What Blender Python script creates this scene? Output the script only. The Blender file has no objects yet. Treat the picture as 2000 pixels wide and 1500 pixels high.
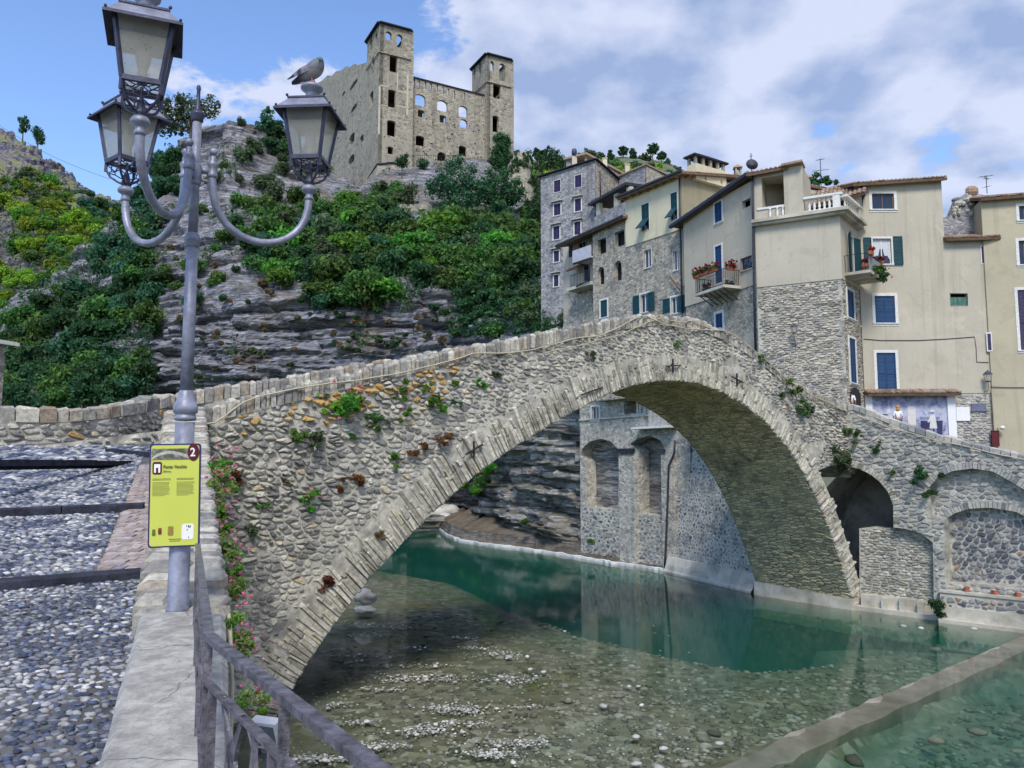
import bpy, bmesh, math, random
import numpy as np
from mathutils import Vector, Matrix, noise
from mathutils.geometry import tessellate_polygon
# ------------------------------------------------------------------ camera, sky, sun, exposure
SC = bpy.context.scene
COL = SC.collection
FPX = 1555.6                       # focal length in pixels of the 2000 px wide photograph
TILT = math.radians(5.7)
EYE = 7.5                          # eye height above the river (z = 0)
cd = bpy.data.cameras.new('camera')
cd.lens = 28.0
cd.sensor_width = 36.0
cd.clip_start = 0.05
cd.clip_end = 6000
cam = bpy.data.objects.new('camera', cd)
COL.objects.link(cam)
cam.location = (0, 0, EYE)
cam.rotation_euler = (math.radians(90) + TILT, 0, 0)
SC.camera = cam
SUN_DIR = Vector((-0.02, -0.64, 0.72)).normalized()      # towards the sun
SUN_EL = math.asin(SUN_DIR.z)
SUN_AZ = math.atan2(SUN_DIR.x, SUN_DIR.y)
w = bpy.data.worlds.new('World')
SC.world = w
w.use_nodes = True
wn, wl = w.node_tree.nodes, w.node_tree.links
wn.clear()
w_out = wn.new('ShaderNodeOutputWorld')
w_bg = wn.new('ShaderNodeBackground')
w_bg.inputs['Strength'].default_value = 0.15
w_sky = wn.new('ShaderNodeTexSky')
w_sky.sky_type = 'NISHITA'
w_sky.sun_disc = False
w_sky.sun_elevation = SUN_EL
w_sky.sun_rotation = SUN_AZ
w_sky.air_density = 1.0
w_sky.dust_density = 0.3
w_sky.ozone_density = 3.0
w_tc = wn.new('ShaderNodeTexCoord')
w_sep = wn.new('ShaderNodeSeparateXYZ')
wl.new(w_tc.outputs['Generated'], w_sep.inputs[0])
def wmath(op, a, b=None, c=None):
 n = wn.new('ShaderNodeMath')
 n.operation = op
 for i, q in enumerate((a, b, c)):
  if q is None:
   continue
  if isinstance(q, (int, float)):
   n.inputs[i].default_value = q
  else:
   wl.new(q, n.inputs[i])
 return n.outputs[0]
zz = wmath('ADD', wmath('MAXIMUM', w_sep.outputs['Z'], 0.0), 0.32)
px_ = wmath('DIVIDE', w_sep.outputs['X'], zz)
py_ = wmath('DIVIDE', w_sep.outputs['Y'], zz)
w_cmb = wn.new('ShaderNodeCombineXYZ')
wl.new(px_, w_cmb.inputs[0]); wl.new(py_, w_cmb.inputs[1]); w_cmb.inputs[2].default_value = 3.7
w_no = wn.new('ShaderNodeTexNoise')
w_no.inputs['Scale'].default_value = 3.6
w_no.inputs['Detail'].default_value = 12
w_no.inputs['Roughness'].default_value = 0.60
w_no.inputs['Distortion'].default_value = 0.25
wl.new(w_cmb.outputs[0], w_no.inputs['Vector'])
w_no2 = wn.new('ShaderNodeTexNoise')
w_no2.inputs['Scale'].default_value = 6.5
w_no2.inputs['Detail'].default_value = 6
wl.new(w_cmb.outputs[0], w_no2.inputs['Vector'])
bank = wmath('MULTIPLY', wmath('MINIMUM', wmath('MAXIMUM', wmath('ADD', px_, 0.12), -0.45), 0.25), 0.42)   # the cloud bank thickens to the east
cover = wmath('ADD', wmath('ADD', w_no.outputs['Fac'], bank), wmath('MULTIPLY', w_no2.outputs['Fac'], 0.34))
w_rmp = wn.new('ShaderNodeMapRange')
w_rmp.interpolation_type = 'SMOOTHSTEP'
w_rmp.inputs['From Min'].default_value = 0.615
w_rmp.inputs['From Max'].default_value = 0.69
wl.new(cover, w_rmp.inputs['Value'])
w_shade = wn.new('ShaderNodeMix')
w_shade.data_type = 'RGBA'
w_shade.inputs['A'].default_value = (.90, 1.18, 1.85, 1)
w_shade.inputs['B'].default_value = (1.85, 2.0, 2.5, 1)
w_sh2 = wn.new('ShaderNodeMapRange'); w_sh2.inputs['From Min'].default_value = .36; w_sh2.inputs['From Max'].default_value = .60
wl.new(w_no2.outputs['Fac'], w_sh2.inputs['Value']); wl.new(w_sh2.outputs[0], w_shade.inputs['Factor'])
w_mix = wn.new('ShaderNodeMix')
w_mix.data_type = 'RGBA'
wl.new(wmath('MULTIPLY', w_rmp.outputs[0], 0.93), w_mix.inputs['Factor'])
w_tint = wn.new('ShaderNodeMix'); w_tint.data_type = 'RGBA'; w_tint.blend_type = 'MULTIPLY'; w_tint.inputs['Factor'].default_value = 1.0; w_tint.inputs['B'].default_value = (.56, .59, .66, 1)
wl.new(w_sky.outputs[0], w_tint.inputs['A']); wl.new(w_tint.outputs['Result'], w_mix.inputs['A'])
wl.new(w_shade.outputs['Result'], w_mix.inputs['B'])
wl.new(w_mix.outputs['Result'], w_bg.inputs['Color'])
wl.new(w_bg.outputs[0], w_out.inputs[0])
sd = bpy.data.lights.new('sun', 'SUN')
sd.energy = 1.3
sd.angle = math.radians(18)
sd.color = (1.0, 0.95, 0.86)
sun = bpy.data.objects.new('sun', sd)
COL.objects.link(sun)
sun.rotation_euler = SUN_DIR.to_track_quat('Z', 'Y').to_euler()
sun.location = (20, -20, 60)
SC.view_settings.view_transform = 'Standard'
SC.view_settings.look = 'None'
SC.view_settings.exposure = 1.38
SC.view_settings.gamma = 1.0
SC.view_settings.use_curve_mapping = False
SC.render.engine = 'CYCLES'
SC.cycles.max_bounces = 6
SC.cycles.diffuse_bounces = 4
SC.cycles.glossy_bounces = 3
SC.cycles.transmission_bounces = 4
SC.cycles.transparent_max_bounces = 12
SC.cycles.caustics_reflective = False
SC.cycles.caustics_refractive = False
# ------------------------------------------------------------------ geometry of the view
CT, ST = math.cos(TILT), math.sin(TILT)
def ray(u, v):
 X, Y = (u - 1000) / FPX, (750 - v) / FPX
 return Vector((X, CT - Y * ST, ST + Y * CT))
def P(u, v, d):
 """point seen at pixel (u, v) of the photograph, d metres north of the camera"""
 r = ray(u, v)
 k = d / r.y
 return Vector((r.x * k, d, EYE + r.z * k))
def G(u, v, z=0.0):
 """point seen at pixel (u, v) lying at height z"""
 r = ray(u, v)
 k = (z - EYE) / r.z
 return Vector((r.x * k, r.y * k, z))
class Fac:
 """an upright plane through two plan points; s runs from A to B, o outwards to the viewer"""
 def __init__(self, A, B):
  self.A = Vector((A[0], A[1], 0)); B = Vector((B[0], B[1], 0))
  self.L = (B - self.A).length
  self.e = (B - self.A).normalized()
  n = Vector((self.e.y, -self.e.x, 0))
  if n.dot(-self.A) < 0:
   n = -n
  self.n = n
 def px(self, u, v):
  r = ray(u, v)
  k = self.n.dot(self.A) / (self.n.x * r.x + self.n.y * r.y)
  p = Vector((r.x * k, r.y * k, 0))
  return (self.e.dot(p - self.A), EYE + r.z * k)
 def p3(self, s, z, o=0.0):
  q = self.A + self.e * s + self.n * o
  return Vector((q.x, q.y, z))
 def rect(self, u0, v0, u1, v1):
  um, vm = (u0 + u1) / 2, (v0 + v1) / 2
  return (self.px(u0, vm)[0], self.px(u1, vm)[0], self.px(um, v1)[1], self.px(um, v0)[1])
# ------------------------------------------------------------------ objects
ROOT = {}
def tag(o, label=None, cat=None, group=None, kind=None):
 if label: o['label'] = label
 if cat: o['category'] = cat
 if group: o['group'] = group
 if kind: o['kind'] = kind
 return o
def thing(name, label, cat, loc=(0, 0, 0), group=None, rotz=0.0):
 o = bpy.data.objects.new(name, None)
 COL.objects.link(o)
 o.empty_display_size = 0.2
 o.location = loc
 o.rotation_euler = (0, 0, rotz)
 tag(o, label, cat, group)
 ROOT[o.name] = Matrix.LocRotScale(Vector(loc), Matrix.Rotation(rotz, 3, 'Z').to_quaternion(), None)
 return o
def put(name, mesh, parent=None, local=False, label=None):
 o = bpy.data.objects.new(name, mesh)
 COL.objects.link(o)
 if parent is not None:
  o.parent = parent
  if not local and parent.name in ROOT:
   o.matrix_parent_inverse = ROOT[parent.name].inverted()
 if label: o['label'] = label
 return o
def kids(o):
 return list(o.children)
def copy_tree(o, parent=None):
 c = o.copy()
 COL.objects.link(c)
 if parent is not None:
  c.parent = parent
  c.matrix_parent_inverse = o.matrix_parent_inverse.copy()
 for ch in kids(o):
  copy_tree(ch, c)
 return c
class MB:
 """collects faces; build() links them as ONE mesh object"""
 def __init__(self):
  self.v = []; self.f = []; self.m = []; self.r = []
 def add(self, verts, faces, mi=0, rnd=0.5):
  b = len(self.v)
  self.v.extend((q[0], q[1], q[2]) for q in verts)
  for f in faces:
   self.f.append(tuple(i + b for i in f))
   self.m.append(mi); self.r.append(rnd)
 def quad(self, a, b, c, d, mi=0, rnd=0.5):
  self.add((a, b, c, d), ((0, 1, 2, 3),), mi, rnd)
 def hexa(self, p, mi=0, rnd=0.5):
  """p: 4 bottom then 4 top corners"""
  self.add(p, ((0, 3, 2, 1), (4, 5, 6, 7), (0, 1, 5, 4), (1, 2, 6, 5), (2, 3, 7, 6), (3, 0, 4, 7)), mi, rnd)
 def box(self, x0, x1, y0, y1, z0, z1, mi=0, rnd=0.5, M=None):
  p = [Vector(q) for q in ((x0, y0, z0), (x1, y0, z0), (x1, y1, z0), (x0, y1, z0), (x0, y0, z1), (x1, y0, z1), (x1, y1, z1), (x0, y1, z1))]
  if M is not None:
   p = [M @ q for q in p]
  self.hexa(p, mi, rnd)
 def fbox(self, fac, s0, s1, z0, z1, o0, o1, mi=0, rnd=0.5):
  p = [fac.p3(s0, z0, o1), fac.p3(s1, z0, o1), fac.p3(s1, z0, o0), fac.p3(s0, z0, o0),
             fac.p3(s0, z1, o1), fac.p3(s1, z1, o1), fac.p3(s1, z1, o0), fac.p3(s0, z1, o0)]
  self.hexa(p, mi, rnd)
 def tube(self, pts, rad, seg=8, mi=0, rnd=0.5, caps=True):
  pts = [Vector(q) for q in pts]
  n = len(pts)
  if not hasattr(rad, '__len__'):
   rad = [rad] * n
  vs = []
  up = Vector((0, 0, 1))
  t0 = (pts[1] - pts[0]).normalized()
  x = t0.cross(up)
  if x.length < 1e-3:
   x = t0.cross(Vector((1, 0, 0)))
  x.normalize()
  for i, q in enumerate(pts):
   t = (pts[min(i + 1, n - 1)] - pts[max(i - 1, 0)])
   if t.length < 1e-9: t = t0
   t.normalize()
   x = (x - t * x.dot(t))
   if x.length < 1e-5: x = t.orthogonal()
   x.normalize()
   y = t.cross(x)
   for k in range(seg):
    a = 2 * math.pi * k / seg
    vs.append(q + (x * math.cos(a) + y * math.sin(a)) * rad[i])
  fs = []
  for i in range(n - 1):
   for k in range(seg):
    a, b = i * seg + k, i * seg + (k + 1) % seg
    fs.append((a, b, b + seg, a + seg))
  if caps:
   fs.append(tuple(range(seg))[::-1]); fs.append(tuple(range((n - 1) * seg, n * seg)))
  self.add(vs, fs, mi, rnd)
 def bar(self, a, b, w, h, mi=0, up=Vector((0, 0, 1)), rnd=0.5):
  a, b = Vector(a), Vector(b)
  t = (b - a).normalized()
  x = t.cross(up)
  if x.length < 1e-4: x = t.orthogonal()
  x.normalize()
  y = x.cross(t)
  x, y = x * w / 2, y * h / 2
  self.hexa([a - x - y, a + x - y, b + x - y, b - x - y, a - x + y, a + x + y, b + x + y, b - x + y], mi, rnd)
 def lathe(self, prof, c=(0, 0, 0), seg=14, mi=0, M=None, rnd=0.5):
  c = Vector(c)
  vs, fs = [], []
  for (r, z) in prof:
   for k in range(seg):
    a = 2 * math.pi * k / seg
    q = Vector((r * math.cos(a), r * math.sin(a), z))
    if M is not None: q = M @ q
    vs.append(q + c)
  n = len(prof)
  for i in range(n - 1):
   for k in range(seg):
    a, b = i * seg + k, i * seg + (k + 1) % seg
    fs.append((a, b, b + seg, a + seg))
  fs.append(tuple(range(seg))[::-1]); fs.append(tuple(range((n - 1) * seg, n * seg)))
  self.add(vs, fs, mi, rnd)
 def ball(self, c, rx, ry=None, rz=None, seg=10, rings=6, mi=0, rnd=0.5, M=None):
  ry = rx if ry is None else ry; rz = rx if rz is None else rz
  c = Vector(c)
  vs = []
  for i in range(1, rings):
   th = math.pi * i / rings
   for k in range(seg):
    a = 2 * math.pi * k / seg
    q = Vector((rx * math.sin(th) * math.cos(a), ry * math.sin(th) * math.sin(a), rz * math.cos(th)))
    if M is not None: q = M @ q
    vs.append(c + q)
  tp, bt = Vector((0, 0, rz)), Vector((0, 0, -rz))
  if M is not None: tp, bt = M @ tp, M @ bt
  vs += [c + tp, c + bt]
  T, B = len(vs) - 2, len(vs) - 1
  fs = []
  for k in range(seg):
   fs.append((T, k, (k + 1) % seg))
   fs.append((B, (rings - 2) * seg + (k + 1) % seg, (rings - 2) * seg + k))
  for i in range(rings - 2):
   for k in range(seg):
    a, b = i * seg + k, i * seg + (k + 1) % seg
    fs.append((a, a + seg, b + seg, b))
  self.add(vs, fs, mi, rnd)
 def mesh(self, name, mats, smooth=False):
  me = bpy.data.meshes.new(name)
  me.from_pydata(self.v, [], self.f)
  for m in (mats if isinstance(mats, (list, tuple)) else [mats]):
   me.materials.append(m)
  n = len(self.f)
  if isinstance(mats, (list, tuple)) and len(mats) > 1:
   me.polygons.foreach_set('material_index', self.m)
  at = me.attributes.new('rnd', 'FLOAT', 'FACE')
  at.data.foreach_set('value', self.r)
  if smooth:
   me.polygons.foreach_set('use_smooth', [True] * n)
  me.update()
  return me
 def build(self, name, mats, parent=None, smooth=False, label=None, fix=True, local=False):
  me = self.mesh(name, mats, smooth)
  if fix:
   bm = bmesh.new(); bm.from_mesh(me)
   bmesh.ops.recalc_face_normals(bm, faces=bm.faces)
   bm.to_mesh(me); bm.free()
  return put(name, me, parent, local, label)
# ------------------------------------------------------------------ stonework
def clip(poly, mx, my, nx, ny):
 """keep the side of poly where (p - m) . n <= 0"""
 out = []
 k = len(poly)
 for i in range(k):
  a, b = poly[i], poly[(i + 1) % k]
  da = (a[0] - mx) * nx + (a[1] - my) * ny
  db = (b[0] - mx) * nx + (b[1] - my) * ny
  if da <= 0: out.append(a)
  if (da < 0 < db) or (db < 0 < da):
   t = da / (da - db)
   out.append((a[0] + (b[0] - a[0]) * t, a[1] + (b[1] - a[1]) * t))
 return out
def cells(a0, a1, b0, b1, sa, sb, rng, jit=0.36, inside=None):
 """irregular stone outlines: Voronoi cells of a jittered, staggered grid; yields polygons in (a, b)"""
 na, nb = max(1, int((a1 - a0) / sa)), max(1, int((b1 - b0) / sb))
 S = {}
 for j in range(-2, nb + 3):
  for i in range(-2, na + 3):
   if rng.random() < 0.13: continue
   S[(i, j)] = (i + 0.5 + (0.5 if j % 2 else 0) + rng.uniform(-jit, jit), j + 0.5 + rng.uniform(-jit, jit) * 0.8)
 out = []
 for j in range(nb):
  for i in range(na):
   if (i, j) not in S: continue
   x, y = S[(i, j)]
   wa, wb = a0 + x * sa, b0 + y * sb
   if inside is not None and not inside(wa, wb): continue
   poly = [(x - 1.6, y - 1.6), (x + 1.6, y - 1.6), (x + 1.6, y + 1.6), (x - 1.6, y + 1.6)]
   for dj in (-2, -1, 0, 1, 2):
    for di in (-2, -1, 0, 1, 2):
     q = S.get((i + di, j + dj))
     if q is None or (di == 0 and dj == 0): continue
     poly = clip(poly, (x + q[0]) / 2, (y + q[1]) / 2, q[0] - x, q[1] - y)
     if len(poly) < 3: break
    if len(poly) < 3: break
   if len(poly) >= 3:
    out.append([(a0 + p[0] * sa, b0 + p[1] * sb) for p in poly])
 return out
def stone(mb, poly, mapf, gap, h, rnd, rng, mi=0, soft=True, sink=0.03):
 cx = sum(p[0] for p in poly) / len(poly); cy = sum(p[1] for p in poly) / len(poly)
 if soft:
  q = []
  k = len(poly)
  for i in range(k):
   a, b = poly[i], poly[(i + 1) % k]
   if (a[0] - b[0]) ** 2 + (a[1] - b[1]) ** 2 < 1e-5:
    q.append(a); continue
   q.append((a[0] * .72 + b[0] * .28, a[1] * .72 + b[1] * .28))
   q.append((a[0] * .28 + b[0] * .72, a[1] * .28 + b[1] * .72))
  poly = q
 n = len(poly)
 tx, ty = rng.uniform(-.25, .25), rng.uniform(-.25, .25)
 r1, r2 = [], []
 for (a, b) in poly:
  da, db = a - cx, b - cy
  L = math.hypot(da, db) + 1e-6
  k1 = max(0.3, 1 - gap / L)
  k2 = max(0.2, 1 - (gap + min(0.035, 0.28 * L)) / L) * rng.uniform(.93, 1.0)
  hh = h * (1 + (tx * da + ty * db) / max(L, 0.05)) * rng.uniform(.8, 1.12)
  r1.append(mapf(cx + da * k1, cy + db * k1, -sink))
  r2.append(mapf(cx + da * k2, cy + db * k2, hh))
 c = mapf(cx, cy, h * 1.12)
 fs = [(i, (i + 1) % n, n + (i + 1) % n, n + i) for i in range(n)] + [(n + i, n + (i + 1) % n, 2 * n) for i in range(n)]
 mb.add(r1 + r2 + [c], fs, mi, rnd)
def lay(polys, mapf, parent, mats, rng, gap=.012, h=(.02, .06), parts=300, name='stone', rest='stonework', rf=None, soft=True, key=None, hf=None, smooth=False):
 """stones past the first `parts` (largest in the photograph) go into one mesh of kind stuff"""
 if key is None:
  key = lambda p: -abs(sum(p[i][0] * p[(i + 1) % len(p)][1] - p[(i + 1) % len(p)][0] * p[i][1] for i in range(len(p))))
 polys = sorted(polys, key=key)
 R = MB()
 for i, poly in enumerate(polys):
  cx = sum(p[0] for p in poly) / len(poly); cy = sum(p[1] for p in poly) / len(poly)
  rr = rf(cx, cy) if rf else rng.random()
  hh = rng.uniform(*h) * (hf(cx, cy) if hf else 1)
  if i < parts:
   m = MB()
   stone(m, poly, mapf, gap, hh, rr, rng, 0, soft)
   put(name, m.mesh(name, mats, smooth), parent)
  else:
   stone(R, poly, mapf, gap, hh, rr, rng, 0, soft)
 if R.f:
  o = put(rest, R.mesh(rest, mats, smooth), parent)
  o['kind'] = 'stuff'
  return o
def inpoly(pts):
 def f(x, y):
  c = False
  n = len(pts)
  j = n - 1
  for i in range(n):
   xi, yi = pts[i]; xj, yj = pts[j]
   if (yi > y) != (yj > y) and x < (xj - xi) * (y - yi) / (yj - yi) + xi:
    c = not c
   j = i
  return c
 return f
def wall(mb, fac, outline, holes=(), depth=.25, o=0.0, mi=0, back=None, edge=True):
 """flat wall with openings; reveals run `depth` inwards, `back` closes it at that depth"""
 loops = [list(outline)] + [list(h) for h in holes]
 tri = tessellate_polygon([[Vector((p[0], p[1], 0)) for p in L] for L in loops])
 flat = [p for L in loops for p in L]
 mb.add([fac.p3(s, z, o) for s, z in flat], [tuple(t) for t in tri], mi)
 for k, L in enumerate(loops):
  d = depth if k else (back or depth)
  if k == 0 and not edge: continue
  n = len(L)
  for i in range(n):
   a, b = L[i], L[(i + 1) % n]
   mb.quad(fac.p3(a[0], a[1], o), fac.p3(b[0], b[1], o), fac.p3(b[0], b[1], o - d), fac.p3(a[0], a[1], o - d), mi)
 if back:
  mb.add([fac.p3(s, z, o - back) for s, z in flat], [tuple(t) for t in tri], mi)
def rect_loop(r):
 return [(r[0], r[2]), (r[1], r[2]), (r[1], r[3]), (r[0], r[3])]
def arch_loop(r, rise=None, n=8):
 s0, s1, z0, z1 = r
 m, hw = (s0 + s1) / 2, (s1 - s0) / 2
 rise = hw if rise is None else rise
 L = [(s0, z0), (s1, z0)]
 for i in range(n + 1):
  a = math.pi * i / n
  L.append((m + hw * math.cos(a), z1 - rise + rise * math.sin(a)))
 return L
def interp(xs, ys, x):
 return float(np.interp(x, xs, ys))
# ------------------------------------------------------------------ materials
class NT:
 def __init__(self, name):
  self.m = bpy.data.materials.new(name)
  self.m.use_nodes = True
  self.t = self.m.node_tree
  self.t.nodes.clear()
  self.out = self.t.nodes.new('ShaderNodeOutputMaterial')
 def n(self, typ, **kw):
  x = self.t.nodes.new(typ)
  for k, q in kw.items(): setattr(x, k, q)
  return x
 def l(self, a, b): self.t.links.new(a, b)
 def val(self, sock, q):
  if isinstance(q, (int, float, tuple, list)):
   sock.default_value = q if not isinstance(q, (tuple, list)) or len(q) != 3 or sock.type != 'RGBA' else (*q, 1)
  else: self.l(q, sock)
 def coord(self, scale=(1, 1, 1), rot=(0, 0, 0)):
  tc = self.n('ShaderNodeTexCoord'); mp = self.n('ShaderNodeMapping')
  mp.inputs['Scale'].default_value = scale
  mp.inputs['Rotation'].default_value = rot
  self.l(tc.outputs['Object'], mp.inputs['Vector'])
  return mp.outputs[0]
 def noise(self, vec, scale, detail=5, rough=.6, dist=0):
  x = self.n('ShaderNodeTexNoise')
  x.inputs['Scale'].default_value = scale; x.inputs['Detail'].default_value = detail
  x.inputs['Roughness'].default_value = rough; x.inputs['Distortion'].default_value = dist
  if vec is not None: self.l(vec, x.inputs['Vector'])
  return x.outputs['Fac']
 def vor(self, vec, scale, feat='F1', rand=1.0):
  x = self.n('ShaderNodeTexVoronoi', feature=feat)
  x.inputs['Scale'].default_value = scale; x.inputs['Randomness'].default_value = rand
  self.l(vec, x.inputs['Vector'])
  return x
 def mix(self, f, a, b, mode='MIX'):
  x = self.n('ShaderNodeMix', data_type='RGBA', blend_type=mode)
  self.val(x.inputs['Factor'], f); self.val(x.inputs['A'], a); self.val(x.inputs['B'], b)
  return x.outputs['Result']
 def ramp(self, f, stops, inter='LINEAR'):
  x = self.n('ShaderNodeValToRGB')
  x.color_ramp.interpolation = inter
  el = x.color_ramp.elements
  while len(el) < len(stops): el.new(0.5)
  for e, (p, c) in zip(el, stops):
   e.position = p
   e.color = (c, c, c, 1) if isinstance(c, (int, float)) else (*c, 1)
  self.l(f, x.inputs['Fac'])
  return x.outputs['Color']
 def math(self, op, a, b=0.0):
  x = self.n('ShaderNodeMath', operation=op)
  self.val(x.inputs[0], a); self.val(x.inputs[1], b)
  return x.outputs[0]
 def rng(self, v, a, b, c=0.0, d=1.0):
  x = self.n('ShaderNodeMapRange')
  x.inputs[1].default_value = a; x.inputs[2].default_value = b; x.inputs[3].default_value = c; x.inputs[4].default_value = d
  self.l(v, x.inputs[0])
  return x.outputs[0]
 def attr(self, name='rnd'):
  x = self.n('ShaderNodeAttribute', attribute_name=name)
  return x.outputs['Fac']
 def bump(self, h, strength=.5, dist=.02, prev=None):
  x = self.n('ShaderNodeBump')
  x.inputs['Strength'].default_value = strength; x.inputs['Distance'].default_value = dist
  self.l(h, x.inputs['Height'])
  if prev is not None: self.l(prev, x.inputs['Normal'])
  return x.outputs['Normal']
 def pbr(self, col, rough=.85, normal=None, metal=0.0, spec=.3, **kw):
  x = self.n('ShaderNodeBsdfPrincipled')
  self.val(x.inputs['Base Color'], col); self.val(x.inputs['Roughness'], rough)
  self.val(x.inputs['Metallic'], metal); self.val(x.inputs['Specular IOR Level'], spec)
  for k, q in kw.items(): self.val(x.inputs[k], q)
  if normal is not None: self.l(normal, x.inputs['Normal'])
  self.l(x.outputs[0], self.out.inputs['Surface'])
  return self.m
def m_plain(name, col, rough=.7, var=.25, scale=6, bump=.15, metal=0.0, spec=.35, bd=.01):
 t = NT(name)
 v = t.coord()
 a = t.noise(v, scale, 6, .65)
 d = tuple(c * (1 - var) for c in col); b = tuple(min(1, c * (1 + var)) for c in col)
 c = t.mix(t.rng(a, .3, .7), d, b)
 return t.pbr(c, rough, t.bump(t.noise(v, scale * 6, 4), bump, bd), metal, spec)
def m_stones(name, stops, var=.35, grain=14, bump=.6, stain=None, rough=.9, bd=.02):
 """separate stones: the colour of each comes from its own random number"""
 t = NT(name)
 v = t.coord()
 base = t.ramp(t.attr(), stops)
 g = t.noise(v, grain, 8, .7)
 base = t.mix(t.rng(g, .32, .7, .0, 1.0), t.mix(1.0, base, (1 - var,) * 3, 'MULTIPLY'), t.mix(1.0, base, (1 + var * .7,) * 3, 'MULTIPLY'))
 if stain:
  s = t.noise(v, stain[1], 6, .7, .4)
  base = t.mix(t.rng(s, stain[2], stain[3], 0, stain[4]), base, stain[0])
 n = t.bump(t.noise(v, grain * 1.7, 8, .75), bump, bd)
 n = t.bump(t.noise(v, grain * .35, 4), bump * .7, bd * 2.5, n)
 return t.pbr(base, rough, n, 0, .2)
def m_mortar(name, c1, c2, c3, scale=5, bump=.8):
 t = NT(name)
 v = t.coord()
 a = t.noise(v, scale, 8, .7); b = t.noise(v, scale * .22, 5, .6, .5)
 c = t.mix(t.rng(a, .35, .65), c1, c2)
 c = t.mix(t.rng(b, .45, .7), c, c3)
 n = t.bump(t.noise(v, scale * 5, 8, .7), bump, .03)
 return t.pbr(c, .95, n, 0, .15)
def m_rubble(name, stops, mortar, size=(3.2, 3.2, 5.0), edge=.06, bump=.9, stain=((.1, .1, .12), .5, .55, .8, .5), patch=None):
 """far masonry: stones too small to pick apart"""
 t = NT(name)
 v = t.coord(size)
 dn = t.n('ShaderNodeTexNoise'); dn.inputs['Scale'].default_value = 1.1
 t.l(v, dn.inputs['Vector'])
 ad = t.n('ShaderNodeMix', data_type='VECTOR'); ad.inputs['Factor'].default_value = .18
 t.l(v, ad.inputs['A']); t.l(dn.outputs['Color'], ad.inputs['B'])
 vv = ad.outputs['Result']
 f1 = t.vor(vv, 1.0); ed = t.vor(vv, 1.0, 'DISTANCE_TO_EDGE')
 sep = t.n('ShaderNodeSeparateColor'); t.l(f1.outputs['Color'], sep.inputs[0])
 base = t.ramp(sep.outputs[0], stops)
 o = t.coord()
 g = t.noise(o, 9, 8, .7)
 base = t.mix(t.rng(g, .3, .7), t.mix(1., base, (.62,) * 3, 'MULTIPLY'), t.mix(1., base, (1.25,) * 3, 'MULTIPLY'))
 e = t.rng(ed.outputs['Distance'], edge * .4, edge * 1.6)
 base = t.mix(e, mortar, base)
 if patch:
  pn = t.noise(o, patch[1], 6, .62, .3)
  pf = t.rng(pn, patch[2], patch[2] + .05)
  base = t.mix(pf, base, t.mix(t.rng(g, .3, .7), tuple(q * .8 for q in patch[0]), patch[0]))
  e = t.math('MULTIPLY', e, t.math('SUBTRACT', 1.0, t.math('MULTIPLY', pf, .75)))
 s = t.noise(o, stain[1], 6, .65, .3)
 base = t.mix(t.rng(s, stain[2], stain[3], 0, stain[4]), base, stain[0])
 sk = t.noise(t.coord((.9, .9, .07)), 1.0, 7, .68)
 base = t.mix(t.rng(sk, .53, .70, 0, .6), base, tuple(q * .35 for q in mortar))
 n = t.bump(e, bump, .06)
 n = t.bump(t.noise(o, 12, 8, .7), .5, .05, n)
 return t.pbr(base, .95, n, 0, .15)
def m_plaster(name, col, stain=(.25, .2, .14), amt=.3):
 t = NT(name)
 v = t.coord()
 a = t.noise(v, .35, 6, .62, .3); b = t.noise(v, 7, 6, .65)
 streak = t.noise(t.coord((2.2, 2.2, .12)), 1.0, 6, .65)
 c = t.mix(t.rng(a, .3, .72), tuple(q * .86 for q in col), tuple(min(1, q * 1.06) for q in col))
 c = t.mix(t.rng(b, .35, .75, 0, .22), c, tuple(q * .72 for q in col))
 c = t.mix(t.rng(streak, .52, .78, 0, amt), c, stain)
 pt = t.noise(v, .55, 7, .7, .8)
 c = t.mix(t.rng(pt, .56, .60, 0, .35), c, tuple(q * .72 for q in col))
 c = t.mix(t.rng(pt, .40, .36, 0, .4), c, tuple(min(1, q * 1.16) for q in col))
 n = t.bump(t.noise(v, 22, 6, .7), .25, .02)
 n = t.bump(t.noise(v, 1.6, 4), .25, .06, n)
 return t.pbr(c, .93, n, 0, .15)
def m_leaf(name, dark, light, trans=.35, tip=None):
 t = NT(name)
 at = t.attr()
 oi = t.n('ShaderNodeObjectInfo')
 c = t.mix(at, dark, light)
 if tip: c = t.mix(t.rng(at, .86, .9), c, tip)
 hs = t.n('ShaderNodeHueSaturation')
 t.l(t.rng(oi.outputs['Random'], 0, 1, .475, .525), hs.inputs['Hue'])
 t.l(t.rng(oi.outputs['Random'], 0, 1, .75, 1.25), hs.inputs['Value'])
 t.l(c, hs.inputs['Color'])
 d = t.n('ShaderNodeBsdfPrincipled'); d.inputs['Roughness'].default_value = .6
 d.inputs['Specular IOR Level'].default_value = .2
 t.l(hs.outputs[0], d.inputs['Base Color'])
 tr = t.n('ShaderNodeBsdfTranslucent'); t.l(hs.outputs[0], tr.inputs['Color'])
 mx = t.n('ShaderNodeMixShader'); mx.inputs[0].default_value = trans
 t.l(d.outputs[0], mx.inputs[1]); t.l(tr.outputs[0], mx.inputs[2]); t.l(mx.outputs[0], t.out.inputs['Surface'])
 return t.m
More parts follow.
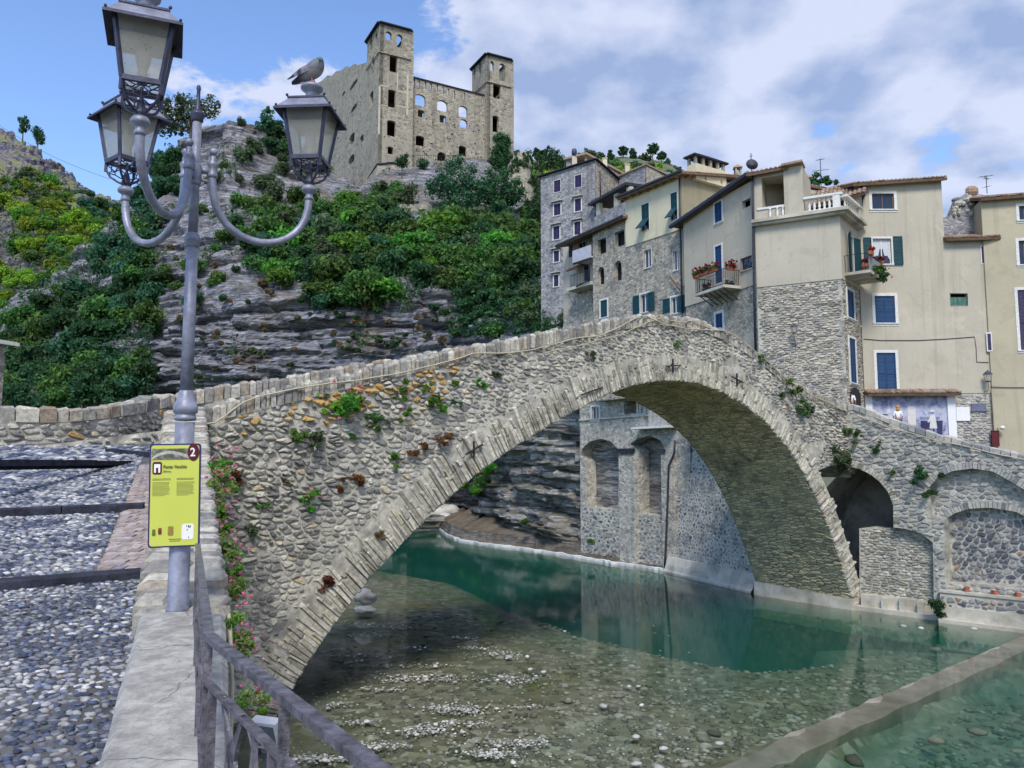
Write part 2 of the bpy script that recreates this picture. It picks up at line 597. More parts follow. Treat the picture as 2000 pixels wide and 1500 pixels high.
def m_rock(name, pale, mid, dark, soil, grass, stratum=1.6, warm=(.24, .20, .16), slope=(.62, .95)):
 t = NT(name)
 o = t.coord()
 st = t.coord((.16, .16, stratum))
 a = t.noise(st, 1.0, 9, .68, .06); b = t.noise(o, .12, 7, .62, .4); c_ = t.noise(o, 1.9, 9, .74)
 fine = t.noise(t.coord((.35, .35, stratum * 2.6)), 1.0, 8, .72, .1)
 c = t.ramp(a, [(.33, dark), (.39, mid), (.46, pale), (.515, dark), (.535, mid), (.58, pale), (.63, mid), (.69, dark)])
 c = t.mix(t.rng(fine, .52, .62, 0, .85), c, dark)
 c = t.mix(t.rng(c_, .35, .7, 0, .55), c, mid)
 c = t.mix(t.rng(b, .52, .66, 0, .7), c, warm)
 bl = t.vor(t.coord((.5, .5, 1.9)), 1.0)
 bs = t.n('ShaderNodeSeparateColor'); t.l(bl.outputs['Color'], bs.inputs[0])
 c = t.mix(1.0, c, t.ramp(bs.outputs[0], [(0, .55), (.5, .95), (1, 1.25)]), 'MULTIPLY')
 ge = t.n('ShaderNodeNewGeometry'); sp = t.n('ShaderNodeSeparateXYZ'); t.l(ge.outputs['True Normal'], sp.inputs[0])
 up = t.math('ADD', sp.outputs['Z'], t.rng(c_, .3, .7, -.22, .22))
 gr = t.mix(t.rng(t.noise(o, .5, 8, .7), .4, .6), soil, grass)
 c = t.mix(t.rng(up, *slope), c, gr)
 n = t.bump(a, 1.0, .5)
 n = t.bump(fine, 1.0, .3, n)
 n = t.bump(bs.outputs[0], .8, .35, n)
 n = t.bump(c_, .9, .25, n)
 n = t.bump(t.noise(st, 5.0, 6, .7), .5, .1, n)
 return t.pbr(c, .95, n, 0, .15)
M = {}
M['face'] = m_stones('rubble_stone', var=.5, bump=.9, stops=[(0, (.20, .195, .185)), (.18, (.34, .325, .30)), (.36, (.46, .435, .37)), (.55, (.60, .565, .47)), (.72, (.40, .385, .37)), (.86, (.66, .63, .55)), (.93, (.55, .36, .13)), (1, (.50, .30, .10))], stain=((.075, .075, .08), .7, .53, .70, .7))
M['mortar'] = m_mortar('lime_mortar', (.38, .36, .305), (.66, .625, .53), (.19, .185, .175), 6, 1.0)
M['vouss'] = m_stones('arch_stone', [(0, (.28, .26, .21)), (.3, (.50, .47, .39)), (.6, (.66, .62, .52)), (.85, (.44, .42, .37)), (1, (.54, .48, .34))], var=.5, grain=8, bump=.9, stain=((.09, .09, .08), .8, .51, .68, .75))
M['coping'] = m_stones('coping_stone', [(0, (.22, .21, .20)), (.3, (.38, .36, .32)), (.6, (.56, .53, .45)), (.85, (.42, .38, .31)), (1, (.30, .24, .18))], var=.5, grain=9, bump=.9, stain=((.08, .07, .065), 1.6, .52, .72, .7))
M['soffit'] = m_stones('vault_stone', [(0, (.33, .27, .18)), (.35, (.54, .45, .29)), (.7, (.70, .58, .35)), (1, (.44, .38, .27))], grain=9, bump=.9, stain=((.07, .065, .055), .38, .56, .70, .75))
M['soffmortar'] = m_mortar('old_mortar', (.35, .29, .18), (.52, .43, .27), (.15, .135, .11), 3)
M['wing'] = m_stones('wing_stone', [(0, (.18, .185, .20)), (.3, (.38, .375, .35)), (.55, (.54, .51, .43)), (.8, (.36, .35, .34)), (1, (.58, .56, .52))], stain=((.08, .08, .085), .8, .56, .76, .55))
M['cobblewall'] = m_stones('river_cobble', [(0, (.10, .105, .13)), (.35, (.19, .19, .21)), (.7, (.33, .32, .31)), (.92, (.42, .41, .40)), (1, (.36, .22, .14))], stain=((.05, .05, .055), .8, .6, .8, .5))
M['housestone'] = m_stones('house_stone', [(0, (.24, .22, .19)), (.35, (.42, .38, .31)), (.65, (.58, .52, .41)), (.85, (.34, .325, .32)), (1, (.66, .60, .49))], grain=8)
M['rubble'] = m_rubble('house_rubble', [(0, (.22, .21, .20)), (.35, (.40, .37, .31)), (.75, (.58, .53, .43)), (1, (.30, .29, .29))], (.50, .46, .37), (4.3, 4.3, 6.6), patch=((.56, .51, .41), .35, .57))
M['rubbleblue'] = m_rubble('tower_rubble', [(0, (.17, .17, .21)), (.4, (.31, .31, .34)), (.75, (.45, .44, .43)), (1, (.24, .25, .31))], (.42, .41, .40), (3.6, 3.6, 5.2), patch=((.45, .44, .42), .25, .66))
M['castle'] = m_rubble('castle_rubble', [(0, (.22, .195, .165)), (.4, (.38, .345, .28)), (.75, (.50, .455, .365)), (1, (.30, .28, .24))], (.45, .41, .33), (2.0, 2.0, 3.0), .06, 1.0, ((.10, .09, .085), .16, .5, .7, .75), ((.53, .49, .39), .16, .53))
M['castlepale'] = m_plaster('castle_render', (.56, .51, .41), (.22, .19, .14), .5)
M['plaster'] = m_plaster('beige_plaster', (.51, .465, .375), (.24, .21, .16), .55)
M['plasterpale'] = m_plaster('cream_plaster', (.66, .60, .43), (.30, .25, .17), .5)
M['plasterwarm'] = m_plaster('warm_plaster', (.555, .49, .38), (.26, .21, .15), .55)
M['plasteryel'] = m_plaster('ochre_plaster', (.48, .43, .31), (.24, .2, .13), .5)
M['trim'] = m_plain('white_trim', (.66, .66, .63), .75, .2, 9)
M['blue'] = m_plain('blue_shutter_paint', (.010, .055, .15), .55, .25, 4, .1)
M['green'] = m_plain('green_shutter_paint', (.007, .055, .072), .55, .25, 4, .1)
M['purple'] = m_plain('dark_shutter_paint', (.035, .025, .085), .6, .3, 4, .1)
M['glass'] = m_plain('window_glass', (.02, .035, .07), .08, .3, 1.5, 0, 0, .6)
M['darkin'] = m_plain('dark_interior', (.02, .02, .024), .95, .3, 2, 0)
M['tile'] = m_stones('roof_tile', [(0, (.22, .15, .11)), (.4, (.34, .23, .16)), (.7, (.42, .33, .25)), (1, (.27, .24, .21))], grain=6)
M['wood'] = m_plain('weathered_wood', (.16, .10, .065), .8, .4, 5, .3)
M['woodwarm'] = m_plain('pale_wood', (.36, .20, .11), .75, .35, 6, .2)
M['pipe'] = m_plain('dark_pipe', (.03, .032, .045), .5, .3, 5, .1)
M['iron'] = m_plain('wrought_iron', (.035, .035, .042), .55, .4, 9, .2, .3)
M['pole'] = m_plain('grey_lamp_paint', (.25, .26, .33), .45, .45, 7, .3, .25)
M['poledark'] = m_plain('dark_lamp_paint', (.06, .062, .10), .45, .35, 9, .25, .3)
M['rail'] = m_plain('worn_rail_paint', (.15, .14, .165), .33, .75, 26, .4, .35)
M['concrete'] = m_mortar('old_concrete', (.40, .385, .35), (.50, .485, .44), (.27, .265, .25), 4, .5)
M['footing'] = m_mortar('footing_concrete', (.50, .46, .37), (.62, .58, .50), (.28, .26, .21), 2.2, .6)
M['cable'] = m_plain('pale_cable', (.45, .40, .30), .6, .2, 6)
M['white'] = m_plain('white_paint', (.78, .78, .80), .6, .06, 5)
M['terracotta'] = m_plain('terracotta', (.42, .13, .075), .8, .2, 9)
M['rust'] = m_plain('rust_stain', (.20, .07, .025), .9, .4, 6)
M['slate'] = m_plain('kerb_stone', (.035, .037, .052), .95, .5, 7, .6, 0, .1, .02)
M['brick'] = m_stones('paving_brick', [(0, (.30, .24, .22)), (.4, (.42, .34, .31)), (.75, (.50, .43, .40)), (1, (.24, .22, .26))], grain=20)
M['pebble'] = m_stones('path_pebble', [(0, (.035, .042, .07)), (.25, (.085, .105, .17)), (.45, (.20, .21, .24)), (.62, (.38, .37, .35)), (.78, (.16, .19, .28)), (.92, (.52, .51, .50)), (1, (.64, .63, .62))], grain=30, bump=.35, rough=.6, bd=.006)
M['pathbed'] = m_mortar('path_mortar', (.115, .115, .12), (.19, .185, .18), (.07, .07, .075), 7)
M['rocks'] = m_stones('river_stone', [(0, (.12, .11, .085)), (.45, (.24, .22, .17)), (.7, (.38, .35, .28)), (1, (.5, .47, .41))], grain=9, bump=.4)
M['whiterock'] = m_stones('white_stone', [(0, (.36, .36, .34)), (1, (.66, .66, .64))], var=.35, grain=9, bump=.4)
M['cliff'] = m_rock('cliff_rock', (.50, .505, .56), (.27, .27, .32), (.06, .058, .07), (.20, .17, .11), (.075, .11, .04))
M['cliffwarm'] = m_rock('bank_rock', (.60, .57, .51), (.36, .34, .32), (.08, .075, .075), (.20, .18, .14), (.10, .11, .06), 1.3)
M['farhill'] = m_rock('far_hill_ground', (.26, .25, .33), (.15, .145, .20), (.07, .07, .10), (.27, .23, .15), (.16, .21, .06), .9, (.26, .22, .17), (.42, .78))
M['ridge'] = m_rock('ridge_ground', (.20, .21, .17), (.15, .17, .13), (.09, .12, .10), (.20, .20, .13), (.10, .15, .07), .5)
M['leaf'] = m_leaf('green_leaf', (.03, .09, .03), (.17, .33, .075), .5)
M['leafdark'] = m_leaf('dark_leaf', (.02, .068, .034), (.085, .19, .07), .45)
M['leafyel'] = m_leaf('sunny_leaf', (.13, .25, .025), (.40, .55, .06), .5)  # bright yellow green, sunlight put into the leaf colour
M['leafgrey'] = m_leaf('grey_green_leaf', (.045, .08, .04), (.17, .24, .12), .4)
M['leafblue'] = m_leaf('blue_green_leaf', (.020, .085, .050), (.10, .25, .13), .45)
M['fresh'] = m_leaf('fresh_leaf', (.04, .16, .02), (.19, .42, .06), .45)
M['dry'] = m_leaf('dry_leaf', (.12, .09, .045), (.28, .22, .12))
M['rusty'] = m_leaf('rust_leaf', (.09, .03, .012), (.22, .09, .035))
M['valerian'] = m_leaf('valerian_leaf', (.12, .22, .05), (.34, .44, .13), .45)
M['pink'] = m_leaf('pink_petal', (.55, .12, .22), (.80, .32, .42))
M['redpetal'] = m_leaf('red_petal', (.22, .003, .012), (.45, .01, .03))
M['bark'] = m_plain('bark', (.11, .085, .065), .9, .4, 6, .6)
# ------------------------------------------------------------------ river, bed, banks
rng = random.Random(7)
def seg_dist(p, a, b):
 ax, ay = a; bx, by = b
 t = max(0, min(1, ((p[0] - ax) * (bx - ax) + (p[1] - ay) * (by - ay)) / ((bx - ax) ** 2 + (by - ay) ** 2)))
 return math.hypot(p[0] - ax - t * (bx - ax), p[1] - ay - t * (by - ay))
EDGE = [G(*q) for q in ((700, 1105), (850, 1133), (960, 1185), (1100, 1232), (1300, 1275), (1480, 1300), (1620, 1285), (1760, 1262), (1900, 1262))]
EDGE = [(p.x, p.y) for p in EDGE]
def deep_side(x, y):
 """metres inside the deep channel (negative on the shoal)"""
 d = min(seg_dist((x, y), EDGE[i], EDGE[i + 1]) for i in range(len(EDGE) - 1))
 yy = np.interp(x, [e[0] for e in EDGE], [e[1] for e in EDGE])
 return d if y > yy else -d
WE0, WE1 = G(1385, 1497), G(1990, 1243)          # upstream edge of the weir
def weir_side(x, y):
 return ((WE1.x - WE0.x) * (y - WE0.y) - (WE1.y - WE0.y) * (x - WE0.x)) / math.hypot(WE1.x - WE0.x, WE1.y - WE0.y)
def bed_z(x, y):
 n = noise.fractal(Vector((x * .25, y * .25, 1.3)), 1.0, 2.0, 4)
 n2 = noise.noise(Vector((x * 1.7, y * 1.7, 5)))
 s = deep_side(x, y)
 ws = weir_side(x, y)
 if ws < -1.0 and y < 40:
  return -.75 + .22 * n + .05 * n2
 d = -.13 - max(0.0, x - 1) * .022 + .10 * n + .03 * n2
 if s > 0:
  d -= 3.8 * (1 - math.exp(-(s / 5.5) ** 1.6)) * (1 if y > 38 or x < 14 else .35)
 elif s > -2.5:
  d -= .10 * (1 + s / 2.5)
 if y < 16 and x > -4: d += .03
 return d
t = NT('river_bed_gravel')
v = t.coord()
f = t.vor(v, 3.2); sc_ = t.n('ShaderNodeSeparateColor'); t.l(f.outputs['Color'], sc_.inputs[0])
c = t.ramp(sc_.outputs[0], [(0, (.13, .11, .07)), (.5, (.26, .225, .15)), (.85, (.40, .35, .25)), (1, (.55, .52, .44))])
c = t.mix(t.rng(t.noise(v, .5, 8, .7), .35, .65, 0, .8), c, (.25, .22, .15))
c = t.mix(t.rng(t.noise(v, .28, 6, .65, .5), .56, .70, 0, .8), c, (.20, .19, .035))
c = t.mix(t.attr(), c, (.33, .36, .30))
M['bed'] = t.pbr(c, .9, t.bump(t.noise(v, 5, 8, .7), .8, .06), 0, .1)
mb = MB()
xs = np.arange(-34, 46, .6); ys = np.arange(4, 110, .6)
vv = []
for y in ys:
 for x in xs:
  vv.append((x, y, bed_z(x, y)))
nx = len(xs)
ff = [(j * nx + i, j * nx + i + 1, (j + 1) * nx + i + 1, (j + 1) * nx + i) for j in range(len(ys) - 1) for i in range(nx - 1)]
mb.add(vv, ff)
mb.r = [min(1, max(0, (-vv[f_[0]][2] - .5) / .9)) for f_ in ff]
tag(mb.build('river_bed', M['bed'], smooth=True, fix=False), kind='structure')
t = NT('river_water')
v = t.coord()
nz = t.noise(v, 2.6, 3, .5)
nz2 = t.noise(t.coord((.5, .5, .5)), 1.0, 3, .5)
nm = t.bump(nz2, .05, .10, t.bump(nz, .10, .02))
fr = t.n('ShaderNodeFresnel'); fr.inputs['IOR'].default_value = 1.33; t.l(nm, fr.inputs['Normal'])
tp = t.n('ShaderNodeBsdfTransparent'); tp.inputs[0].default_value = (.96, .98, .97, 1)
gl = t.n('ShaderNodeBsdfGlossy'); gl.inputs['Roughness'].default_value = .06; t.l(nm, gl.inputs['Normal'])
mx = t.n('ShaderNodeMixShader'); t.l(fr.outputs[0], mx.inputs[0]); t.l(tp.outputs[0], mx.inputs[1]); t.l(gl.outputs[0], mx.inputs[2])
t.l(mx.outputs[0], t.out.inputs['Surface'])
va = t.n('ShaderNodeVolumeAbsorption'); va.inputs['Color'].default_value = (.05, .62, .50, 1); va.inputs['Density'].default_value = .36
vs = t.n('ShaderNodeVolumeScatter'); vs.inputs['Color'].default_value = (.10, .75, .62, 1); vs.inputs['Density'].default_value = .10
av = t.n('ShaderNodeAddShader'); t.l(va.outputs[0], av.inputs[0]); t.l(vs.outputs[0], av.inputs[1])
t.l(av.outputs[0], t.out.inputs['Volume'])
M['water'] = t.m
mb = MB(); mb.box(-60, 70, 2.5, 150, -6, 0)
tag(mb.build('river_water', M['water']), kind='structure')
def rock_mesh(name, seed, mat, flat=.6, sub=2):
 bm = bmesh.new()
 bmesh.ops.create_icosphere(bm, subdivisions=sub, radius=1)
 o = Vector((seed * 7.1, seed * 3.3, seed))
 for q in bm.verts:
  k = 1 + .45 * noise.noise(q.co * 1.4 + o) + .2 * noise.noise(q.co * 3 + o)
  q.co = Vector((q.co.x * k, q.co.y * k * .8, q.co.z * k * flat))
 me = bpy.data.meshes.new(name); bm.to_mesh(me); bm.free()
 me.materials.append(mat)
 at = me.attributes.new('rnd', 'FLOAT', 'FACE'); r = random.Random(seed).random()
 at.data.foreach_set('value', [r] * len(me.polygons))
 me.polygons.foreach_set('use_smooth', [True] * len(me.polygons))
 return me
WHITE = [rock_mesh('stone', 11 + i, M['whiterock'], .55, 1) for i in range(5)]
GREY = [rock_mesh('stone', 31 + i, M['rocks'], .45, 1) for i in range(5)]
def base_mesh(me):
 return ([tuple(q.co) for q in me.vertices], [tuple(p.vertices) for p in me.polygons])
WB = [base_mesh(m) for m in WHITE]; GB = [base_mesh(m) for m in GREY]
def scatter(mb, base, p, s, rz, r, flat=1.0):
 c, s_ = math.cos(rz), math.sin(rz)
 V_, F_ = base
 mb.add([(p[0] + (q[0] * c - q[1] * s_) * s, p[1] + (q[0] * s_ + q[1] * c) * s, p[2] + q[2] * s * flat) for q in V_], F_, 0, r)
wm = MB()
CL = [(800, 1322, 60, 14), (860, 1326, 45, 10), (985, 1278, 50, 12), (1000, 1325, 60, 14), (880, 1380, 55, 12), (905, 1388, 50, 12), (960, 1470, 60, 14), (830, 1425, 65, 16),
      (720, 1218, 45, 8), (760, 1225, 40, 6), (720, 1240, 40, 6), (930, 1265, 40, 6), (655, 1375, 25, 7), (760, 1345, 40, 7), (700, 1280, 40, 7), (810, 1265, 30, 5),
      (620, 1480, 60, 14), (700, 1410, 40, 6), (850, 1300, 40, 6), (760, 1300, 30, 5), (1025, 1380, 30, 5), (900, 1245, 30, 4), (1000, 1450, 70, 12), (740, 1455, 60, 10), (890, 1412, 50, 9)]
for (u, v_, ru, rv) in CL:
 for k in range(int(ru * rv / 5)):
  uu, w_ = rng.gauss(u, ru * .62), rng.gauss(v_, rv * .36)
  p = G(uu, max(1200, w_))
  s = rng.uniform(.018, .062) * (1.9 if rng.random() < .08 else 1)
  scatter(wm, rng.choice(WB), (p.x, p.y, rng.uniform(-.03, .012)), s, rng.uniform(0, 6), rng.random(), .6)
for k in range(520):
 uu, w_ = rng.uniform(560, 1350), 1190 + 310 * rng.random() ** .8
 if uu < 560 + (1400 - w_) * .75: continue
 p = G(uu, w_)
 scatter(wm, rng.choice(WB), (p.x, p.y, rng.uniform(-.05, .0)), rng.uniform(.02, .06), rng.uniform(0, 6), rng.random(), .6)
o = wm.build('pale_shingle', M['whiterock'], smooth=True, fix=False); tag(o, kind='stuff')
gm = MB()
for k in range(4200):
 uu = rng.uniform(620, 2000); w_ = rng.uniform(1185, 1500)
 p = G(uu, w_)
 s_d = deep_side(p.x, p.y)
 if s_d > 1.5 or uu < 560 + (1400 - w_) * .8: continue
 if abs(weir_side(p.x, p.y) + .7) < 1.0: continue
 if p.x < 2 and rng.random() < .45: continue
 s = rng.uniform(.05, .16) * (1.6 if rng.random() < .06 else 1)
 scatter(gm, rng.choice(GB), (p.x, p.y, bed_z(p.x, p.y) + .02), s, rng.gauss(-.4, .5), rng.random(), .8)
o = gm.build('river_gravel', M['rocks'], smooth=True, fix=False); tag(o, kind='stuff')
BIG = [(1241, 1439, .30, 'w'), (1297, 1462, .28, 'w'), (1405, 1452, .26, 'w'), (1178, 1379, .30, 'w'), (1254, 1377, .20, 'w'), (1228, 1341, .22, 'w'), (1246, 1340, .16, 'w'), (1103, 1233, .20, 'w'),
       (994, 1283, .30, 'w'), (1030, 1282, .24, 'w'), (1036, 1307, .24, 'w'), (1061, 1312, .24, 'w'), (1243, 1492, .30, 'w'), (1286, 1500, .34, 'w'), (1002, 1489, .20, 'w'), (696, 1290, .14, 'w'), (706, 1290, .14, 'w'),
       (1162, 1338, .30, 'g'), (1208, 1355, .36, 'g'), (1110, 1366, .34, 'g'), (1395, 1420, .42, 'g'), (1055, 1215, .4, 'g'), (1280, 1495, .2, 'w'), (1765, 1223, .30, 'w'), (1799, 1227, .26, 'w'), (1902, 1228, .32, 'w'), (1898, 1245, .26, 'g'), (1828, 1256, .5, 'g'),
       (1908, 1413, .55, 'g'), (1825, 1428, .5, 'g'), (1665, 1467, .62, 'g'), (1545, 1481, .5, 'g'), (1985, 1445, .3, 'g')]
for i, (u, v_, s, kd) in enumerate(BIG):
 p = G(u, v_)
 o = put('river_stone', (WHITE if kd == 'w' else GREY)[i % 5])
 zc = 0.0 if kd == 'w' else max(bed_z(p.x, p.y), -.35) + s * .2
 s *= .72
 o.location = (p.x, p.y, zc)
 o.scale = (s * .85, s * .75, s * (.6 if kd == 'w' else .55)); o.rotation_euler.z = rng.uniform(0, 6)
 if kd == 'w': tag(o, 'bright white stone breaking the surface of the shallow river', 'rock', 'white stones standing out of the river')
 else: tag(o, 'brown grey stone lying under the shallow water', 'rock', 'brown stones on the river bed')
for (u, v_, d, s, f_, lb, sd_) in ((712, 1166, 46.6, .62, .95, 'rounded grey boulder balanced on another at the foot of the arch', 3), (711, 1190, 46.4, .62, .62, 'flat pale boulder under the balanced one by the foot of the arch', 5)):
 p = G(u, v_ + 12)
 q = P(u, v_, p.y if sd_ == 5 else G(711, 1203).y)
 q = P(u, v_, G(711, 1203).y)
 o = put('boulder', rock_mesh('boulder', sd_, M['whiterock'], f_, 3)); o.location = (q.x, q.y, q.z); o.scale = (s * .82, s * .8, s * .62)
 tag(o, lb, 'boulder')
t_mb = MB()
wd = Vector((WE1.x - WE0.x, WE1.y - WE0.y, 0)).normalized(); wp = Vector((wd.y, -wd.x, 0))
L = (WE1 - WE0).length
N = 60
vs_, fs_ = [], []
for i in range(N + 1):
 q = Vector((WE0.x, WE0.y, 0)) - wd * 1.5 + wd * (L + 6) * i / N
 wl_ = .92 + .1 * noise.noise(Vector((i * .3, 0, 0)))
 if i < 8: wl_ = .75
 e0 = .12 * noise.noise(Vector((i * .5, 3, 0)))
 zt = .0 + .035 * noise.noise(Vector((i * .4, 7, 0))) - (.10 if i < 9 else 0)
 for (o_, z) in ((e0, -1.4), (e0, zt - .05), (e0 + .08, zt), (wl_ - .06, zt - .05), (wl_, zt - .10), (wl_, -1.4)):
  c = q + wp * o_
  vs_.append((c.x, c.y, z))
for i in range(N):
 for k in range(5):
  a = i * 6 + k
  fs_.append((a, a + 1, a + 7, a + 6))
t_mb.add(vs_, fs_)
M['weir'] = m_mortar('wet_concrete', (.24, .22, .18), (.36, .33, .28), (.17, .16, .11), 1.6, .7)
o = t_mb.build('weir', M['weir'], smooth=False); tag(o, 'long low concrete weir beam crossing the river at the lower right', 'weir')
o['kind'] = 'thing'
# ------------------------------------------------------------------ hills
class Surf:
 """terrain sheet lofted through cross sections: columns of (row height, distance) at given bearings"""
 def __init__(self, cols):
  self.cols = cols = [(u, [(L[0][0] + 90, L[0][1])] + L) for u, L in cols]
  self.us = [c[0] for c in cols]
 def depth(self, u, v):
  ds = []
  for c in self.cols:
   vs = [q[0] for q in c[1]][::-1]; dd = [q[1] for q in c[1]][::-1]
   ds.append(float(np.interp(v, vs, dd)))
  return float(np.interp(u, self.us, ds))
 def at(self, u, v):
  return P(u, v, self.depth(u, v))
 def top(self, u):
  return float(np.interp(u, self.us, [c[1][-1][0] for c in self.cols]))
 def build(self, name, mat, nu, nv, disp, back=60, near=None):
  cu = np.array(self.us, float)
  rows = len(self.cols[0][1])
  VV = np.array([[q[0] for q in c[1]] for c in self.cols], float)
  DD = np.array([[q[1] for q in c[1]] for c in self.cols], float)
  tu = np.linspace(cu[0], cu[-1], nu)
  tr = np.linspace(0, rows - 1, nv)
  VA = np.array([np.interp(tu, cu, VV[:, r]) for r in range(rows)])
  DA = np.array([np.interp(tu, cu, DD[:, r]) for r in range(rows)])
  pts = np.zeros((nv, nu, 3))
  for i in range(nu):
   vv = np.interp(tr, np.arange(rows), VA[:, i]); dd = np.interp(tr, np.arange(rows), DA[:, i])
   for _ in range(3):
    dd[1:-1] = (dd[:-2] + 2 * dd[1:-1] + dd[2:]) / 4
   X = (tu[i] - 1000) / FPX; Y = (750 - vv) / FPX
   ry = CT - Y * ST
   pts[:, i, 0] = X * dd / ry; pts[:, i, 1] = dd; pts[:, i, 2] = EYE + (ST + Y * CT) * dd / ry
  gu = np.gradient(pts, axis=1); gv = np.gradient(pts, axis=0)
  nn = np.cross(gu, gv)
  nn /= np.linalg.norm(nn, axis=2, keepdims=True) + 1e-9
  fl = nn[:, :, 1] > 0
  nn[fl] *= -1
  out = np.zeros_like(pts)
  for j in range(nv):
   for i in range(nu):
    p = pts[j, i]; n = nn[j, i]
    k = disp(p[0], p[1], p[2], n)
    out[j, i] = p + n * k
  last = out[-1].copy()
  extra = []
  for (b, dz) in ((back * .3, -3.), (back, -back * .8)):
   r_ = last.copy(); dir_ = last[:, :2] / (np.linalg.norm(last[:, :2], axis=1, keepdims=True))
   r_[:, :2] += dir_ * b; r_[:, 2] += dz
   extra.append(r_)
  out = np.concatenate([out] + [e[None] for e in extra], 0)
  nv2 = out.shape[0]
  m = MB()
  m.add([tuple(q) for q in out.reshape(-1, 3)], [(j * nu + i, j * nu + i + 1, (j + 1) * nu + i + 1, (j + 1) * nu + i) for j in range(nv2 - 1) for i in range(nu - 1)])
  if near:      # paler, warmer rock low on the bank, lightened to offset the bridge shade
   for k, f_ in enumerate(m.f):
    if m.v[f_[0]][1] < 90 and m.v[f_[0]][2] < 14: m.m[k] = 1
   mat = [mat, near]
  return tag(m.build(name, mat, fix=False), kind='structure')
def hsh(a, b, c=0):
 return noise.cell(Vector((a * 1.37 + .5, b * 2.11 + .5, c * 3.7 + .5)))
def strata(amp, freq, rough, cap=1.0):
 def f(x, y, z, n):
  wv = .5 * noise.noise(Vector((x * .06, y * .06, 0)))
  s = (z + wv * 1.2 + x * .025) * freq
  led = 0
  for k, (m, a) in enumerate(((1, .75), (2.6, .45))):
   q = s * m; L = math.floor(q); fr_ = q - L
   blk = math.floor(x * (.16 * m) + hsh(L, k) * 9)
   o = (hsh(L, k) - .5) * .8 + (hsh(L, blk, k) - .5) * 1.3
   led += a * (o - .75 * max(0, 1 - min(fr_, 1 - fr_) * 9))
  steep = max(0.22, 1 - max(0, n[2]) * cap)
  b = noise.fractal(Vector((x * .15, y * .15, z * .22)), 1.0, 2.1, 5)
  return led * amp * steep + b * rough
 return f
CASTLE_HILL = Surf([
 (-320, [(1010, 106), (900, 105), (790, 104), (725, 114), (690, 125), (660, 138)]),
 (0,   [(1010, 101), (900, 100), (780, 99), (720, 106), (655, 120), (600, 135)]),
 (120, [(1010, 98), (900, 97), (775, 96), (690, 104), (600, 116), (520, 130)]),
 (220, [(1010, 96), (900, 96), (770, 95), (670, 101), (550, 112), (415, 128)]),
 (300, [(1010, 94), (900, 94), (755, 94), (630, 97), (490, 109), (325, 126)]),
 (345, [(1010, 94), (900, 93), (750, 93), (620, 96), (470, 106), (262, 128)]),
 (395, [(1012, 93), (900, 92), (745, 92), (600, 95), (450, 106), (245, 127)]),
 (440, [(1014, 92), (900, 92), (740, 91), (595, 94), (450, 105), (228, 126)]),
 (490, [(1016, 92), (900, 91), (735, 91), (590, 94), (450, 105), (240, 128)]),
 (560, [(1020, 91), (900, 90), (728, 90), (580, 93), (460, 105), (268, 134)]),
 (650, [(1026, 90), (900, 89), (718, 89), (570, 92), (465, 104), (338, 128)]),
 (700, [(1030, 89), (900, 88), (708, 88), (570, 91), (465, 103), (362, 125)]),
 (740, [(1034, 88), (900, 87), (700, 88), (570, 91), (465, 102), (330, 128)]),
 (800, [(1036, 88), (895, 87), (694, 87), (569, 90), (465, 101), (321, 131)]),
 (830, [(1008, 103), (945, 99), (690, 87), (568, 90), (465, 100), (316, 133)]),
 (900, [(1014, 98), (935, 93), (670, 86), (575, 89), (470, 99), (306, 137)]),
 (955, [(1060, 75.5), (860, 79), (690, 82), (595, 86), (480, 97), (310, 141)]),
 (985, [(1064, 73), (850, 77), (690, 80), (600, 84), (490, 95), (350, 142)]),
 (1040, [(1076, 68), (840, 71), (690, 74), (610, 78), (520, 88), (400, 132)]),
 (1110, [(1090, 64.3), (835, 67.5), (720, 70), (640, 73), (590, 77), (480, 96)]),
 (1180, [(1100, 63), (840, 66), (740, 69), (670, 72), (610, 76), (540, 92)]),
 (1330, [(1110, 60), (840, 63), (760, 66), (700, 70), (640, 75), (580, 90)]),
])
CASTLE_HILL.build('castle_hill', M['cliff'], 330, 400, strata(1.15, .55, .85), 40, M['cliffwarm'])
FAR_HILL = Surf([
 (-500, [(760, 140), (640, 158), (520, 180), (420, 205), (330, 235), (210, 290)]),
 (-60, [(760, 138), (640, 156), (520, 178), (420, 203), (345, 232), (238, 290)]),
 (10, [(760, 137), (640, 155), (520, 177), (420, 202), (345, 230), (247, 288)]),
 (45, [(760, 137), (640, 155), (520, 177), (420, 202), (350, 230), (262, 288)]),
 (85, [(760, 137), (640, 155), (520, 177), (425, 200), (360, 228), (293, 285)]),
 (130, [(760, 137), (640, 155), (520, 177), (430, 200), (375, 226), (330, 282)]),
 (185, [(760, 137), (640, 155), (530, 177), (450, 198), (400, 222), (374, 275)]),
 (240, [(760, 137), (640, 155), (540, 175), (470, 195), (430, 215), (392, 260)]),
 (300, [(760, 137), (640, 155), (550, 174), (490, 190), (450, 208), (410, 245)]),
 (480, [(760, 137), (660, 150), (570, 172), (520, 185), (480, 200), (440, 235)]),
])
FAR_HILL.build('far_hillside', M['farhill'], 190, 190, strata(2.0, .30, 1.7, .5), 80)
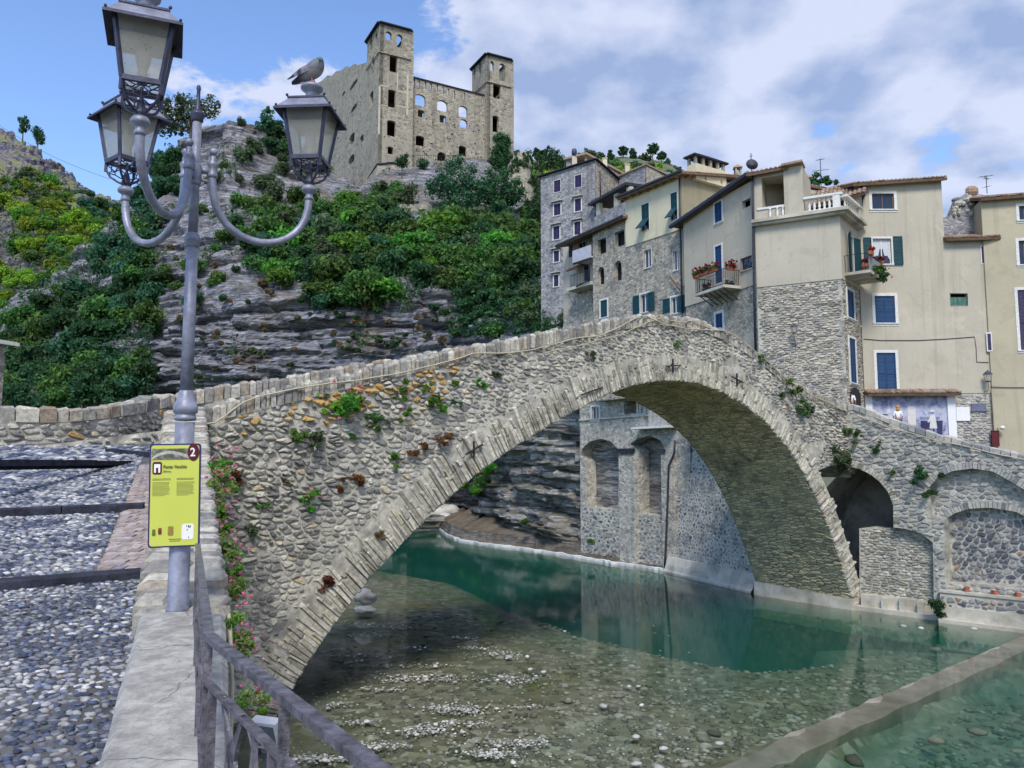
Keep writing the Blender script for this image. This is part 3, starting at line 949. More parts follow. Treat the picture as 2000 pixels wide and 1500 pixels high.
RIDGE = Surf([
 (900, [(480, 205), (430, 215), (390, 225), (360, 240), (335, 255), (318, 275)]),
 (1000, [(480, 205), (430, 215), (385, 225), (350, 240), (325, 255), (312, 275)]),
 (1060, [(480, 205), (430, 215), (385, 225), (350, 240), (328, 255), (316, 275)]),
 (1140, [(480, 205), (430, 215), (380, 225), (340, 240), (318, 255), (306, 275)]),
 (1240, [(480, 205), (430, 215), (380, 225), (340, 240), (318, 255), (304, 275)]),
 (1300, [(480, 205), (430, 215), (385, 225), (350, 240), (328, 255), (314, 275)]),
 (1340, [(480, 205), (430, 215), (395, 225), (365, 240), (348, 255), (336, 275)]),
 (1420, [(480, 205), (440, 215), (420, 225), (405, 240), (395, 255), (385, 275)]),
 (2300, [(700, 205), (660, 215), (640, 225), (620, 240), (600, 255), (585, 275)]),
])
RIDGE.build('pine_ridge', M['ridge'], 110, 40, strata(.6, .3, 1.0), 60)
M['ground'] = m_mortar('valley_soil', (.12, .13, .07), (.20, .17, .11), (.08, .10, .05), .3)
mb = MB(); mb.box(-2500, 2500, -2500, 2500, -9, -7)
tag(mb.build('ground', M['ground']), kind='structure')
def loft(rows, mb, mi=0):
 n = len(rows[0]); b = [q for r in rows for q in r]
 mb.add(b, [(j * n + i, j * n + i + 1, (j + 1) * n + i + 1, (j + 1) * n + i) for j in range(len(rows) - 1) for i in range(n - 1)], mi)
BK = [(850, 1028), (870, 1045), (900, 1057), (960, 1066), (1020, 1073), (1080, 1082), (1140, 1092), (1200, 1102), (1260, 1110), (1320, 1120), (1330, 1124)]
rows = [[], [], [], [], []]
for i in range(101):
 q = i / 100 * (len(BK) - 1)
 u = float(np.interp(q, range(len(BK)), [b[0] for b in BK])); v_ = float(np.interp(q, range(len(BK)), [b[1] for b in BK]))
 p = G(u, v_)
 dr = Vector((p.x + 30, p.y + 40, 0)).normalized() * 1.0
 n1 = noise.noise(Vector((i * .35, 1, 0))); n2 = noise.noise(Vector((i * .6, 9, 0)))
 sh = Vector((.35, 1, 0)).normalized()
 p = p + sh * n2 * .35
 for k, (b, z) in enumerate(((0, -1.5), (.02, .14 + .08 * n1), (.5 + .2 * n2, .45 + .2 * n2), (1.0 + .25 * n1, 1.05 + .35 * n1), (7.0, 2.1 + .6 * n2))):
  c = p + sh * b
  rows[k].append((c.x, c.y, z))
mb = MB(); loft(rows[1:], mb)
M['bankshelf'] = m_rock('shelf_rock', (.30, .27, .22), (.20, .185, .16), (.06, .06, .06), (.24, .20, .15), (.16, .13, .09), 3.0)
tag(mb.build('rock_shelf', M['bankshelf']), kind='structure')
mb = MB(); loft([[(a[0], a[1] - .03, -1.2) for a in rows[0]], [(a[0], a[1] - .05, a[2] + .03) for a in rows[1]], [(a[0] + .05, a[1] + .32, a[2] + .10) for a in rows[1]], [(a[0] + .1, a[1] + .5, a[2] - .1) for a in rows[1]]], mb)
tag(mb.build('pale_water_line', m_mortar('limescale_crust', (.70, .69, .66), (.82, .81, .78), (.40, .39, .37), 1.6, .6)), kind='structure')
# ------------------------------------------------------------------ foliage
def leaf_quads(mb, c, r, n, size, rng, mi=0, shell=.55, flat=1.0, rnd=None):
 for _ in range(n):
  d = Vector((rng.gauss(0, 1), rng.gauss(0, 1), rng.gauss(0, 1)))
  if d.length < 1e-3: continue
  d.normalize()
  rad = r * (shell + (1 - shell) * rng.random())
  p = Vector(c) + Vector((d.x * rad, d.y * rad, d.z * rad * flat))
  nrm = (d + Vector((rng.gauss(0, .6), rng.gauss(0, .6), rng.gauss(0.25, .6)))).normalized()
  x = nrm.orthogonal().normalized()
  a = rng.uniform(0, 6.28)
  y = nrm.cross(x)
  x, y = x * math.cos(a) + y * math.sin(a), y * math.cos(a) - x * math.sin(a)
  s = size * rng.uniform(.6, 1.4)
  x = x * s; y = y * s * .48
  m = nrm * s * .18
  k = rng.random() if rnd is None else min(1, max(0, rng.gauss(rnd, .15)))
  mb.add((p - x, p - y * 1.0 + m * .4, p + x - m, p + y + m * .4), ((0, 1, 2, 3),), mi, k)
def shrub_mesh(name, seed, leaf, r=1.0, n=700, size=.16, flat=.8, lobes=7, stems=4):
 rg = random.Random(seed)
 mb = MB()
 for i in range(lobes):
  a = rg.uniform(0, 6.28); q = rg.uniform(0, .62) * r
  z = rg.uniform(.25, 1.0) * r * flat
  rr = r * rg.uniform(.28, .5)
  leaf_quads(mb, (q * math.cos(a), q * math.sin(a), z), rr, n // lobes, size, rg, 0, .35, .85)
 for i in range(stems):
  a = rg.uniform(0, 6.28)
  e = Vector((math.cos(a) * r * .4, math.sin(a) * r * .4, r * flat * rg.uniform(.5, 1.0)))
  mb.tube([(0, 0, -.3 * r), e * .5 + Vector((0, 0, .1 * r)), e], [.035 * r, .025 * r, .01 * r], 5, 1)
 return mb.mesh(name, [leaf, M['bark']])
SHR = {k: [shrub_mesh('shrub', 100 + i * 7 + j, M[k], 1, 1400, .105, .9, 10 + i * 2) for i in range(3)] for j, k in enumerate(('leaf', 'leafdark', 'leafyel', 'leafgrey', 'leafblue', 'fresh', 'dry'))}
ADJ = {'leaf': 'mid green', 'leafdark': 'dark green', 'leafyel': 'yellow green', 'leafgrey': 'grey green', 'leafblue': 'bluish green', 'fresh': 'bright green', 'dry': 'dry brown'}
def shrub(surf, u, v, r, kind, label, group, sink=.25, squash=1.0, mesh=None):
 p = surf.at(u, v)
 me = mesh or rng.choice(SHR[kind])
 sc_ = (r * rng.uniform(.9, 1.15), r * rng.uniform(.9, 1.15), r * squash * rng.uniform(.85, 1.15)); rz = rng.uniform(0, 6.28)
 o = put('shrub', me)
 o.location = (p.x, p.y, p.z - r * sink); o.scale = sc_
 o.rotation_euler = (rng.uniform(-.15, .15), rng.uniform(-.15, .15), rz)
 tag(o, label, 'shrub', group)
 return o
def fill(poly, n, surf, rpx, kinds, label, group, where=None, mass=None, **kw):
 ins = inpoly(poly)
 x0, x1 = min(p[0] for p in poly), max(p[0] for p in poly); y0, y1 = min(p[1] for p in poly), max(p[1] for p in poly)
 got = []
 tries = 0
 while len(got) < n and tries < n * 60:
  tries += 1
  u, v_ = rng.uniform(x0, x1), rng.uniform(y0, y1)
  if not ins(u, v_): continue
  if any((u - a) ** 2 + (v_ - b) ** 2 < (rpx[0] * .5) ** 2 for a, b in got): continue
  got.append((u, v_))
  d = surf.depth(u, v_); r = rng.uniform(*rpx) * d / FPX; kd = rng.choice(kinds)
  if mass is not None:
   p = surf.at(u, v_)
   for q in range(3):
    leaf_quads(mass, (p.x + rng.uniform(-.5, .5) * r, p.y, p.z + r * rng.uniform(.1, .5)), r * .62, 60, .22 * r + .1, rng, kinds.index(kd), .3, .8)
   continue
  lb = '%s %s %s' % (('large' if r * FPX / d > sum(rpx) / 2 else 'small'), ADJ[kd], label)
  if where: lb += ' ' + where(u, v_)
  shrub(surf, u, v_, r, kd, lb, group, **kw)
BELT = [(470, 520), (500, 470), (570, 430), (640, 415), (700, 400), (760, 405), (800, 440), (900, 430), (960, 415), (1050, 425), (1055, 530), (1030, 560), (960, 545), (900, 560), (850, 570), (760, 590), (690, 600), (640, 590), (585, 560), (520, 550)]
def wb(u, v):
 a = 'at the left end' if u < 610 else 'below the tall tower' if u < 760 else 'below the curtain wall' if u < 900 else 'near the tower house'
 return ('high ' if v < 475 else 'low ') + a
fill(BELT, 100, CASTLE_HILL, (34, 56), ['leaf', 'leaf', 'leafblue', 'leafdark', 'leaf', 'fresh', 'leaf', 'leafgrey'], 'shrub in the belt under the castle,', 'shrubs in the belt below the castle', wb)
fill([(600, 590), (640, 540), (700, 590), (650, 640)], 3, CASTLE_HILL, (22, 34), ['leafblue', 'leafdark'], 'shrub hanging over the bare cliff', 'shrubs over the bare cliff')
fill([(880, 570), (1010, 545), (1020, 640), (960, 660), (900, 620)], 16, CASTLE_HILL, (24, 36), ['leafdark', 'leafdark', 'leaf'], 'ivy clump hanging down the cliff behind the bridge crown', 'ivy clumps on the cliff')
fill([(1020, 560), (1060, 540), (1110, 580), (1160, 610), (1130, 650), (1020, 640)], 12, CASTLE_HILL, (24, 38), ['leafgrey', 'leafgrey', 'leaf'], 'shrub under the stone tower house', 'shrubs under the stone tower house')
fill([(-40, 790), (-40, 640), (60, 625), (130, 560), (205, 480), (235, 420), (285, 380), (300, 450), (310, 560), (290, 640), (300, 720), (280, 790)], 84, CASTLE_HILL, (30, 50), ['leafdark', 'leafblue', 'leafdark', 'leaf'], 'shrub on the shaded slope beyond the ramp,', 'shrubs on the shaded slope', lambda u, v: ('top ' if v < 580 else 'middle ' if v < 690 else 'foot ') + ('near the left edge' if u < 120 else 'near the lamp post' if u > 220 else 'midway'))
fill([(310, 560), (430, 300), (560, 280), (640, 400), (560, 430), (470, 540), (380, 600)], 22, CASTLE_HILL, (14, 34), ['leafgrey', 'leafdark', 'leaf'], 'shrub rooted on the rocky slope behind the lamps', 'shrubs on the rocky slope', lambda u, v: 'high up' if v < 400 else 'lower down')
fill([(470, 440), (520, 380), (600, 390), (600, 450), (520, 470)], 9, CASTLE_HILL, (30, 42), ['leaf', 'leafgrey'], 'shrub seen inside the curve of the lamp bracket', 'shrubs behind the lamp bracket')
fill([(270, 420), (300, 330), (350, 270), (345, 380), (300, 440)], 12, CASTLE_HILL, (24, 38), ['leafdark', 'leafblue'], 'shrub on the left flank of the rocky crest', 'shrubs on the flank of the crest')
fill([(500, 290), (530, 250), (600, 270), (640, 340), (590, 350), (540, 330)], 12, CASTLE_HILL, (22, 34), ['leafdark', 'leaf', 'leafgrey'], 'shrub on the crest left of the castle', 'shrubs on the crest left of the castle')
fill([(700, 400), (760, 350), (800, 395), (760, 430)], 8, CASTLE_HILL, (24, 36), ['leafgrey', 'leaf'], 'shrub at the foot of the tall castle tower', 'shrubs at the foot of the castle')
fill([(905, 900), (960, 880), (975, 930), (930, 975), (900, 950)], 8, CASTLE_HILL, (15, 24), ['leaf', 'fresh', 'leafdark'], 'bush seen through the arch on the far bank', 'bushes seen through the arch')
for (u, v_, r, lb) in ((1025, 1022, 17, 'green tuft on the rock ledge seen through the arch'), (928, 1026, 12, 'small green tuft near the water seen through the arch'), (1160, 1064, 14, 'dark green tuft at the foot of the arcaded wall')):
 o = shrub(CASTLE_HILL, u, v_, r * 72 / FPX, 'leaf', lb, None, sink=.1, squash=.7)
tm = MB()
fill([(300, 470), (560, 560), (640, 640), (500, 700), (330, 640)], 26, CASTLE_HILL, (6, 13), ['leafgrey', 'dry', 'leafdark'], '', '', mass=tm)
fill([(640, 610), (880, 590), (930, 650), (700, 690), (640, 680)], 34, CASTLE_HILL, (5, 12), ['leafgrey', 'dry', 'leafdark'], '', '', mass=tm)
fill([(320, 690), (900, 640), (900, 690), (420, 740)], 20, CASTLE_HILL, (5, 10), ['leafgrey', 'dry', 'leafdark'], '', '', mass=tm)
tag(tm.build('cliff_tufts', [M['leafgrey'], M['dry'], M['leafdark']], fix=False), kind='stuff')
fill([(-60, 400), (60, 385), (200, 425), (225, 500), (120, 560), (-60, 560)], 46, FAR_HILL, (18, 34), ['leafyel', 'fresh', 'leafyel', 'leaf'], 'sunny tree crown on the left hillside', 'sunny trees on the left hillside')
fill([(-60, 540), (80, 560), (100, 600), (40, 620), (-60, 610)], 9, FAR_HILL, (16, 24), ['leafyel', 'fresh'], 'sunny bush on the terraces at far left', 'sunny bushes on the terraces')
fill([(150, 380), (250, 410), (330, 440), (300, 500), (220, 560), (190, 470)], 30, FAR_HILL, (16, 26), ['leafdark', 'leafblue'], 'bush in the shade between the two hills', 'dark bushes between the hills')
shrub(FAR_HILL, 95, 364, 3.0, 'fresh', 'tall pale green bush on the left hillside below the bare ridge', None, squash=1.7)
sm_ = MB()
fill([(-60, 375), (60, 335), (150, 380), (250, 420), (270, 480), (200, 560), (120, 580), (80, 500), (60, 390)], 520, FAR_HILL, (6, 15), ['leafgrey', 'leaf', 'leafyel', 'fresh', 'leafgrey2', 'leafyel2'], '', '', mass=sm_)
tag(sm_.build('hillside_bushes', [M['leafgrey'], M['leaf'], M['leafyel'], M['fresh'], M['leafgrey'], M['leafyel']], fix=False), kind='stuff')
gmb = MB()
rg = random.Random(5)
for k in range(9000):
 u, v_ = rg.uniform(-80, 330), rg.uniform(330, 640)
 if v_ < FAR_HILL.top(u) + 8: continue
 p = FAR_HILL.at(u, v_)
 leaf_quads(gmb, (p.x, p.y, p.z + .2), .5, 1, .42, rg, 0)
tag(gmb.build('hillside_scrub', M['leafgrey'], fix=False), kind='stuff')
gmb = MB()
for k in range(16000):
 u, v_ = rg.uniform(-60, 1120), rg.uniform(270, 800)
 if v_ < CASTLE_HILL.top(u) + 6: continue
 dens = noise.noise(Vector((u * .012, v_ * .025, 2)))
 green = inpoly(BELT)(u, v_) or (u < 300 and v_ > 420) or (u > 880 and u < 1110 and 540 < v_ < 660)
 if not green and (dens < .22 or (v_ > 540 and dens < .5)): continue
 p = CASTLE_HILL.at(u, v_)
 for q in range(3):
  leaf_quads(gmb, (p.x, p.y - .5, p.z + .3), .7, 1, .26, rg, 0 if green else 1)
tag(gmb.build('undergrowth', [M['leafdark'], M['leafgrey']], fix=False), kind='stuff')
def tree(name, p, h, crown, label, group=None, tr=.12, lobes=((0, 0, .7, .5),), n=1200, size=.3, trunk_mat=None, lean=0.0, seed=0):
 """trunk with limbs, and a crown of many leaf sprays; lobes are (x, y, height, radius) in units of h"""
 rg = random.Random(seed + int(p.x * 13))
 t_ = thing(name, label, 'tree', tuple(p), group)
 mb = MB()
 top = max(q[2] for q in lobes) * h
 mb.tube([(0, 0, -1.5), (lean * .3 * h, 0, h * .3), (lean * h * .7, 0, top * .8), (lean * h, 0, top)], [tr * h * .35, tr * h * .26, tr * h * .14, tr * h * .05], 7)
 for (x, y, z, r) in lobes:
  mb.tube([(lean * h * .5, 0, max(.15, z - r) * h * .7), (x * h * .6, y * h * .6, z * h * .85), (x * h, y * h, z * h)], [tr * h * .14, tr * h * .08, tr * h * .03], 5)
 put('trunk', mb.mesh('trunk', M['bark'] if trunk_mat is None else trunk_mat), t_, True)
 mb = MB()
 tot = sum(q[3] ** 2 for q in lobes)
 for (x, y, z, r) in lobes:
  leaf_quads(mb, (x * h, y * h, z * h), r * h, int(n * r * r / tot), size, rg, 0, .45, .9)
  for q in range(5):
   a, b = rg.uniform(0, 6.28), rg.uniform(-.4, 1)
   leaf_quads(mb, (x * h + math.cos(a) * r * h * .8, y * h + math.sin(a) * r * h * .8, z * h + b * r * h * .7), r * h * .38, int(n * r * r / tot * .14), size, rg, 0, .2)
 put('crown', mb.mesh('crown', M[crown]), t_, True)
 return t_
def blobs(rg, n, spread, z0, z1, r0, r1):
 return [(rg.uniform(-spread, spread), rg.uniform(-spread, spread), rg.uniform(z0, z1), rg.uniform(r0, r1)) for _ in range(n)]
rg = random.Random(21)
RP = [(1048, 322, 30, 'p'), (1062, 318, 24, 'c'), (1030, 325, 26, 'c'), (1090, 330, 26, 'p'), (1012, 318, 22, 'p'), (1150, 316, 26, 'b'), (1170, 318, 22, 'b'), (1192, 320, 26, 'c'), (1217, 322, 34, 'p'), (1236, 318, 28, 'c'), (1258, 322, 24, 'b'), (1275, 322, 38, 'p'), (1292, 330, 32, 'p'), (1304, 334, 24, 'c'), (1318, 345, 22, 'b'), (1132, 318, 18, 'c')]
for i, (u, v_, hp, k) in enumerate(RP):
 d = 268
 p = P(u, v_, d); h = hp * 1.15 * d / FPX
 lb = {'p': [(0, 0, .82, .2), (.1, 0, .7, .2), (-.1, .05, .66, .16)], 'c': [(0, 0, .85, .12), (0, 0, .62, .2), (.03, 0, .4, .24)], 'b': [(0, 0, .55, .36), (.25, 0, .5, .28), (-.2, .1, .5, .26)]}[k]
 tree('pine_tree', p, h, 'leafdark' if k != 'b' else 'leafgrey', {'p': 'flat topped pine on the ridge behind the old houses', 'c': 'narrow conical pine on the ridge behind the old houses', 'b': 'broad bushy tree on the ridge behind the old houses'}[k], 'trees on the ridge', .1, lb, 420, .45, seed=i)
rm = MB()
fill([(1000, 325), (1140, 318), (1300, 325), (1340, 370), (1200, 420), (1000, 420)], 330, RIDGE, (9, 16), ['leafgrey', 'leaf', 'leafyel'], '', '', mass=rm)
tag(rm.build('ridge_bushes', [M['leafgrey'], M['leaf'], M['leafyel']], fix=False), kind='stuff')
tree('pine_tree', P(44, 272, 284), 8.5, 'leafdark', 'taller dark pine on the bare rocky skyline at far left', None, .09, [(0, 0, .8, .22), (.06, 0, .55, .2), (-.05, 0, .4, .16)], 500, .4, seed=3)
tree('pine_tree', P(73, 296, 284), 9.5, 'leafdark', 'leaning dark pine lower on the rocky skyline at far left', None, .09, [(-.05, 0, .8, .24), (.04, 0, .6, .24), (.08, 0, .4, .16)], 600, .4, lean=-.05, seed=4)
tree('oak_tree', P(372, 268, 122), 7.6, 'leafgrey', 'broad loose tree growing on the crest behind the lamp post', None, .1, [(-.42, 0, .5, .3), (0, 0, .62, .34), (.35, 0, .6, .26), (-.2, .1, .3, .26), (-.55, 0, .2, .24)], 1500, .3, seed=5)
shrub(CASTLE_HILL, 474, 246, 1.1, 'leafgrey', 'small spiky plant on top of the rocky crest', None, sink=0)
tree('olive_tree', P(520, 262, 126), 4.4, 'leafblue', 'feathery young tree beside the crest, left of the castle', None, .08, [(0, 0, .75, .25), (.05, 0, .5, .3), (-.1, 0, .3, .3)], 420, .3, seed=7)
tree('oak_tree', P(892, 425, 113), 8.6, 'leafblue', 'big pale blue green tree covering the castle foundations', None, .1, [(0, 0, .68, .34), (-.3, 0, .52, .28), (.3, 0, .5, .3), (.05, -.1, .25, .34), (-.15, 0, .1, .25)], 3200, .24, seed=8)
tree('oak_tree', P(975, 420, 116), 7.4, 'leafdark', 'dark tree below the shorter castle tower', None, .1, [(0, 0, .62, .34), (-.25, 0, .45, .3), (.3, 0, .45, .3), (0, 0, .2, .3)], 2300, .24, seed=9)
tree('oak_tree', P(785, 330, 126), 2.5, 'leafdark', 'small dark bush like tree on the castle terrace', None, .1, [(0, 0, .5, .5)], 400, .22, seed=10)
tree('oak_tree', P(825, 332, 130), 2.2, 'leafblue', 'little bush like tree beside the big tree on the castle terrace', None, .1, [(0, 0, .5, .5)], 300, .22, seed=11)
tree('cypress_tree', P(1052, 440, 110), 10.5, 'leafdark', 'thin dark ivy clad tree beside the stone tower house', None, .07, [(0, 0, .95, .05), (.02, 0, .8, .07), (-.03, 0, .62, .09), (.05, 0, .45, .13), (0, 0, .25, .2), (0, 0, .1, .22)], 1500, .22, seed=12)
tree('cypress_tree', P(1078, 342, 118), 4.6, 'leafdark', 'rounded dark conifer behind the roof of the stone tower house', None, .1, [(0, 0, .75, .25), (.2, 0, .5, .32), (-.25, 0, .42, .32)], 900, .2, seed=13)
# ------------------------------------------------------------------ the bridge
rng = random.Random(11)
L0, N0 = G(540, 1397), G(1668, 1190)
FB = Fac((L0.x, L0.y), (N0.x, N0.y))
WID = 5.9
FF = Fac((L0.x - FB.n.x * WID, L0.y - FB.n.y * WID), (N0.x - FB.n.x * WID, N0.y - FB.n.y * WID))
IPX = [(540, 1397), (580, 1318), (620, 1257), (700, 1152), (780, 1062), (850, 995), (925, 925), (1000, 873), (1080, 827), (1150, 783), (1230, 750), (1310, 737), (1390, 752), (1450, 786), (1500, 826), (1545, 880), (1580, 942), (1612, 1015), (1642, 1100), (1668, 1190)]
I = [FB.px(*q) for q in IPX]
def smooth_line(L, it=2):
 for _ in range(it):
  L = [L[0]] + [((L[i - 1][0] + 2 * L[i][0] + L[i + 1][0]) / 4, (L[i - 1][1] + 2 * L[i][1] + L[i + 1][1]) / 4) for i in range(1, len(L) - 1)] + [L[-1]]
 return L
def resample(L, step):
 d = [0]
 for i in range(1, len(L)): d.append(d[-1] + math.dist(L[i], L[i - 1]))
 n = max(2, int(d[-1] / step))
 ts = np.linspace(0, d[-1], n + 1)
 cols = [np.interp(ts, d, [q[k] for q in L]) for k in range(len(L[0]))]
 return [tuple(float(c[i]) for c in cols) for i in range(n + 1)]
I = resample(smooth_line(resample(I, 1.0), 3), .5)
I = [(I[0][0] - .25, -1.2)] + I + [(I[-1][0] + .15, -1.2)]
def offs(L, d):
 out = []
 for i in range(len(L)):
  a, b = L[max(0, i - 1)], L[min(len(L) - 1, i + 1)]
  tx, tz = b[0] - a[0], b[1] - a[1]
  k = math.hypot(tx, tz)
  out.append((L[i][0] - tz / k * d, L[i][1] + tx / k * d))
 return out
RING = 1.12
def rw(i): return interp([0, .12, .35, .5, .7, 1], [1.3, 1.3, 1.2, 1.1, 1.1, 1.0], i / len(I))
E = [offs(I, rw(i))[i] for i in range(len(I))]
TPX = [(340, 806), (385, 795), (500, 769), (640, 736), (800, 701), (960, 668), (1100, 640), (1200, 621), (1280, 611), (1350, 618), (1420, 646), (1480, 686), (1540, 737), (1600, 770), (1668, 789)]
TOP = [FB.px(*q) for q in TPX]
TOP = [(-14, TOP[0][1] - (TOP[0][0] + 14) * .16)] + TOP
TS, TZ = [q[0] for q in TOP], [q[1] for q in TOP]
def ztop(s): return interp(TS, TZ, s)
FPX_ = [(330, 769), (420, 756), (560, 734), (700, 711), (850, 686), (1000, 661), (1120, 641)]
FT = [FF.px(*q) for q in FPX_]
FT = [q for q in FT if q[0] < 15] + [(s, ztop(s)) for s in (17, 20, 23, 26, 28, FB.L)]
FS, FZ = [q[0] for q in FT], [q[1] for q in FT]
def ftop(s): return interp(FS, FZ, s)
COP = .52
bridge = thing('stone_bridge', 'steep humpbacked stone footbridge with one great arch over the green river', 'bridge', (L0.x, L0.y, 0))
SL = -12.0
top_line = [(s, ztop(s) - COP + .05) for s in np.linspace(SL, FB.L + .6, 70)]
Er = [q for q in E if q[1] > -1.2]
outl = [(SL, -1.2)] + top_line[0:] + []
SPAN = [(SL, -1.2)] + [(SL, top_line[0][1])] + top_line[1:] + [(FB.L + .6, 6.9)]
NICHE = [FB.px(*q) for q in ((1668, 925), (1650, 912), (1625, 908), (1600, 918))]
SPAN += [(FB.L + .6, NICHE[0][1])] + NICHE
cut = min(range(len(E)), key=lambda i: (abs(E[i][1] - NICHE[-1][1]) if E[i][0] > 15 else 99))
SPAN += [E[i] for i in range(cut, 0, -1)] + [(E[0][0], -1.2)]
mb = MB()
tri = tessellate_polygon([[Vector((p[0], p[1], 0)) for p in SPAN]])
mb.add([FB.p3(s, z, 0) for s, z in SPAN], [tuple(q) for q in tri])
mb.add([FF.p3(s, z, 0) for s, z in SPAN], [tuple(q) for q in tri])
for i in range(len(SPAN)):
 a, b = SPAN[i], SPAN[(i + 1) % len(SPAN)]
 if a[0] > 10 and a[1] < ztop(a[0]) - 2.6 and b[0] < FB.L:
  mb.quad(FB.p3(a[0], a[1], 0), FB.p3(b[0], b[1], 0), FB.p3(b[0], b[1], -WID), FB.p3(a[0], a[1], -WID))
mb.build('spandrel_wall', M['mortar'], bridge, fix=False)
mb = MB()
for i in range(len(I) - 1):
 mb.quad(FB.p3(*I[i], .02), FB.p3(*I[i + 1], .02), FB.p3(*E[i + 1], .02), FB.p3(*E[i], .02))
 mb.quad(FF.p3(*I[i], 0), FF.p3(*I[i + 1], 0), FF.p3(*E[i + 1], 0), FF.p3(*E[i], 0))
 mb.quad(FB.p3(*E[i], .02), FB.p3(*E[i + 1], .02), FB.p3(*E[i + 1], -WID), FB.p3(*E[i], -WID))
mb.build('arch_ring', M['mortar'], bridge, fix=False)
mb = MB()
for i in range(len(I) - 1):
 mb.quad(FB.p3(*I[i], .02), FB.p3(*I[i + 1], .02), FB.p3(*I[i + 1], -WID), FB.p3(*I[i], -WID))
mb.build('vault', M['soffmortar'], bridge, smooth=True, fix=False)
D = [0]
for i in range(1, len(I)): D.append(D[-1] + math.dist(I[i], I[i - 1]))
Nn = offs([(0, 0)] + I, 1)[1:]
def arc(a, r):
 """point at arc length a, r metres outside the intrados, and its (s, z)"""
 s, z = interp(D, [q[0] for q in I], a), interp(D, [q[1] for q in I], a)
 s2, z2 = interp(D, [q[0] for q in E], a), interp(D, [q[1] for q in E], a)
 k = r / RING
 return (s + (s2 - s) * k, z + (z2 - z) * k)
a = .3
bed = 0
while a < D[-1] - .3:
 wd_ = rng.uniform(.07, .18)
 r1 = RING * rng.uniform(.55, 1.06)
 r0 = rng.uniform(-.03, .04)
 sk_ = rng.uniform(-.05, .05)
 cut_ = RING * rng.uniform(.28, .7); q_ = rng.random()
 segs = [(r0, r1 + .1)] if q_ < .25 else [(r0, cut_)] if q_ < .5 else [(r0, cut_), (cut_ + .04, max(cut_ + .2, RING * rng.uniform(.6, 1.2)))]
 for (ra, rb) in segs:
  m = MB()
  g = .013
  q = [arc(a + g, ra), arc(a + wd_ - g, ra + rng.uniform(-.03, .03)), arc(a + wd_ - g + sk_, rb), arc(a + g + sk_, rb + rng.uniform(-.06, .06))]
  h = rng.uniform(.01, .11)
  hs = [h * rng.uniform(.7, 1.2) for _ in range(4)]
  c = (sum(p[0] for p in q) / 4, sum(p[1] for p in q) / 4)
  lo = [FB.p3(p[0], p[1], -.12) for p in q]
  mid = [FB.p3(p[0], p[1], hs[k] * .6) for k, p in enumerate(q)]
  hi = [FB.p3(p[0] + (c[0] - p[0]) * .16, p[1] + (c[1] - p[1]) * .10, hs[k] + .02) for k, p in enumerate(q)]
  m.add(lo + mid + hi, [(0, 1, 5, 4), (1, 2, 6, 5), (2, 3, 7, 6), (3, 0, 4, 7), (4, 5, 9, 8), (5, 6, 10, 9), (6, 7, 11, 10), (7, 4, 8, 11), (8, 9, 10, 11)], 0, rng.random())
  bed += 1
  put('voussoir', m.mesh('voussoir', M['vouss']), bridge)
 a += wd_
ins = inpoly(SPAN)
def ok_cell(poly, inside, drop=None):
 cx = sum(p[0] for p in poly) / len(poly); cy = sum(p[1] for p in poly) / len(poly)
 if not inside(cx, cy): return None
 for k in (1, .8, .6, .42):
  q = [(cx + (p[0] - cx) * k, cy + (p[1] - cy) * k) for p in poly]
  if all(inside(*p) for p in q): return q
 return None
def near_arch(s, z):
 return min(math.dist((s, z), E[i]) for i in range(0, len(E), 3))
zone1 = lambda s, z: ins(s, z) and s < 9.5
zone2 = lambda s, z: ins(s, z) and s >= 9.5
pol = []
for q in cells(-9.5, 9.6, -.6, 13.6, .29, .165, rng, .46, zone1) + cells(9.5, FB.L + .5, 6, 13.6, .28, .15, rng, .46, zone2):
 k = ok_cell(q, ins)
 if not k: continue
 cx_, cz_ = k[0]
 na_ = near_arch(cx_, cz_)
 nn = noise.noise(Vector((cx_ * .55, cz_ * .55, 4)))
 if nn > .30 + .14 * na_ or rng.random() < .03: continue      # patches where render covers the stones
 if rng.random() < .16:                                         # some stones are nearly drowned in mortar
  c0 = (sum(p[0] for p in k) / len(k), sum(p[1] for p in k) / len(k)); f_ = rng.uniform(.6, .85)
  k = [(c0[0] + (p[0] - c0[0]) * f_, c0[1] + (p[1] - c0[1]) * f_) for p in k]
 pol.append(k)
YEL = [FB.px(*q) for q in ((560, 775), (620, 765), (700, 750), (780, 738), (850, 724), (460, 800), (640, 790))]
def face_rnd(s, z):
 d = min(math.dist((s, z), y) for y in YEL)
 if d < 1.1 and rng.random() < .55 * (1.25 - d): return rng.uniform(.9, 1)
 return rng.random() * .9
def face_h(s, z):
 return .45 + .75 * min(1, max(0, (near_arch(s, z) - .6) / 2.2))
def face_key(poly):
 cx = sum(p[0] for p in poly) / len(poly); cy = sum(p[1] for p in poly) / len(poly)
 q = FB.p3(cx, cy)
 u = q.x / q.y * FPX + 1000
 ar = abs(sum(poly[i][0] * poly[(i + 1) % len(poly)][1] - poly[(i + 1) % len(poly)][0] * poly[i][1] for i in range(len(poly))))
 return -ar / q.y ** 2 if u > 395 else 0
lay(pol, FB.p3, bridge, M['face'], rng, .012, (.03, .125), 300, 'rubble_stone', 'rubble_stonework', face_rnd, True, face_key, face_h)
pol = cells(.4, D[-1] - .3, .05, WID - .05, .17, .44, rng, .34)
def vmap(a, b, o):
 s, z = arc(a, -o)
 return FB.p3(s, z, -b)
pol = [p for p in pol if sum(q[0] for q in p) / len(p) > D[-1] * .42]
lay(pol, vmap, bridge, M['soffit'], rng, .012, (.015, .06), 0, 'vault_stone', 'vault_stonework')
mb = MB()
ss = np.linspace(SL, FB.L + .6, 90)
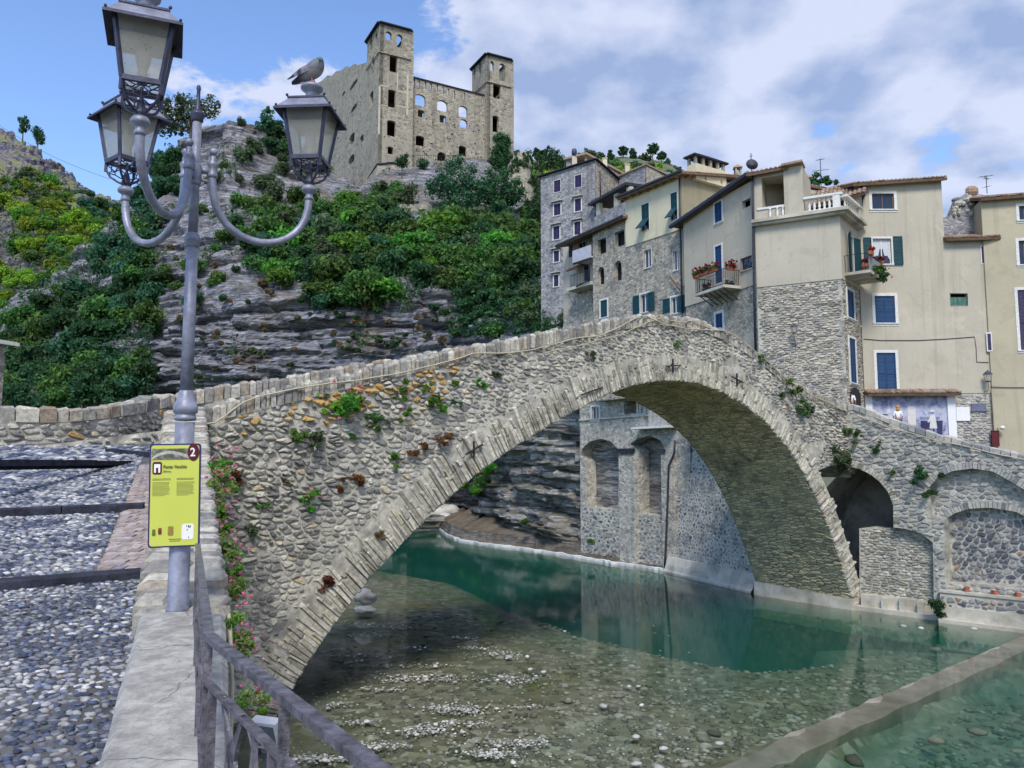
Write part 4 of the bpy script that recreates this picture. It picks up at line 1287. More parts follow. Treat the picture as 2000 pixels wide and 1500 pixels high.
for i in range(len(ss) - 1):
 s0, s1 = ss[i], ss[i + 1]
 z0, z1 = ztop(s0), ztop(s1)
 mb.quad(FB.p3(s0, z0 - COP, -.42), FB.p3(s1, z1 - COP, -.42), FB.p3(s1, z1 - 1.15, -.42), FB.p3(s0, z0 - 1.15, -.42))
 mb.quad(FB.p3(s0, z0 - COP + .04, 0), FB.p3(s1, z1 - COP + .04, 0), FB.p3(s1, z1 - COP + .04, -.42), FB.p3(s0, z0 - COP + .04, -.42))
 if s0 > -4.5:
  y0, y1 = ftop(s0), ftop(s1)
  mb.quad(FF.p3(s0, y0 - COP, .42), FF.p3(s1, y1 - COP, .42), FF.p3(s1, y1 - 1.3, .42), FF.p3(s0, y0 - 1.3, .42))
  mb.quad(FF.p3(s0, y0 - COP + .04, 0), FF.p3(s1, y1 - COP + .04, 0), FF.p3(s1, y1 - COP + .04, .42), FF.p3(s0, y0 - COP + .04, .42))
mb.build('parapet_core', M['mortar'], bridge, fix=False)
mb = MB()
for i in range(len(ss) - 1):
 s0, s1 = ss[i], ss[i + 1]
 if s0 < -3: continue
 mb.quad(FB.p3(s0, ztop(s0) - 1.1, -.40), FB.p3(s1, ztop(s1) - 1.1, -.40), FF.p3(s1, ftop(s1) - 1.1, .40), FF.p3(s0, ftop(s0) - 1.1, .40))
mb.build('bridge_deck', M['pathbed'], bridge, fix=False)
def coping(fn, a, wd, height, depth, jit=.035, side=1):
 """one upright slab; fn(t, z, o) maps run, height above coping foot and outward offset to space"""
 m = MB()
 g = rng.uniform(.010, .026)
 t0, t1 = a + g, a + wd - g
 hh = height * rng.uniform(.80, 1.10)
 o1, o0 = .05 + rng.uniform(-.05, .07), -depth - rng.uniform(-.02, .04)
 j = lambda: rng.uniform(-jit, jit)
 p = [fn(t0, -.02, o1), fn(t1, -.02, o1), fn(t1, -.02, o0), fn(t0, -.02, o0)]
 q = [fn(t0 + j() * .4, hh * .82, o1 + j()), fn(t1 + j() * .4, hh * .82 + j(), o1 + j()), fn(t1, hh * .82, o0), fn(t0, hh * .82, o0)]
 e = min(.05, wd * .2)
 r = [fn(t0 + e, hh + j(), o1 - .08), fn(t1 - e, hh + j(), o1 - .08), fn(t1 - e, hh + j(), o0 + .07), fn(t0 + e, hh + j(), o0 + .07)]
 m.add(p + q + r, [(0, 1, 5, 4), (1, 2, 6, 5), (2, 3, 7, 6), (3, 0, 4, 7), (4, 5, 9, 8), (5, 6, 10, 9), (6, 7, 11, 10), (7, 4, 8, 11), (8, 9, 10, 11)], 0, rng.random())
 return m
s = FB.px(372, 800)[0]
nc = 0
near_fn = lambda t_, z, o: FB.p3(t_, ztop(t_) - COP + z, o)
while s < FB.L + .4:
 wd_ = rng.uniform(.11, .27)
 put('coping_stone', coping(near_fn, s, wd_, COP, .42).mesh('coping_stone', M['coping']), bridge)
 s += wd_; nc += 1
far_fn = lambda t_, z, o: FF.p3(t_, ftop(t_) - COP + z, o + .40 if o > 0 else o + .42)
s = FF.px(322, 769)[0]
send = FF.px(1135, 640)[0]
while s < send:
 wd_ = rng.uniform(.20, .42)
 put('coping_stone', coping(far_fn, s, wd_, COP, .42).mesh('coping_stone', M['coping']), bridge)
 s += wd_; nc += 1
mb = MB()
mb.hexa([far_fn(send, 0, -.42), far_fn(FB.L + .5, 0, -.42), far_fn(FB.L + .5, 0, .02), far_fn(send, 0, .02), far_fn(send, COP, -.42), far_fn(FB.L + .5, COP, -.42), far_fn(FB.L + .5, COP, .02), far_fn(send, COP, .02)])
ties = [((1130, 772), (1172, 757)), ((905, 888), (938, 868)), ((1296, 716), (1324, 714)), ((1424, 736), (1446, 748))]
for k, (q0, q1) in enumerate(ties):
 a, b = FB.px(*q0), FB.px(*q1)
 m = MB(); m.bar(FB.p3(*a, .16), FB.p3(*b, .16), .055, .06, 0, FB.n)
 if k != 0:
  c = ((a[0] + b[0]) / 2, (a[1] + b[1]) / 2)
  m.bar(FB.p3(c[0], c[1] - .3, .13), FB.p3(c[0], c[1] + .3, .13), .05, .06, 0, FB.n)
 m.build('iron_tie', M['iron'], bridge)
# ------------------------------------------------------------------ right hand wing of the bridge
W1 = G(2000, 1232)
FW = Fac((N0.x + .02, N0.y), (W1.x, W1.y))
wing = thing('wing_wall', 'rubble retaining wall with blind arches carrying the right end of the bridge', 'wall', (W1.x, W1.y, 0))
WT = [FW.px(*q) for q in ((1668, 789), (1700, 801), (1750, 820), (1800, 837), (1850, 851), (1900, 864), (2000, 887), (2120, 912))]
wtop = lambda s: interp([q[0] for q in WT], [q[1] for q in WT], s)
SE = FW.px(2120, 1000)[0]
def fpx(fac, L): return [fac.px(*q) for q in L]
hole1 = fpx(FW, [(1666, 1185), (1823, 1207), (1822, 1060), (1800, 1042), (1770, 1033), (1745, 1030), (1745, 985), (1735, 960), (1718, 940), (1700, 926), (1680, 916), (1664, 911)])
hole1[0] = (.0, -.3); hole1[-1] = (.0, hole1[-1][1]); hole1[1] = (hole1[1][0], -.3)
hole2 = fpx(FW, [(1818, 1015), (1815, 952), (1830, 935), (1860, 920), (1900, 915), (1940, 921), (1975, 940), (2010, 962), (2100, 1010), (2100, 1150), (1850, 1138), (1845, 1010)])
s_l = 0.0
outl = [(0, -1.2), (SE, -1.2), (SE, wtop(SE) - .3)] + [(s, wtop(s) - .3) for s in np.linspace(SE - .3, 0, 20)]
mb = MB()
o1 = [(hole1[1][0], -1.2), (SE, -1.2), (SE, wtop(SE) - .3)] + [(s, wtop(s) - .3) for s in np.linspace(SE - .3, 0, 20)] + [hole1[-1]] + hole1[-2:1:-1]
WOUT = o1
wall(mb, FW, o1, [hole2], .45, 0, 0, None)
mb.build('wall_core', M['mortar'], wing, fix=False)
insw = inpoly(o1); inh2 = inpoly(hole2)
okw = lambda s, z: insw(s, z) and not inh2(s, z)
pol = [k for k in (ok_cell(q, okw) for q in cells(0, SE, -.2, 10.6, .34, .19, rng, .40, okw)) if k]
lay(pol, FW.p3, wing, M['wing'], rng, .016, (.02, .07), 300, 'wall_stone', 'wall_stonework')
fnw = lambda t_, z, o: FW.p3(t_, wtop(t_) - .3 + z, o)
s = .1
while s < SE:
 wd_ = rng.uniform(.25, .5)
 put('coping_stone', coping(fnw, s, wd_, .3, .42).mesh('coping_stone', M['wing']), wing)
 s += wd_
mb = MB()
for i in range(20):
 s0, s1 = SE * i / 20, SE * (i + 1) / 20
 mb.quad(FW.p3(s0, wtop(s0) - .3, -.42), FW.p3(s1, wtop(s1) - .3, -.42), FW.p3(s1, wtop(s1) - 1.2, -.42), FW.p3(s0, wtop(s0) - 1.2, -.42))
 mb.quad(FW.p3(s0, wtop(s0) - .28, 0), FW.p3(s1, wtop(s1) - .28, 0), FW.p3(s1, wtop(s1) - .28, -.42), FW.p3(s0, wtop(s0) - .28, -.42))
mb.build('parapet_core', M['mortar'], wing, fix=False)
inf = fpx(FW, [(1672, 1188), (1823, 1207), (1822, 1062), (1800, 1044), (1770, 1034), (1740, 1031), (1715, 1033), (1695, 1030), (1672, 1033)])
inf[0] = (inf[0][0], -.4); inf[1] = (inf[1][0] + .1, -.4)
mb = MB(); wall(mb, FW, inf, (), .3, -.42, 0, 1.0)
mb.build('infill_wall', M['mortar'], wing, fix=False)
ini = inpoly(inf)
pol = [k for k in (ok_cell(q, ini) for q in cells(inf[0][0], inf[1][0], -.3, 5.2, .36, .13, rng, .34, ini)) if k]
lay(pol, lambda a, b, o: FW.p3(a, b, o - .42), wing, M['vouss'], rng, .013, (.02, .06), 300, 'infill_stone', 'infill_stonework')
VB = []
mb = MB()
c0, c1 = -2.6, hole1[4][0] + 1.2
zc = max(q[1] for q in hole1) + .05
arcv = [(c0 + (c1 - c0) * i / 12, 3.6 + (zc - 3.6) * math.sin(math.pi * i / 12) ** .6) for i in range(13)]
for i in range(12):
 mb.quad(FW.p3(*arcv[i], -.46), FW.p3(*arcv[i + 1], -.46), FW.p3(*arcv[i + 1], -5), FW.p3(*arcv[i], -5))
mb.add([FW.p3(s, z, -5) for s, z in arcv] + [FW.p3(c1, -1, -5), FW.p3(c0, -1, -5)], [tuple(range(15))])
mb.quad(FW.p3(c1, -1, -.46), FW.p3(c1, 3.7, -.46), FW.p3(c1, 3.7, -5), FW.p3(c1, -1, -5))
mb.quad(FW.p3(c0, -1, -2.2), FW.p3(c0, 3.7, -2.2), FW.p3(c0, 3.7, -5), FW.p3(c0, -1, -5))
M['vault_rough'] = m_mortar('side_vault_masonry', (.36, .34, .30), (.50, .47, .40), (.14, .135, .12), 2.5, .9)  # side vault masonry, its colour lightened in place of light
mb.build('side_vault', M['vault_rough'], wing, fix=False)
pl = fpx(FW, [(1668, 1010), (1668, 915), (1690, 925), (1690, 1015)])
def ring(fac, pts, wdt, o, parent, mat, name='arch_stone', step=.16, h=(.02, .06)):
 d = [0]
 for i in range(1, len(pts)): d.append(d[-1] + math.dist(pts[i], pts[i - 1]))
 ex = offs(pts, wdt)
 a = 0
 while a < d[-1]:
  b = min(d[-1], a + step * rng.uniform(.7, 1.3))
  q = []
  for t_, L in ((a + .012, pts), (b - .012, pts), (b - .012, ex), (a + .012, ex)):
   q.append((interp(d, [k[0] for k in L], t_), interp(d, [k[1] for k in L], t_)))
  m = MB(); hh = rng.uniform(*h)
  m.hexa([fac.p3(*k, o - .05) for k in q] + [fac.p3(*k, o + hh) for k in q], 0, rng.random())
  put(name, m.mesh(name, mat), parent)
  a = b
A1 = fpx(FW, [(1668, 913), (1680, 916), (1700, 926), (1718, 940), (1735, 960), (1745, 985), (1746, 1020)])
ring(FW, A1, .30, .02, wing, M['vouss'])
A2 = fpx(FW, [(1815, 952), (1830, 935), (1860, 920), (1900, 915), (1940, 921), (1975, 940), (2010, 962), (2060, 990)])
ring(FW, A2, .34, .02, wing, M['wing'])
r2 = fpx(FW, [(1808, 885), (1808, 1030), (1834, 1040), (1834, 1160), (2110, 1185), (2110, 885)])
h3 = fpx(FW, [(1848, 1138), (1846, 1012), (1860, 1003), (1890, 994), (1930, 992), (1980, 1000), (2040, 1030), (2095, 1075), (2095, 1155)])
mb = MB(); wall(mb, FW, r2, [h3], .35, -.40, 0, None)
mb.add([FW.p3(s, z, -.75) for s, z in h3], [tuple(range(len(h3)))])
mb.build('recess_wall', M['mortar'], wing, fix=False)
inr, in3 = inpoly(r2), inpoly(h3)
okr = lambda s, z: inr(s, z) and not in3(s, z) and inh2(s, z)
pol = [k for k in (ok_cell(q, okr) for q in cells(3, SE, 1, 8.5, .30, .2, rng, .4, okr)) if k]
lay(pol, lambda a, b, o: FW.p3(a, b, o - .40), wing, M['wing'], rng, .016, (.02, .06), 40, 'recess_stone', 'recess_stonework')
pol = [k for k in (ok_cell(q, in3) for q in cells(3, SE, 1, 8.5, .27, .23, rng, .4, in3)) if k]
lay(pol, lambda a, b, o: FW.p3(a, b, o - .75), wing, M['cobblewall'], rng, .02, (.03, .08), 160, 'recess_cobble', 'recess_cobbles')
A3 = fpx(FW, [(1846, 1012), (1860, 1003), (1890, 994), (1930, 992), (1980, 1000), (2040, 1030), (2095, 1075)])
ring(FW, A3, .32, -.38, wing, M['wing'])
mb = MB()
la = FW.px(1838, 1150); lb = FW.px(2110, 1178)
mb.fbox(FW, la[0], SE, -1.2, la[1] - .75, -.2, .34); mb.fbox(FW, la[0] + .02, SE, la[1] - .75, la[1] - .12, -.2, .28); mb.fbox(FW, la[0], SE, la[1] - .12, la[1], -.2, .34)
mb.build('ledge_block', M['footing'], wing)
zl = la[1]
okl = lambda s, z: zl - .85 < z < zl - .15 and s > la[0]
pol = [k for k in (ok_cell(q, okl) for q in cells(la[0], SE, zl - .9, zl - .1, .30, .2, rng, .4, okl)) if k]
lay(pol, lambda a, b, o: FW.p3(a, b, o + .28), wing, M['cobblewall'], rng, .016, (.02, .07), 90, 'base_cobble', 'base_cobbles')
mb = MB(); mb.fbox(FW, la[0], SE, -1.2, .16, -.2, .62)
mb.build('footing_kerb', M['footing'], wing)
mb = MB(); mb.fbox(FW, .05, la[0] + .1, -1.2, .22, -.5, .22); mb.fbox(FW, .3, 3.2, .22, .8, -.5, -.12); mb.fbox(FW, 3.4, la[0] - .1, .22, .55, -.5, -.05)
for k in range(5):
 s = 1.4 + k * .85; mb.fbox(FW, s, s + .3, .22, .75 + .1 * (k % 2), -.4, .12 - .04 * (k % 2))
mb.build('footing', M['footing'], wing)
mb = MB()
fv = FB.L + .2
mb.hexa([FB.p3(FB.L - .45, -1.2, .1), FB.p3(FB.L + .5, -1.2, .1), FB.p3(FB.L + .5, -1.2, -WID), FB.p3(FB.L - .55, -1.2, -WID), FB.p3(FB.L - .35, .55, .1), FB.p3(FB.L + .5, .55, .1), FB.p3(FB.L + .5, .75, -WID), FB.p3(FB.L - .45, .75, -WID)])
mb.build('arch_footing', M['footing'], bridge)
for k, u in enumerate((1890, 1945, 1990)):
 s, z = FW.px(u, 1150 + (u - 1840) * .1)
 q = FW.p3(s, zl + .1, .12)
 m = MB(); m.lathe([(.10, -.1), (.13, .08), (.145, .10), (.13, .10), (.12, .06)], q, 10)
 o = m.build('flower_pot', M['terracotta']); tag(o, ('small red clay pot leftmost on the ledge under the blind arches', 'middle red clay pot on the ledge under the blind arches', 'red clay pot on the ledge by the right edge of the photo')[k], 'flower pot', 'clay pots on the low ledge')
PZ = 8.75
mb = MB()
def sq_z(x, y):
 """height of the paved square: level with the bridge end at the left, falling to the right"""
 s_ = FW.e.dot(Vector((x, y, 0)) - FW.A)
 zf_ = wtop(min(SE, max(0, s_))) - 1.02
 zb_ = interp([14, 20, 24, 28, 34, 60], [9.3, 8.95, 8.5, 7.3, 6.9, 6.5], x)
 o_ = -FW.n.dot(Vector((x, y, 0)) - FW.A)
 return zf_ + (zb_ - zf_) * min(1, max(0, o_ / 7))
rows = []
for o_ in (-.35, -2, -4, -6, -8, -12, -30):
 rows.append([(q.x, q.y, sq_z(q.x, q.y)) for q in (FW.p3(SE * i / 16 + (6 if i == 16 else 0), 0, o_) for i in range(17))])
loft(rows, mb);
tag(mb.build('square_paving', M['pathbed'], fix=False), kind='structure')
mb = MB()
a, b = FB.p3(FB.L - .2, 0, -.4), FF.p3(FB.L - .2, 0, .4)
za = ztop(FB.L) - 1.05
mb.add([(a.x, a.y, za), (b.x, b.y, za), (b.x + 4.5, b.y + 1.5, 9.2), (a.x + 3.2, a.y - 1.2, 9.0)], [(0, 1, 2, 3)])
tag(mb.build('bridge_landing', M['pathbed'], fix=False), kind='structure')
def cable(name, pts, fac, label, rad=.028, off=.14, mat='cable', cat='cable', jig=.02):
 L = resample([fac.px(*q) for q in pts], .35)
 m = MB()
 m.tube([fac.p3(s, z + .02 * math.sin(i * .9), off + jig * math.sin(i * 1.7)) for i, (s, z) in enumerate(L)], rad, 6)
 o = m.build(name, M[mat], smooth=True); tag(o, label, cat)
 return o
cable('cable', [(392, 829), (420, 827), (440, 812), (470, 787), (500, 774), (570, 762), (640, 748), (700, 744), (760, 732), (840, 716), (920, 691), (960, 692), (1040, 684), (1110, 663), (1160, 658), (1210, 638), (1252, 614), (1290, 634), (1330, 641), (1370, 646), (1410, 645), (1440, 663), (1480, 694), (1530, 740), (1580, 772), (1640, 800), (1667, 808)], FB, 'pale cable slung along the whole near face of the bridge below the coping')
cable('cable', [(1060, 690), (1140, 672), (1200, 656), (1240, 640), (1285, 621), (1310, 628), (1332, 632), (1347, 625), (1370, 637), (1400, 648)], FB, 'shorter second cable strand looped under the crown of the bridge', .022)
cable('cable', [(1668, 809), (1740, 835), (1800, 852), (1860, 866), (1920, 880), (2010, 900)], FW, 'pale cable running along the wing wall at the right', .028)
# ------------------------------------------------------------------ far parapet of the ramp at the left
pw = [(-170, 792, 874, 21.4), (0, 793, 871, 22.0), (100, 796, 869, 22.8), (160, 793, 867, 23.4), (215, 788, 863, 24.2), (270, 781, 858, 25.4), (330, 769, 852, 27.6)]
PT = [P(u, v, d) for u, v, b, d in pw]; PB = [P(u, b, d).z for u, v, b, d in pw]
dd = [0]
for i in range(1, len(PT)): dd.append(dd[-1] + (PT[i].xy - PT[i - 1].xy).length)
def pwall(a, z, o):
 x, y = interp(dd, [p.x for p in PT], a), interp(dd, [p.y for p in PT], a)
 a2 = min(dd[-1], a + .3); a1 = max(0, a - .3)
 t_ = Vector((interp(dd, [p.x for p in PT], a2) - interp(dd, [p.x for p in PT], a1), interp(dd, [p.y for p in PT], a2) - interp(dd, [p.y for p in PT], a1), 0)).normalized()
 n = Vector((t_.y, -t_.x, 0))
 return Vector((x + n.x * o, y + n.y * o, z))
ptop = lambda a: interp(dd, [p.z for p in PT], a); pbot = lambda a: interp(dd, PB, a)
far_wall = thing('parapet_wall', 'curved rubble parapet with square coping blocks beyond the cobbled ramp', 'wall', tuple(pwall(dd[-1] / 2, 8, 0)))
mb = MB(); rows = [[], [], [], []]
for i in range(61):
 a = dd[-1] * i / 60
 for r_, (z, o) in zip(rows, ((pbot(a) - .6, 0), (ptop(a) - .40, 0), (ptop(a) - .40, -.5), (pbot(a) - 6, -.5))): r_.append(tuple(pwall(a, z, o)))
loft(rows, mb); mb.build('wall_core', M['mortar'], far_wall, fix=False)
okp = lambda a, z: pbot(a) - .1 < z < ptop(a) - .42
pol = [k for k in (ok_cell(q, okp) for q in cells(0, dd[-1], 7.6, 9.8, .34, .17, rng, .38, okp)) if k]
def par_rnd(a, z):
 return rng.uniform(.92, 1) if rng.random() < .10 and a > dd[-1] * .45 else rng.random() * .9
lay(pol, pwall, far_wall, M['face'], rng, .016, (.03, .09), 300, 'rubble_stone', 'rubble_stonework', par_rnd)
fnp = lambda t_, z, o: pwall(min(t_, dd[-1]), ptop(min(t_, dd[-1])) - .42 + z, o)
a = 0
while a < dd[-1] - .1:
 wd_ = rng.uniform(.30, .58)
 put('coping_stone', coping(fnp, a, wd_, .42, .5, .03).mesh('coping_stone', M['coping']), far_wall)
 a += wd_
# ------------------------------------------------------------------ cobbled ramp in the foreground
rng = random.Random(23)
def gz(y): return 5.9 + .1 * max(0.0, y - 1.0)
def wl_x(y):   # path side edge of the low wall
 return float(np.interp(y, [-2, 1.5, 2.9, 5.4, 8.2, 20.5], [.2, -.92, -1.46, -2.46, -3.62, -8.9]))
def wr_x(y):   # river side edge
 return float(np.interp(y, [-2, 1.5, 2.9, 5.4, 8.2, 22.0], [.9, -.45, -.97, -1.9, -3.05, -8.55]))
def wt_z(y):   # top of the wall
 return float(np.interp(y, [0, 2.9, 5.4, 8.2, 20.5, 22], [6.36, 6.40, 6.53, 6.95, 8.85, 9.02]))
mb = MB()
ys = [-6, 1.0] + [1.0 + .5 * i for i in range(1, 60)]
rows = []
for y in ys:
 rows.append([(x, y, gz(y) - (0 if abs(x) < 25 else 0)) for x in (-40, -25, -16, -11, wl_x(y) - 3, wl_x(y) - 1.5, wl_x(y) + .15)])
loft(rows, mb)
mb.quad((.0, -6, 5.9), (6, -6, 5.9), (1.6, -1.2, 5.9), (.2, .55, 5.9))
path = tag(mb.build('cobbled_ramp', M['pathbed'], fix=False), kind='structure')
def at_path(u, v):
 d = 5.0
 for _ in range(40):
  r = ray(u, v); z = gz(d)
  k = (z - EYE) / r.z if abs(r.z) > 1e-5 else 0
  d = .6 * d + .4 * min(24, max(2, r.y * k))
 return P(u, v, d)
KL = []
for (pl, pr) in (((-60, 1158), (292, 1130)), ((-60, 1014), (298, 998)), ((-60, 911), (306, 908))):
 a, b = at_path(*pl), at_path(*pr)
 KL.append((a, b))
 L = (b - a).length; t = 0
 dr = (b - a).normalized(); nr = Vector((dr.y, -dr.x, 0)).normalized()
 if nr.y > 0: nr = -nr
 while t < L:
  w_ = min(rng.uniform(.7, 1.3), L - t)
  if w_ < .2: break
  p0, p1 = a + dr * (t + .006), a + dr * (t + w_ - .006)
  h = (.07, .125, .10)[len(KL) - 1] + rng.uniform(-.012, .012); dp = .16
  m = MB()
  f0, f1 = p0 + nr * rng.uniform(-.01, .02), p1 + nr * rng.uniform(-.01, .02)
  up = Vector((0, 0, 1))
  m.add([f0 - up * .06, f1 - up * .06, f1 + up * (h - .02), f0 + up * (h - .02), f0 - nr * .02 + up * h, f1 - nr * .02 + up * h, p1 - nr * dp + up * h, p0 - nr * dp + up * h, p1 - nr * dp, p0 - nr * dp],
              [(0, 1, 2, 3), (3, 2, 5, 4), (4, 5, 6, 7), (7, 6, 8, 9), (0, 3, 4, 7, 9), (1, 8, 6, 5, 2)], 0, rng.random())
  m.build('kerb_stone', M['slate'], path)
  t += w_
a, b = Vector((-9.9, 19.6, gz(19.6))), Vector((-7.6, 17.9, gz(17.9)))
m = MB(); m.bar(a + Vector((0, 0, .05)), b + Vector((0, 0, .05)), .16, .12); m.build('kerb_stone', M['slate'], path)
Y0, Y1 = at_path(245, 1126).y, at_path(270, 914).y
nrow = 74
for r_ in range(nrow):
 y = Y0 + .12 + (Y1 - Y0 - .2) * r_ / nrow
 dy = (Y1 - Y0) / nrow
 for c_ in range(4):
  x1 = wl_x(y) - .05 - .108 * c_ - (.02 if r_ % 2 else 0)
  m = MB()
  h = .035 + rng.uniform(-.006, .008)
  q = [(x1 - .102, y + .008), (x1, y + .008), (x1, y + dy - .008), (x1 - .102, y + dy - .008)]
  m.hexa([(p[0], p[1], gz(p[1]) - .02) for p in q] + [(p[0] + rng.uniform(-.004, .004), p[1], gz(p[1]) + h) for p in q], 0, rng.random())
  put('brick', m.mesh('brick', M['brick']), path)
STRIP_W = .52
PEB = []
for k in range(6):
 bm = bmesh.new(); bmesh.ops.create_icosphere(bm, subdivisions=1, radius=1)
 o = Vector((k * 5.2, k, 2))
 for q in bm.verts: q.co *= 1 + .38 * noise.noise(q.co + o)
 bmesh.ops.delete(bm, geom=[q for q in bm.verts if q.co.z < -.55], context='VERTS')
 PEB.append(([tuple(q.co) for q in bm.verts], [tuple(q.index for q in f.verts) for f in bm.faces])); bm.free()
pebs = []
def ky(k, x):
 if k < 0: return 0
 if k > 2: return 21.6
 a, b = KL[k]
 return float(np.interp(x, [a.x, b.x], [a.y, b.y]))
def zone(k, step, skip):
 """cobbles between kerb k - 1 and kerb k"""
 y = max(2.2, min(ky(k - 1, -2), ky(k - 1, -12)) if k else 2.2)
 y1 = max(ky(k, -2), ky(k, -12)) if k < 3 else 21.6
 while y < y1:
  x = wl_x(y) - .05 - skip
  xl = min(-1.6, -1030 / FPX * y)
  while x > xl:
   p, q = x + rng.uniform(-.45, .45) * step, y + rng.uniform(-.4, .4) * step
   if q > ky(k - 1, p) + .17 * (k > 0) and q < ky(k, p) - .02: pebs.append((p, q, step))
   x -= step * 1.18
  y += step * .70
zone(0, .050, 0); zone(1, .072, STRIP_W - .02); zone(2, .095, STRIP_W - .02); zone(3, .20, .1)
pebs.sort(key=lambda q: -q[2] / q[1])
R = MB()
pm = []
for i, (x, y, st) in enumerate(pebs):
 V_, F_ = PEB[i % 6]
 near = st < .055
 sx = st * rng.uniform(.42, .80); sy = st * rng.uniform(.26, .46); sz = st * rng.uniform(.15, .30)
 rz = rng.gauss(0, .4) if not near else rng.gauss(.15, .6)
 pz = gz(y) + rng.uniform(-.004, .008)
 c, s_ = math.cos(rz), math.sin(rz)
 rr = rng.random()
 clump = noise.noise(Vector((x * 1.6, y * 1.6, 0)))
 if clump > .15: rr = rr * .6
 elif clump < -.2: rr = .3 + rr * .7
 vs = [(x + (q[0] * sx * c - q[1] * sy * s_), y + (q[0] * sx * s_ + q[1] * sy * c), pz + q[2] * sz) for q in V_]
 if i < 300:
  m = MB(); m.add(vs, F_, 0, rr); put('cobble', m.mesh('cobble', M['pebble'], True), path)
 else: R.add(vs, F_, 0, rr)
o = put('cobbles', R.mesh('cobbles', M['pebble'], True), path); o['kind'] = 'stuff'
# ------------------------------------------------------------------ low wall
low = thing('low_wall', 'low wall between cobbled ramp and river, smooth concrete first, then set stones on edge', 'wall', (-1.7, 4, 6.3))
def wsec(y0, y1, n, dz=0.0):
 r_ = []
 for i in range(n + 1):
  y = y0 + (y1 - y0) * i / n
  xl, xr, z = wl_x(y), wr_x(y), wt_z(y) + dz
  e = .012 * noise.noise(Vector((0, y * 2.2, 0)))
  r_.append([(xl, y, gz(y) - .3), (xl + e, y, z - .03), (xl + .03 + e, y, z), ((xl + xr) / 2, y, z + .012), (xr - .03, y, z), (xr + e, y, z - .03), (xr + .02, y, -1.5)])
 return r_
mb = MB(); r_ = wsec(-1.5, 5.32, 50); loft(r_, mb); mb.add(r_[-1], [tuple(range(7))[::-1]]); mb.add(r_[0], [tuple(range(7))])
t = NT('cracked_concrete')
v = t.coord()
a_ = t.noise(v, 11, 10, .8); b_ = t.noise(v, 2.6, 8, .74, .2); s_ = t.noise(v, 38, 5, .75)
c = t.mix(t.rng(a_, .38, .60), (.27, .26, .24), (.50, .48, .435))
c = t.mix(t.rng(b_, .46, .66, 0, .6), c, (.19, .165, .16))
c = t.mix(t.rng(s_, .62, .68, 0, .6), c, (.13, .13, .13))
wv = t.n('ShaderNodeTexNoise'); wv.inputs['Scale'].default_value = 2.6; wv.inputs['Detail'].default_value = 6; t.l(v, wv.inputs['Vector'])
cv = t.vor(v, 1.7, 'DISTANCE_TO_EDGE')
av_ = t.n('ShaderNodeMix', data_type='VECTOR'); av_.inputs['Factor'].default_value = .22; t.l(v, av_.inputs['A']); t.l(wv.outputs['Color'], av_.inputs['B']); t.l(av_.outputs['Result'], cv.inputs['Vector'])
cr = t.rng(cv.outputs['Distance'], .0, .006)
crm = t.math('MAXIMUM', cr, t.rng(t.noise(v, 1.1, 3), .54, .6))
c = t.mix(crm, (.12, .16, .155), c)
M['crackcon'] = t.pbr(c, .9, t.bump(crm, .5, .01, t.bump(a_, .35, .03, t.bump(t.noise(v, 60, 4), .35, .006))), 0, .2)
mb.build('concrete_top', M['crackcon'], low, fix=False)
mb = MB(); r_ = wsec(5.28, 22.2, 50, -.07); loft(r_, mb); mb.add(r_[-1], [tuple(range(7))]); mb.add(r_[0], [tuple(range(7))])
mb.build('wall_core', M['mortar'], low, fix=False)
y = 5.36
while y < 21.8:
 st = rng.uniform(.10, .2) * (1 + (y - 5) * .03)
 xl, xr = wl_x(y + st / 2), wr_x(y + st / 2)
 cuts = sorted([xl - .03, xr + .03] + [xl + (xr - xl) * q for q in ([rng.uniform(.35, .65)] if rng.random() < .75 else [.33, .68])])
 for k in range(len(cuts) - 1):
  x0, x1 = cuts[k] + .008, cuts[k + 1] - .008
  m = MB(); g = .008
  z0, z1 = wt_z(y), wt_z(y + st)
  h = rng.uniform(-.02, .035)
  q = [(x0, y + g), (x1, y + g + rng.uniform(-.01, .02)), (x1, y + st - g), (x0, y + st - g + rng.uniform(-.01, .02))]
  zb = (z0, z0, z1, z1)
  lo = [Vector((p[0], p[1], zb[i] - .16)) for i, p in enumerate(q)]
  md = [Vector((p[0], p[1], zb[i] + h - .02)) for i, p in enumerate(q)]
  cx, cy = (x0 + x1) / 2, y + st / 2
  hi = [Vector((p[0] + (cx - p[0]) * .18, p[1] + (cy - p[1]) * .3, zb[i] + h + .012 + rng.uniform(-.01, .01))) for i, p in enumerate(q)]
  m.add(lo + md + hi, [(0, 1, 5, 4), (1, 2, 6, 5), (2, 3, 7, 6), (3, 0, 4, 7), (4, 5, 9, 8), (5, 6, 10, 9), (6, 7, 11, 10), (7, 4, 8, 11), (8, 9, 10, 11)], 0, rng.random())
  put('edge_stone', m.mesh('edge_stone', M['coping']), low)
 y += st
inner = Fac((wl_x(8.2), 8.2), (wl_x(20.5), 20.5))
mb = MB(); mb.add([(.9, -2, 5.86), (-.45, 1.5, 5.86), (-.45, 1.5, -1.5), (.9, -2, -1.5), (6, -6, 5.86), (6, -6, -1.5)], [(0, 1, 2, 3), (4, 0, 3, 5)])
tag(mb.build('terrace_wall', M['mortar'], fix=False), 'rubble wall under the terrace below the railing', 'wall')
m = MB()
cp = [P(392, 829, 22.3), P(398, 870, 19.5)] + [Vector((wr_x(y) + .03, y, wt_z(y) - .05)) for y in (15, 11, 8.2, 6.6, 5.6, 5.2)] + [Vector((wr_x(5.0) + .05, 5.0, wt_z(5) - .35)), Vector((wr_x(4.9) + .05, 4.9, wt_z(5) - 1.2))]
